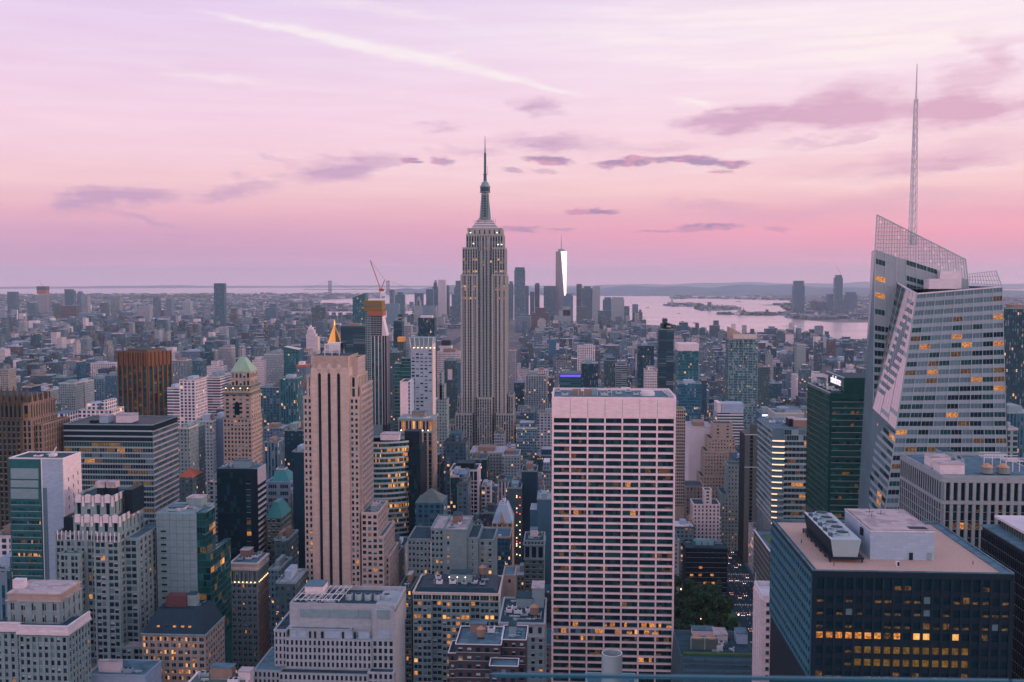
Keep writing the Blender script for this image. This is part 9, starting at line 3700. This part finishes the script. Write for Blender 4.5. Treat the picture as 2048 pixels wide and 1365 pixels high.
			if feat == 'tank':
				m = MB()
				a, b_ = x0 + w * .82, y0 + d * .7
				m.cyl(a, b_, 1.8, 1.75, z1 + 2.6, z1 + 6, 10)
				m.cyl(a, b_, 1.95, .1, z1 + 6, z1 + 7.3, 10)
				for p, q in ((1, 1), (1, -1), (-1, 1), (-1, -1)):
					m.box(a + p * 1.1 - .12, a + p * 1.1 + .12, b_ + q * 1.1 - .12, b_ + q * 1.1 + .12, z1, z1 + 2.6)
				m.build('water_tank', 'wood_tank', root)


filler()

# ------------------------------------------------------------------ trees
LEAF = {}


def crown_mesh(name, r, h, n_, seed, mats=('leaf_dark', 'leaf_light')):
	rng = random.Random(seed)
	mb = MB()
	cl = []
	for _ in range(9):
		a, e = rng.uniform(0, 6.28), rng.uniform(-.5, 1.2)
		q = rng.uniform(.35, .8)
		cl.append((math.cos(a) * r * q, math.sin(a) * r * q, h * .5 + math.sin(e) * h * .34, rng.uniform(.3, .5) * r))
	for _ in range(n_):
		cx, cy, cz, cr = rng.choice(cl)
		u = Vector((rng.gauss(0, 1), rng.gauss(0, 1), rng.gauss(0, 1))).normalized() * cr * rng.uniform(.55, 1.1)
		p = Vector((cx, cy, cz)) + u
		s = rng.uniform(.45, 1.0)
		t = Vector((rng.gauss(0, 1), rng.gauss(0, 1), rng.gauss(0, .5))).normalized()
		b_ = t.cross(u.normalized() + Vector((.01, .02, .3))).normalized()
		mb.quad(tuple(p - t * s), tuple(p + b_ * s * .6), tuple(p + t * s), tuple(p - b_ * s * .6), 0 if rng.random() < .6 else 1)
	return mb.mesh(name, list(mats))


def park():
	rng = random.Random(8)
	lawn = MB()
	lawn.box(20, 124, 606, 764, 0, .35)
	o = lawn.build('park_lawn', 'grass_roof')
	o['kind'] = 'structure'
	crowns = [crown_mesh('crown', 6.2, 13, 1500, s) for s in range(4)]
	tm = MB()
	tm.cyl(0, 0, .38, .22, 0, 8, 8)
	for a in range(5):
		t = a * 1.26
		tm.bar((0, 0, 4.5 + a * .6), (3.2 * math.cos(t), 3.2 * math.sin(t), 9.5 + a * .5), .12)
	trunk = tm.mesh('trunk', ['bark'])
	spots = []
	pos = ['leftmost', 'left', 'middle', 'right', 'rightmost']
	for iy in range(8):
		for ix in range(5):
			x = 62 + ix * 11.5 + rng.uniform(-2.5, 2.5)
			y = 640 + iy * 15.5 + rng.uniform(-3, 3)
			if x > 121:
				x = 120
			spots.append((x, y, ix, iy))
	rowsn = ['nearest', 'second', 'third', 'fourth', 'fifth', 'sixth', 'seventh', 'farthest']
	for (x, y, ix, iy) in spots:
		root = empty('park_tree', (x, y, .3), f'leafy park tree, {pos[ix]} of five in the {rowsn[iy]} row behind the tank-roofed block', 'tree', 'trees of the park')
		s = rng.uniform(.9, 1.3)
		root.scale = (s, s, s * rng.uniform(1.25, 1.5))
		root.rotation_euler = (0, 0, rng.uniform(0, 6.28))
		for nm, me, z in (('trunk', trunk, 0), ('crown', rng.choice(crowns), 5)):
			o = bpy.data.objects.new(nm, me)
			o.location = (0, 0, z)
			COL.objects.link(o)
			o.parent = root
	for i, (px, py) in enumerate(((1362, 1232), (1369, 1236), (1387, 1238), (1402, 1240), (1431, 1238), (1440, 1236), (1375, 1186), (1365, 1203), (1404, 1224), (1448, 1231), (1362, 1180), (1477, 1231))):
		x, y = G(px, py + 2)
		y = max(600, y - 30)
		x = W(px, py, y)[0]
		root = empty('park_lamp', (x, y, .3), 'small warm park lamp glowing at the edge of the trees', 'lamp', 'lamps among the park trees')
		m = MB()
		hz = max(4, W(px, py, y)[1])
		m.cyl(x, y, .12, .09, .3, hz, 6)
		m.build('lamp_post', 'dark_metal', root)
		m = MB()
		m.cyl(x, y, .55, .55, hz, hz + .9, 8)
		m.build('lamp_head', 'lamp_glow', root)


park()


def street_lights():
	rng = random.Random(77)
	mb = MB()
	k = 0
	while k < 520:
		px, py = rng.uniform(0, 1760), 600 + 330 * rng.random() ** 1.3
		x, y = G(px, py)
		if is_water(px, py):
			continue
		g0, d = gz(x, y), math.hypot(x, y)
		h = rng.uniform(8, 26)
		s = .35 * max(1, d / 1800) * rng.uniform(.5, 1.2)
		mb.box(x - .12, x + .12, y - .12, y + .12, g0, g0 + h, 2)
		mb.box(x - s, x + s, y - s, y + s, g0 + h, g0 + h + 1.6 * s, rng.choice([0, 0, 1]))
		k += 1
	o = mb.build('street_lights', ['lamp_glow', 'lamp_white', 'dark_metal'])
	tag(o, 'sparse points of street and rooftop lamps scattered through the distant blocks', 'street lights', kind='stuff')


street_lights()


def woods():
	rng = random.Random(5)
	areas = [([(45, 712), (190, 707), (200, 716), (120, 726), (50, 724)], 420), ([(150, 706), (230, 706), (235, 720), (160, 722)], 220), ([(0, 680), (12, 680), (12, 692), (0, 692)], 60),
			 ([(50, 688), (135, 690), (135, 696), (50, 696)], 120), ([(170, 668), (240, 664), (240, 676), (175, 678)], 90), ([(345, 668), (430, 664), (430, 676), (350, 680)], 110),
			 ([(450, 645), (640, 642), (620, 650), (460, 655)], 260), ([(480, 634), (560, 636), (560, 642), (490, 641)], 120), ([(560, 668), (590, 668), (585, 690), (562, 688)], 160), ([(675, 636), (705, 632), (708, 646), (680, 648)], 120),
			 ([(460, 696), (540, 700), (520, 716), (470, 712)], 150), ([(1392, 614), (1470, 615), (1470, 619), (1392, 619)], 160), ([(1340, 609), (1400, 610), (1400, 612), (1340, 612)], 120),
			 ([(1330, 650), (1372, 656), (1400, 670), (1340, 668)], 120), ([(1480, 628), (1560, 629), (1560, 631), (1480, 631)], 60), ([(1560, 612), (1640, 606), (1640, 618), (1575, 622)], 140),
			 ([(200, 596), (420, 592), (420, 598), (200, 602)], 260), ([(0, 600), (190, 596), (190, 600), (0, 606)], 160)]
	mb = MB()
	for P, k in areas:
		xs, ys = [p[0] for p in P], [p[1] for p in P]
		c = 0
		while c < k:
			px, py = rng.uniform(min(xs), max(xs)), rng.uniform(min(ys), max(ys))
			if not inpoly(px, py, P):
				continue
			c += 1
			x, y = G(px, py)
			d = math.hypot(x, y)
			s = 7 * max(1, d / 3500)
			g0 = gz(x, y)
			H = rng.uniform(9, 15) * max(1, d / 9000)
			for _ in range(10):
				u = Vector((rng.gauss(0, 1), rng.gauss(0, 1), rng.gauss(0, 1))).normalized()
				p = Vector((x, y, g0 + H * .55)) + Vector((u.x * s, u.y * s, u.z * H * .45))
				t = Vector((rng.gauss(0, 1), rng.gauss(0, 1), rng.gauss(0, .4))).normalized() * s * .7
				b_ = t.cross(u)
				mb.quad(tuple(p - t), tuple(p + b_ * .8), tuple(p + t), tuple(p - b_ * .8), 0 if rng.random() < .6 else 1)
	o = mb.build('distant_woodland', ['leaf_dark', 'leaf_light'])
	tag(o, 'dark green patches of street trees and parkland between the distant blocks', 'woodland', kind='stuff')


woods()


# ------------------------------------------------------------------ street life
def cars():
	rng = random.Random(21)
	protos = {}

	def make(col):
		body = MB()
		body.frustum([(-.9, -2.3), (.9, -2.3), (.9, 2.3), (-.9, 2.3)], .35, [(-.86, -2.2), (.86, -2.2), (.86, 2.2), (-.86, 2.2)], .85)
		cab = MB()
		cab.frustum([(-.8, -1.1), (.8, -1.1), (.8, 1.5), (-.8, 1.5)], .85, [(-.62, -.5), (.62, -.5), (.62, 1.0), (-.62, 1.0)], 1.42)
		ps = [('body', body.mesh('body', [col])), ('cabin', cab.mesh('cabin', ['window_glass']))]
		for sx in (-.8, .8):
			for sy in (-1.4, 1.4):
				w = MB()
				w.box(sx - .12, sx + .12, sy - .33, sy + .33, 0, .66)
				ps.append(('wheel', w.mesh('wheel', ['rubber'])))
			h = MB()
			h.box(sx - .28, sx + .28, -2.4, -2.25, .5, .85)
			ps.append(('headlight', h.mesh('headlight', ['lamp_white'])))
			h = MB()
			h.box(sx - .28, sx + .28, 2.25, 2.38, .55, .9)
			ps.append(('tail_light', h.mesh('tail_light', ['lamp_red'])))
		return ps
	protos = {c: make(c) for c in ('car_dark', 'car_pale', 'taxi_yellow')}
	nm = {'car_dark': 'dark', 'car_pale': 'pale', 'taxi_yellow': 'yellow'}
	k = 0
	lanes = [130, 135, 140, 145, 150]
	ordn = ['nearest', 'second', 'third', 'fourth', 'fifth', 'sixth', 'seventh', 'eighth', 'ninth', 'tenth', 'eleventh', 'twelfth']
	ln = ['left kerb', 'left-hand', 'middle', 'right-hand', 'right kerb']
	for li, x in enumerate(lanes):
		y = 690 + rng.uniform(0, 18)
		i = 0
		while y < 1010 and i < 8:
			c = rng.choice(['car_dark', 'car_dark', 'car_pale', 'taxi_yellow'])
			root = empty('parked_car' if li in (0, 4) else 'car', (x + rng.uniform(-.3, .3), y, gz(x, y) + .12), f'{nm[c]} car with its lamps on, {ordn[i]} in the {ln[li]} lane beside the park', 'car',
						 'cars along the avenue by the park', R(180) if (li == 0 and i % 2) else rng.uniform(-.02, .02))
			for n_, me in protos[c]:
				o = bpy.data.objects.new(n_, me)
				COL.objects.link(o)
				o.parent = root
			y += rng.uniform(14, 52)
			i += 1


cars()


# ------------------------------------------------------------------ harbour things
def harbour():
	# statue on its island
	x, y = G(1344, 611)
	g0 = gz(x, y) + 3
	root = empty('harbour_statue', (x, y, g0), 'tiny robed statue on a pedestal, on the left island of the harbour', 'statue')
	m = MB()
	m.frustum([(x - 40, y - 40), (x + 40, y - 40), (x + 40, y + 40), (x - 40, y + 40)], g0, [(x - 36, y - 36), (x + 36, y - 36), (x + 36, y + 36), (x - 36, y + 36)], g0 + 10)
	m.build('star_base', 'stone_grey', root)
	m = MB()
	m.frustum([(x - 12, y - 12), (x + 12, y - 12), (x + 12, y + 12), (x - 12, y + 12)], g0 + 10, [(x - 8, y - 8), (x + 8, y - 8), (x + 8, y + 8), (x - 8, y + 8)], g0 + 42)
	m.build('pedestal', 'stone_grey', root)
	m = MB()
	m.cyl(x, y, 6.5, 4.2, g0 + 42, g0 + 62, 12)
	m.cyl(x, y, 4.2, 5.0, g0 + 62, g0 + 72, 12)
	m.cyl(x, y, 5.0, 1.8, g0 + 72, g0 + 76, 12)
	m.cyl(x, y, 2.3, 2.0, g0 + 76, g0 + 81, 10)
	m.bar((x - 3.5, y, g0 + 73), (x - 6, y, g0 + 84), 1.6, 0, 6)
	m.bar((x - 6, y, g0 + 84), (x - 6, y, g0 + 90), 1.1, 0, 6)
	m.bar((x + 4, y - 2, g0 + 72), (x + 6, y - 4, g0 + 62), 1.5, 0, 6)
	m.build('figure', 'copper_green', root)
	m = MB()
	m.cyl(x - 6, y, 1.6, .4, g0 + 90, g0 + 94, 8)
	m.build('torch', 'gold', root)
	# buildings on the second island and the old rail terminal
	x, y = G(1430, 617)
	g0 = gz(x, y) + 3
	root = empty('island_hall', (x, y, g0), 'low hall with small turrets on the second island of the harbour', 'building')
	m = MB()
	m.box(x - 80, x + 80, y - 20, y + 20, g0, g0 + 18)
	m.build('wall', 'brick_tan', root)
	for dx in (-60, -20, 20, 60):
		m = MB()
		m.cyl(x + dx, y, 5, 4, g0 + 18, g0 + 32, 8)
		m.build('turret', 'stone_grey', root)
	x, y = G(1487, 629.5)
	g0 = gz(x, y) + 3
	root = empty('rail_terminal', (x, y, g0), 'old terminal hall with a clock spire at the pier on the harbour', 'building')
	m = MB()
	m.box(x - 45, x + 45, y - 20, y + 20, g0, g0 + 16)
	m.frustum([(x - 20, y - 18), (x + 20, y - 18), (x + 20, y + 18), (x - 20, y + 18)], g0 + 16, [(x - 5, y - 5), (x + 5, y - 5), (x + 5, y + 5), (x - 5, y + 5)], g0 + 30)
	m.cyl(x, y, 3, .4, g0 + 30, g0 + 48, 6)
	m.build('wall', 'brick_brown', root)
	# suspension bridge on the horizon
	Y = 15500.0
	xa, xb = W(660, 580, Y)[0], W(776, 580, Y)[0]
	g0 = gz(xa, Y)
	root = empty('suspension_bridge', ((xa + xb) / 2, Y, g0), 'long suspension bridge with two tall towers on the horizon, left of the tallest tower', 'bridge')
	zd, zt = g0 + 70, g0 + 211
	for x in (xa, xb):
		m = MB()
		for dx in (-16, 16):
			m.box(x + dx - 8, x + dx + 8, Y - 12, Y + 12, g0, zt)
		for z in (zd - 12, zd + 60, zt - 18):
			m.box(x - 8, x + 8, Y - 10, Y + 10, z, z + 12)
		m.build('bridge_tower', 'blue_steel', root)
	m = MB()
	m.box(xa - 420, xb + 420, Y - 15, Y + 15, zd, zd + 7)
	m.build('deck', 'blue_steel', root)
	m = MB()
	k = 20
	L = xb - xa
	pts = [(xa + L * i / k, Y, zd + 12 + (zt - zd - 12) * (2 * i / k - 1) ** 2) for i in range(k + 1)]
	for p, q in zip(pts, pts[1:]):
		m.bar(p, q, 2.2)
	m.bar((xa, Y, zt), (xa - 420, Y, zd), 2.2)
	m.bar((xb, Y, zt), (xb + 420, Y, zd), 2.2)
	m.build('cable', 'blue_steel', root)
	# boats
	spots = [(1579, 653.5, 70, 'white three-decked ferry crossing the harbour near the far shore towers'), (1358, 628, 26, 'small dark boat on the water left of the second island'),
			 (1295, 616.5, 40, 'small ship on the water right of the downtown cluster'), (1477, 604, 60, 'tiny barge on the water above the second island'),
			 (1391, 647, 34, 'low dark barge near the near shore of the harbour'), (1606, 653, 20, 'tiny launch right of the white ferry')]
	for px, py, L, lab in spots:
		x, y = G(px, py)
		g0 = gz(x, y) + 1
		root = empty('ferry' if L == 70 else 'boat', (x, y, g0), lab, 'boat', 'boats on the harbour')
		m = MB()
		b0 = [(x - L / 2, y), (x - L * .38, y - L * .12), (x + L * .42, y - L * .12), (x + L / 2, y - L * .06), (x + L / 2, y + L * .06), (x + L * .42, y + L * .12), (x - L * .38, y + L * .12)]
		m.frustum(b0, g0 - .5, b0, g0 + L * .06)
		m.build('hull', 'dark_metal' if L != 70 else 'white_metal', root)
		m = MB()
		m.box(x - L * .25, x + L * .32, y - L * .09, y + L * .09, g0 + L * .06, g0 + L * .14)
		m.box(x - L * .15, x + L * .15, y - L * .07, y + L * .07, g0 + L * .14, g0 + L * .19)
		m.build('deckhouse', 'white_metal', root)


harbour()


# ------------------------------------------------------------------ the glass parapet of the deck
def railing():
	m = bpy.data.materials.new('parapet_glass')
	m.use_nodes = True
	q = NT(m.node_tree)
	out = q.n('ShaderNodeOutputMaterial')
	t = q.n('ShaderNodeBsdfTransparent')
	t.inputs[0].default_value = (0.86, 0.96, 0.98, 1)
	g = q.n('ShaderNodeBsdfGlossy')
	g.inputs['Roughness'].default_value = .02
	mx = q.n('ShaderNodeMixShader')
	mx.inputs[0].default_value = .05
	q.lk(t.outputs[0], mx.inputs[1])
	q.lk(g.outputs[0], mx.inputs[2])
	q.lk(mx.outputs[0], out.inputs[0])
	MATS['parapet_glass'] = m
	pbr('glass_edge', (0.025, 0.11, 0.16), 0.35, 0, 1, 0, spec=.2)
	Yr = 2.6
	for i, (xl, xr, ya, yb) in enumerate(((985, 2018, 1347, 1360), (2024, 2600, 1361, 1366))):
		xa, za = W(xl, ya, Yr)
		xb, zb = W(xr, yb, Yr)
		root = empty('glass_parapet', ((xa + xb) / 2, Yr, za - 1.0), ['clear glass parapet panel with a bright top edge along the bottom right of the view', 'clear glass parapet panel at the extreme bottom right corner'][i], 'parapet', 'glass parapet panels')
		gm = MB()
		gm.quad((xa, Yr, za - 1.0), (xb, Yr, za - 1.0), (xb, Yr, zb - .004), (xa, Yr, za - .004))
		gm.build('glass_pane', 'parapet_glass', root)
		e = MB()
		k = len(e.v)
		e.v += [(xa, Yr - .006, za - .008), (xb, Yr - .006, zb - .008), (xb, Yr + .006, zb - .008), (xa, Yr + .006, za - .008), (xa, Yr - .006, za), (xb, Yr - .006, zb), (xb, Yr + .006, zb), (xa, Yr + .006, za)]
		e.f += [(0, 1, 5, 4), (1, 2, 6, 5), (2, 3, 7, 6), (3, 0, 4, 7), (4, 5, 6, 7), (3, 2, 1, 0)]
		e.m += [0] * 6
		e.build('top_edge', 'glass_edge', root)


railing()

# ------------------------------------------------------------------ the evening air
def haze():
	mb = MB()
	mb.box(-43500, 43500, -43500, 43500, -300, 575)
	m = bpy.data.materials.new('haze')
	m.use_nodes = True
	q = NT(m.node_tree)
	out = q.n('ShaderNodeOutputMaterial')
	v = q.n('ShaderNodeVolumePrincipled')
	v.inputs['Color'].default_value = (0.80, 0.88, 0.98, 1)
	v.inputs['Density'].default_value = 3.2e-5
	v.inputs['Anisotropy'].default_value = 0.5
	q.lk(v.outputs[0], out.inputs['Volume'])
	MATS['haze'] = m
	o = mb.build('haze', 'haze')
	o['kind'] = 'stuff'
	o['label'] = 'thin bluish pink evening haze that fades the far shore'


haze()
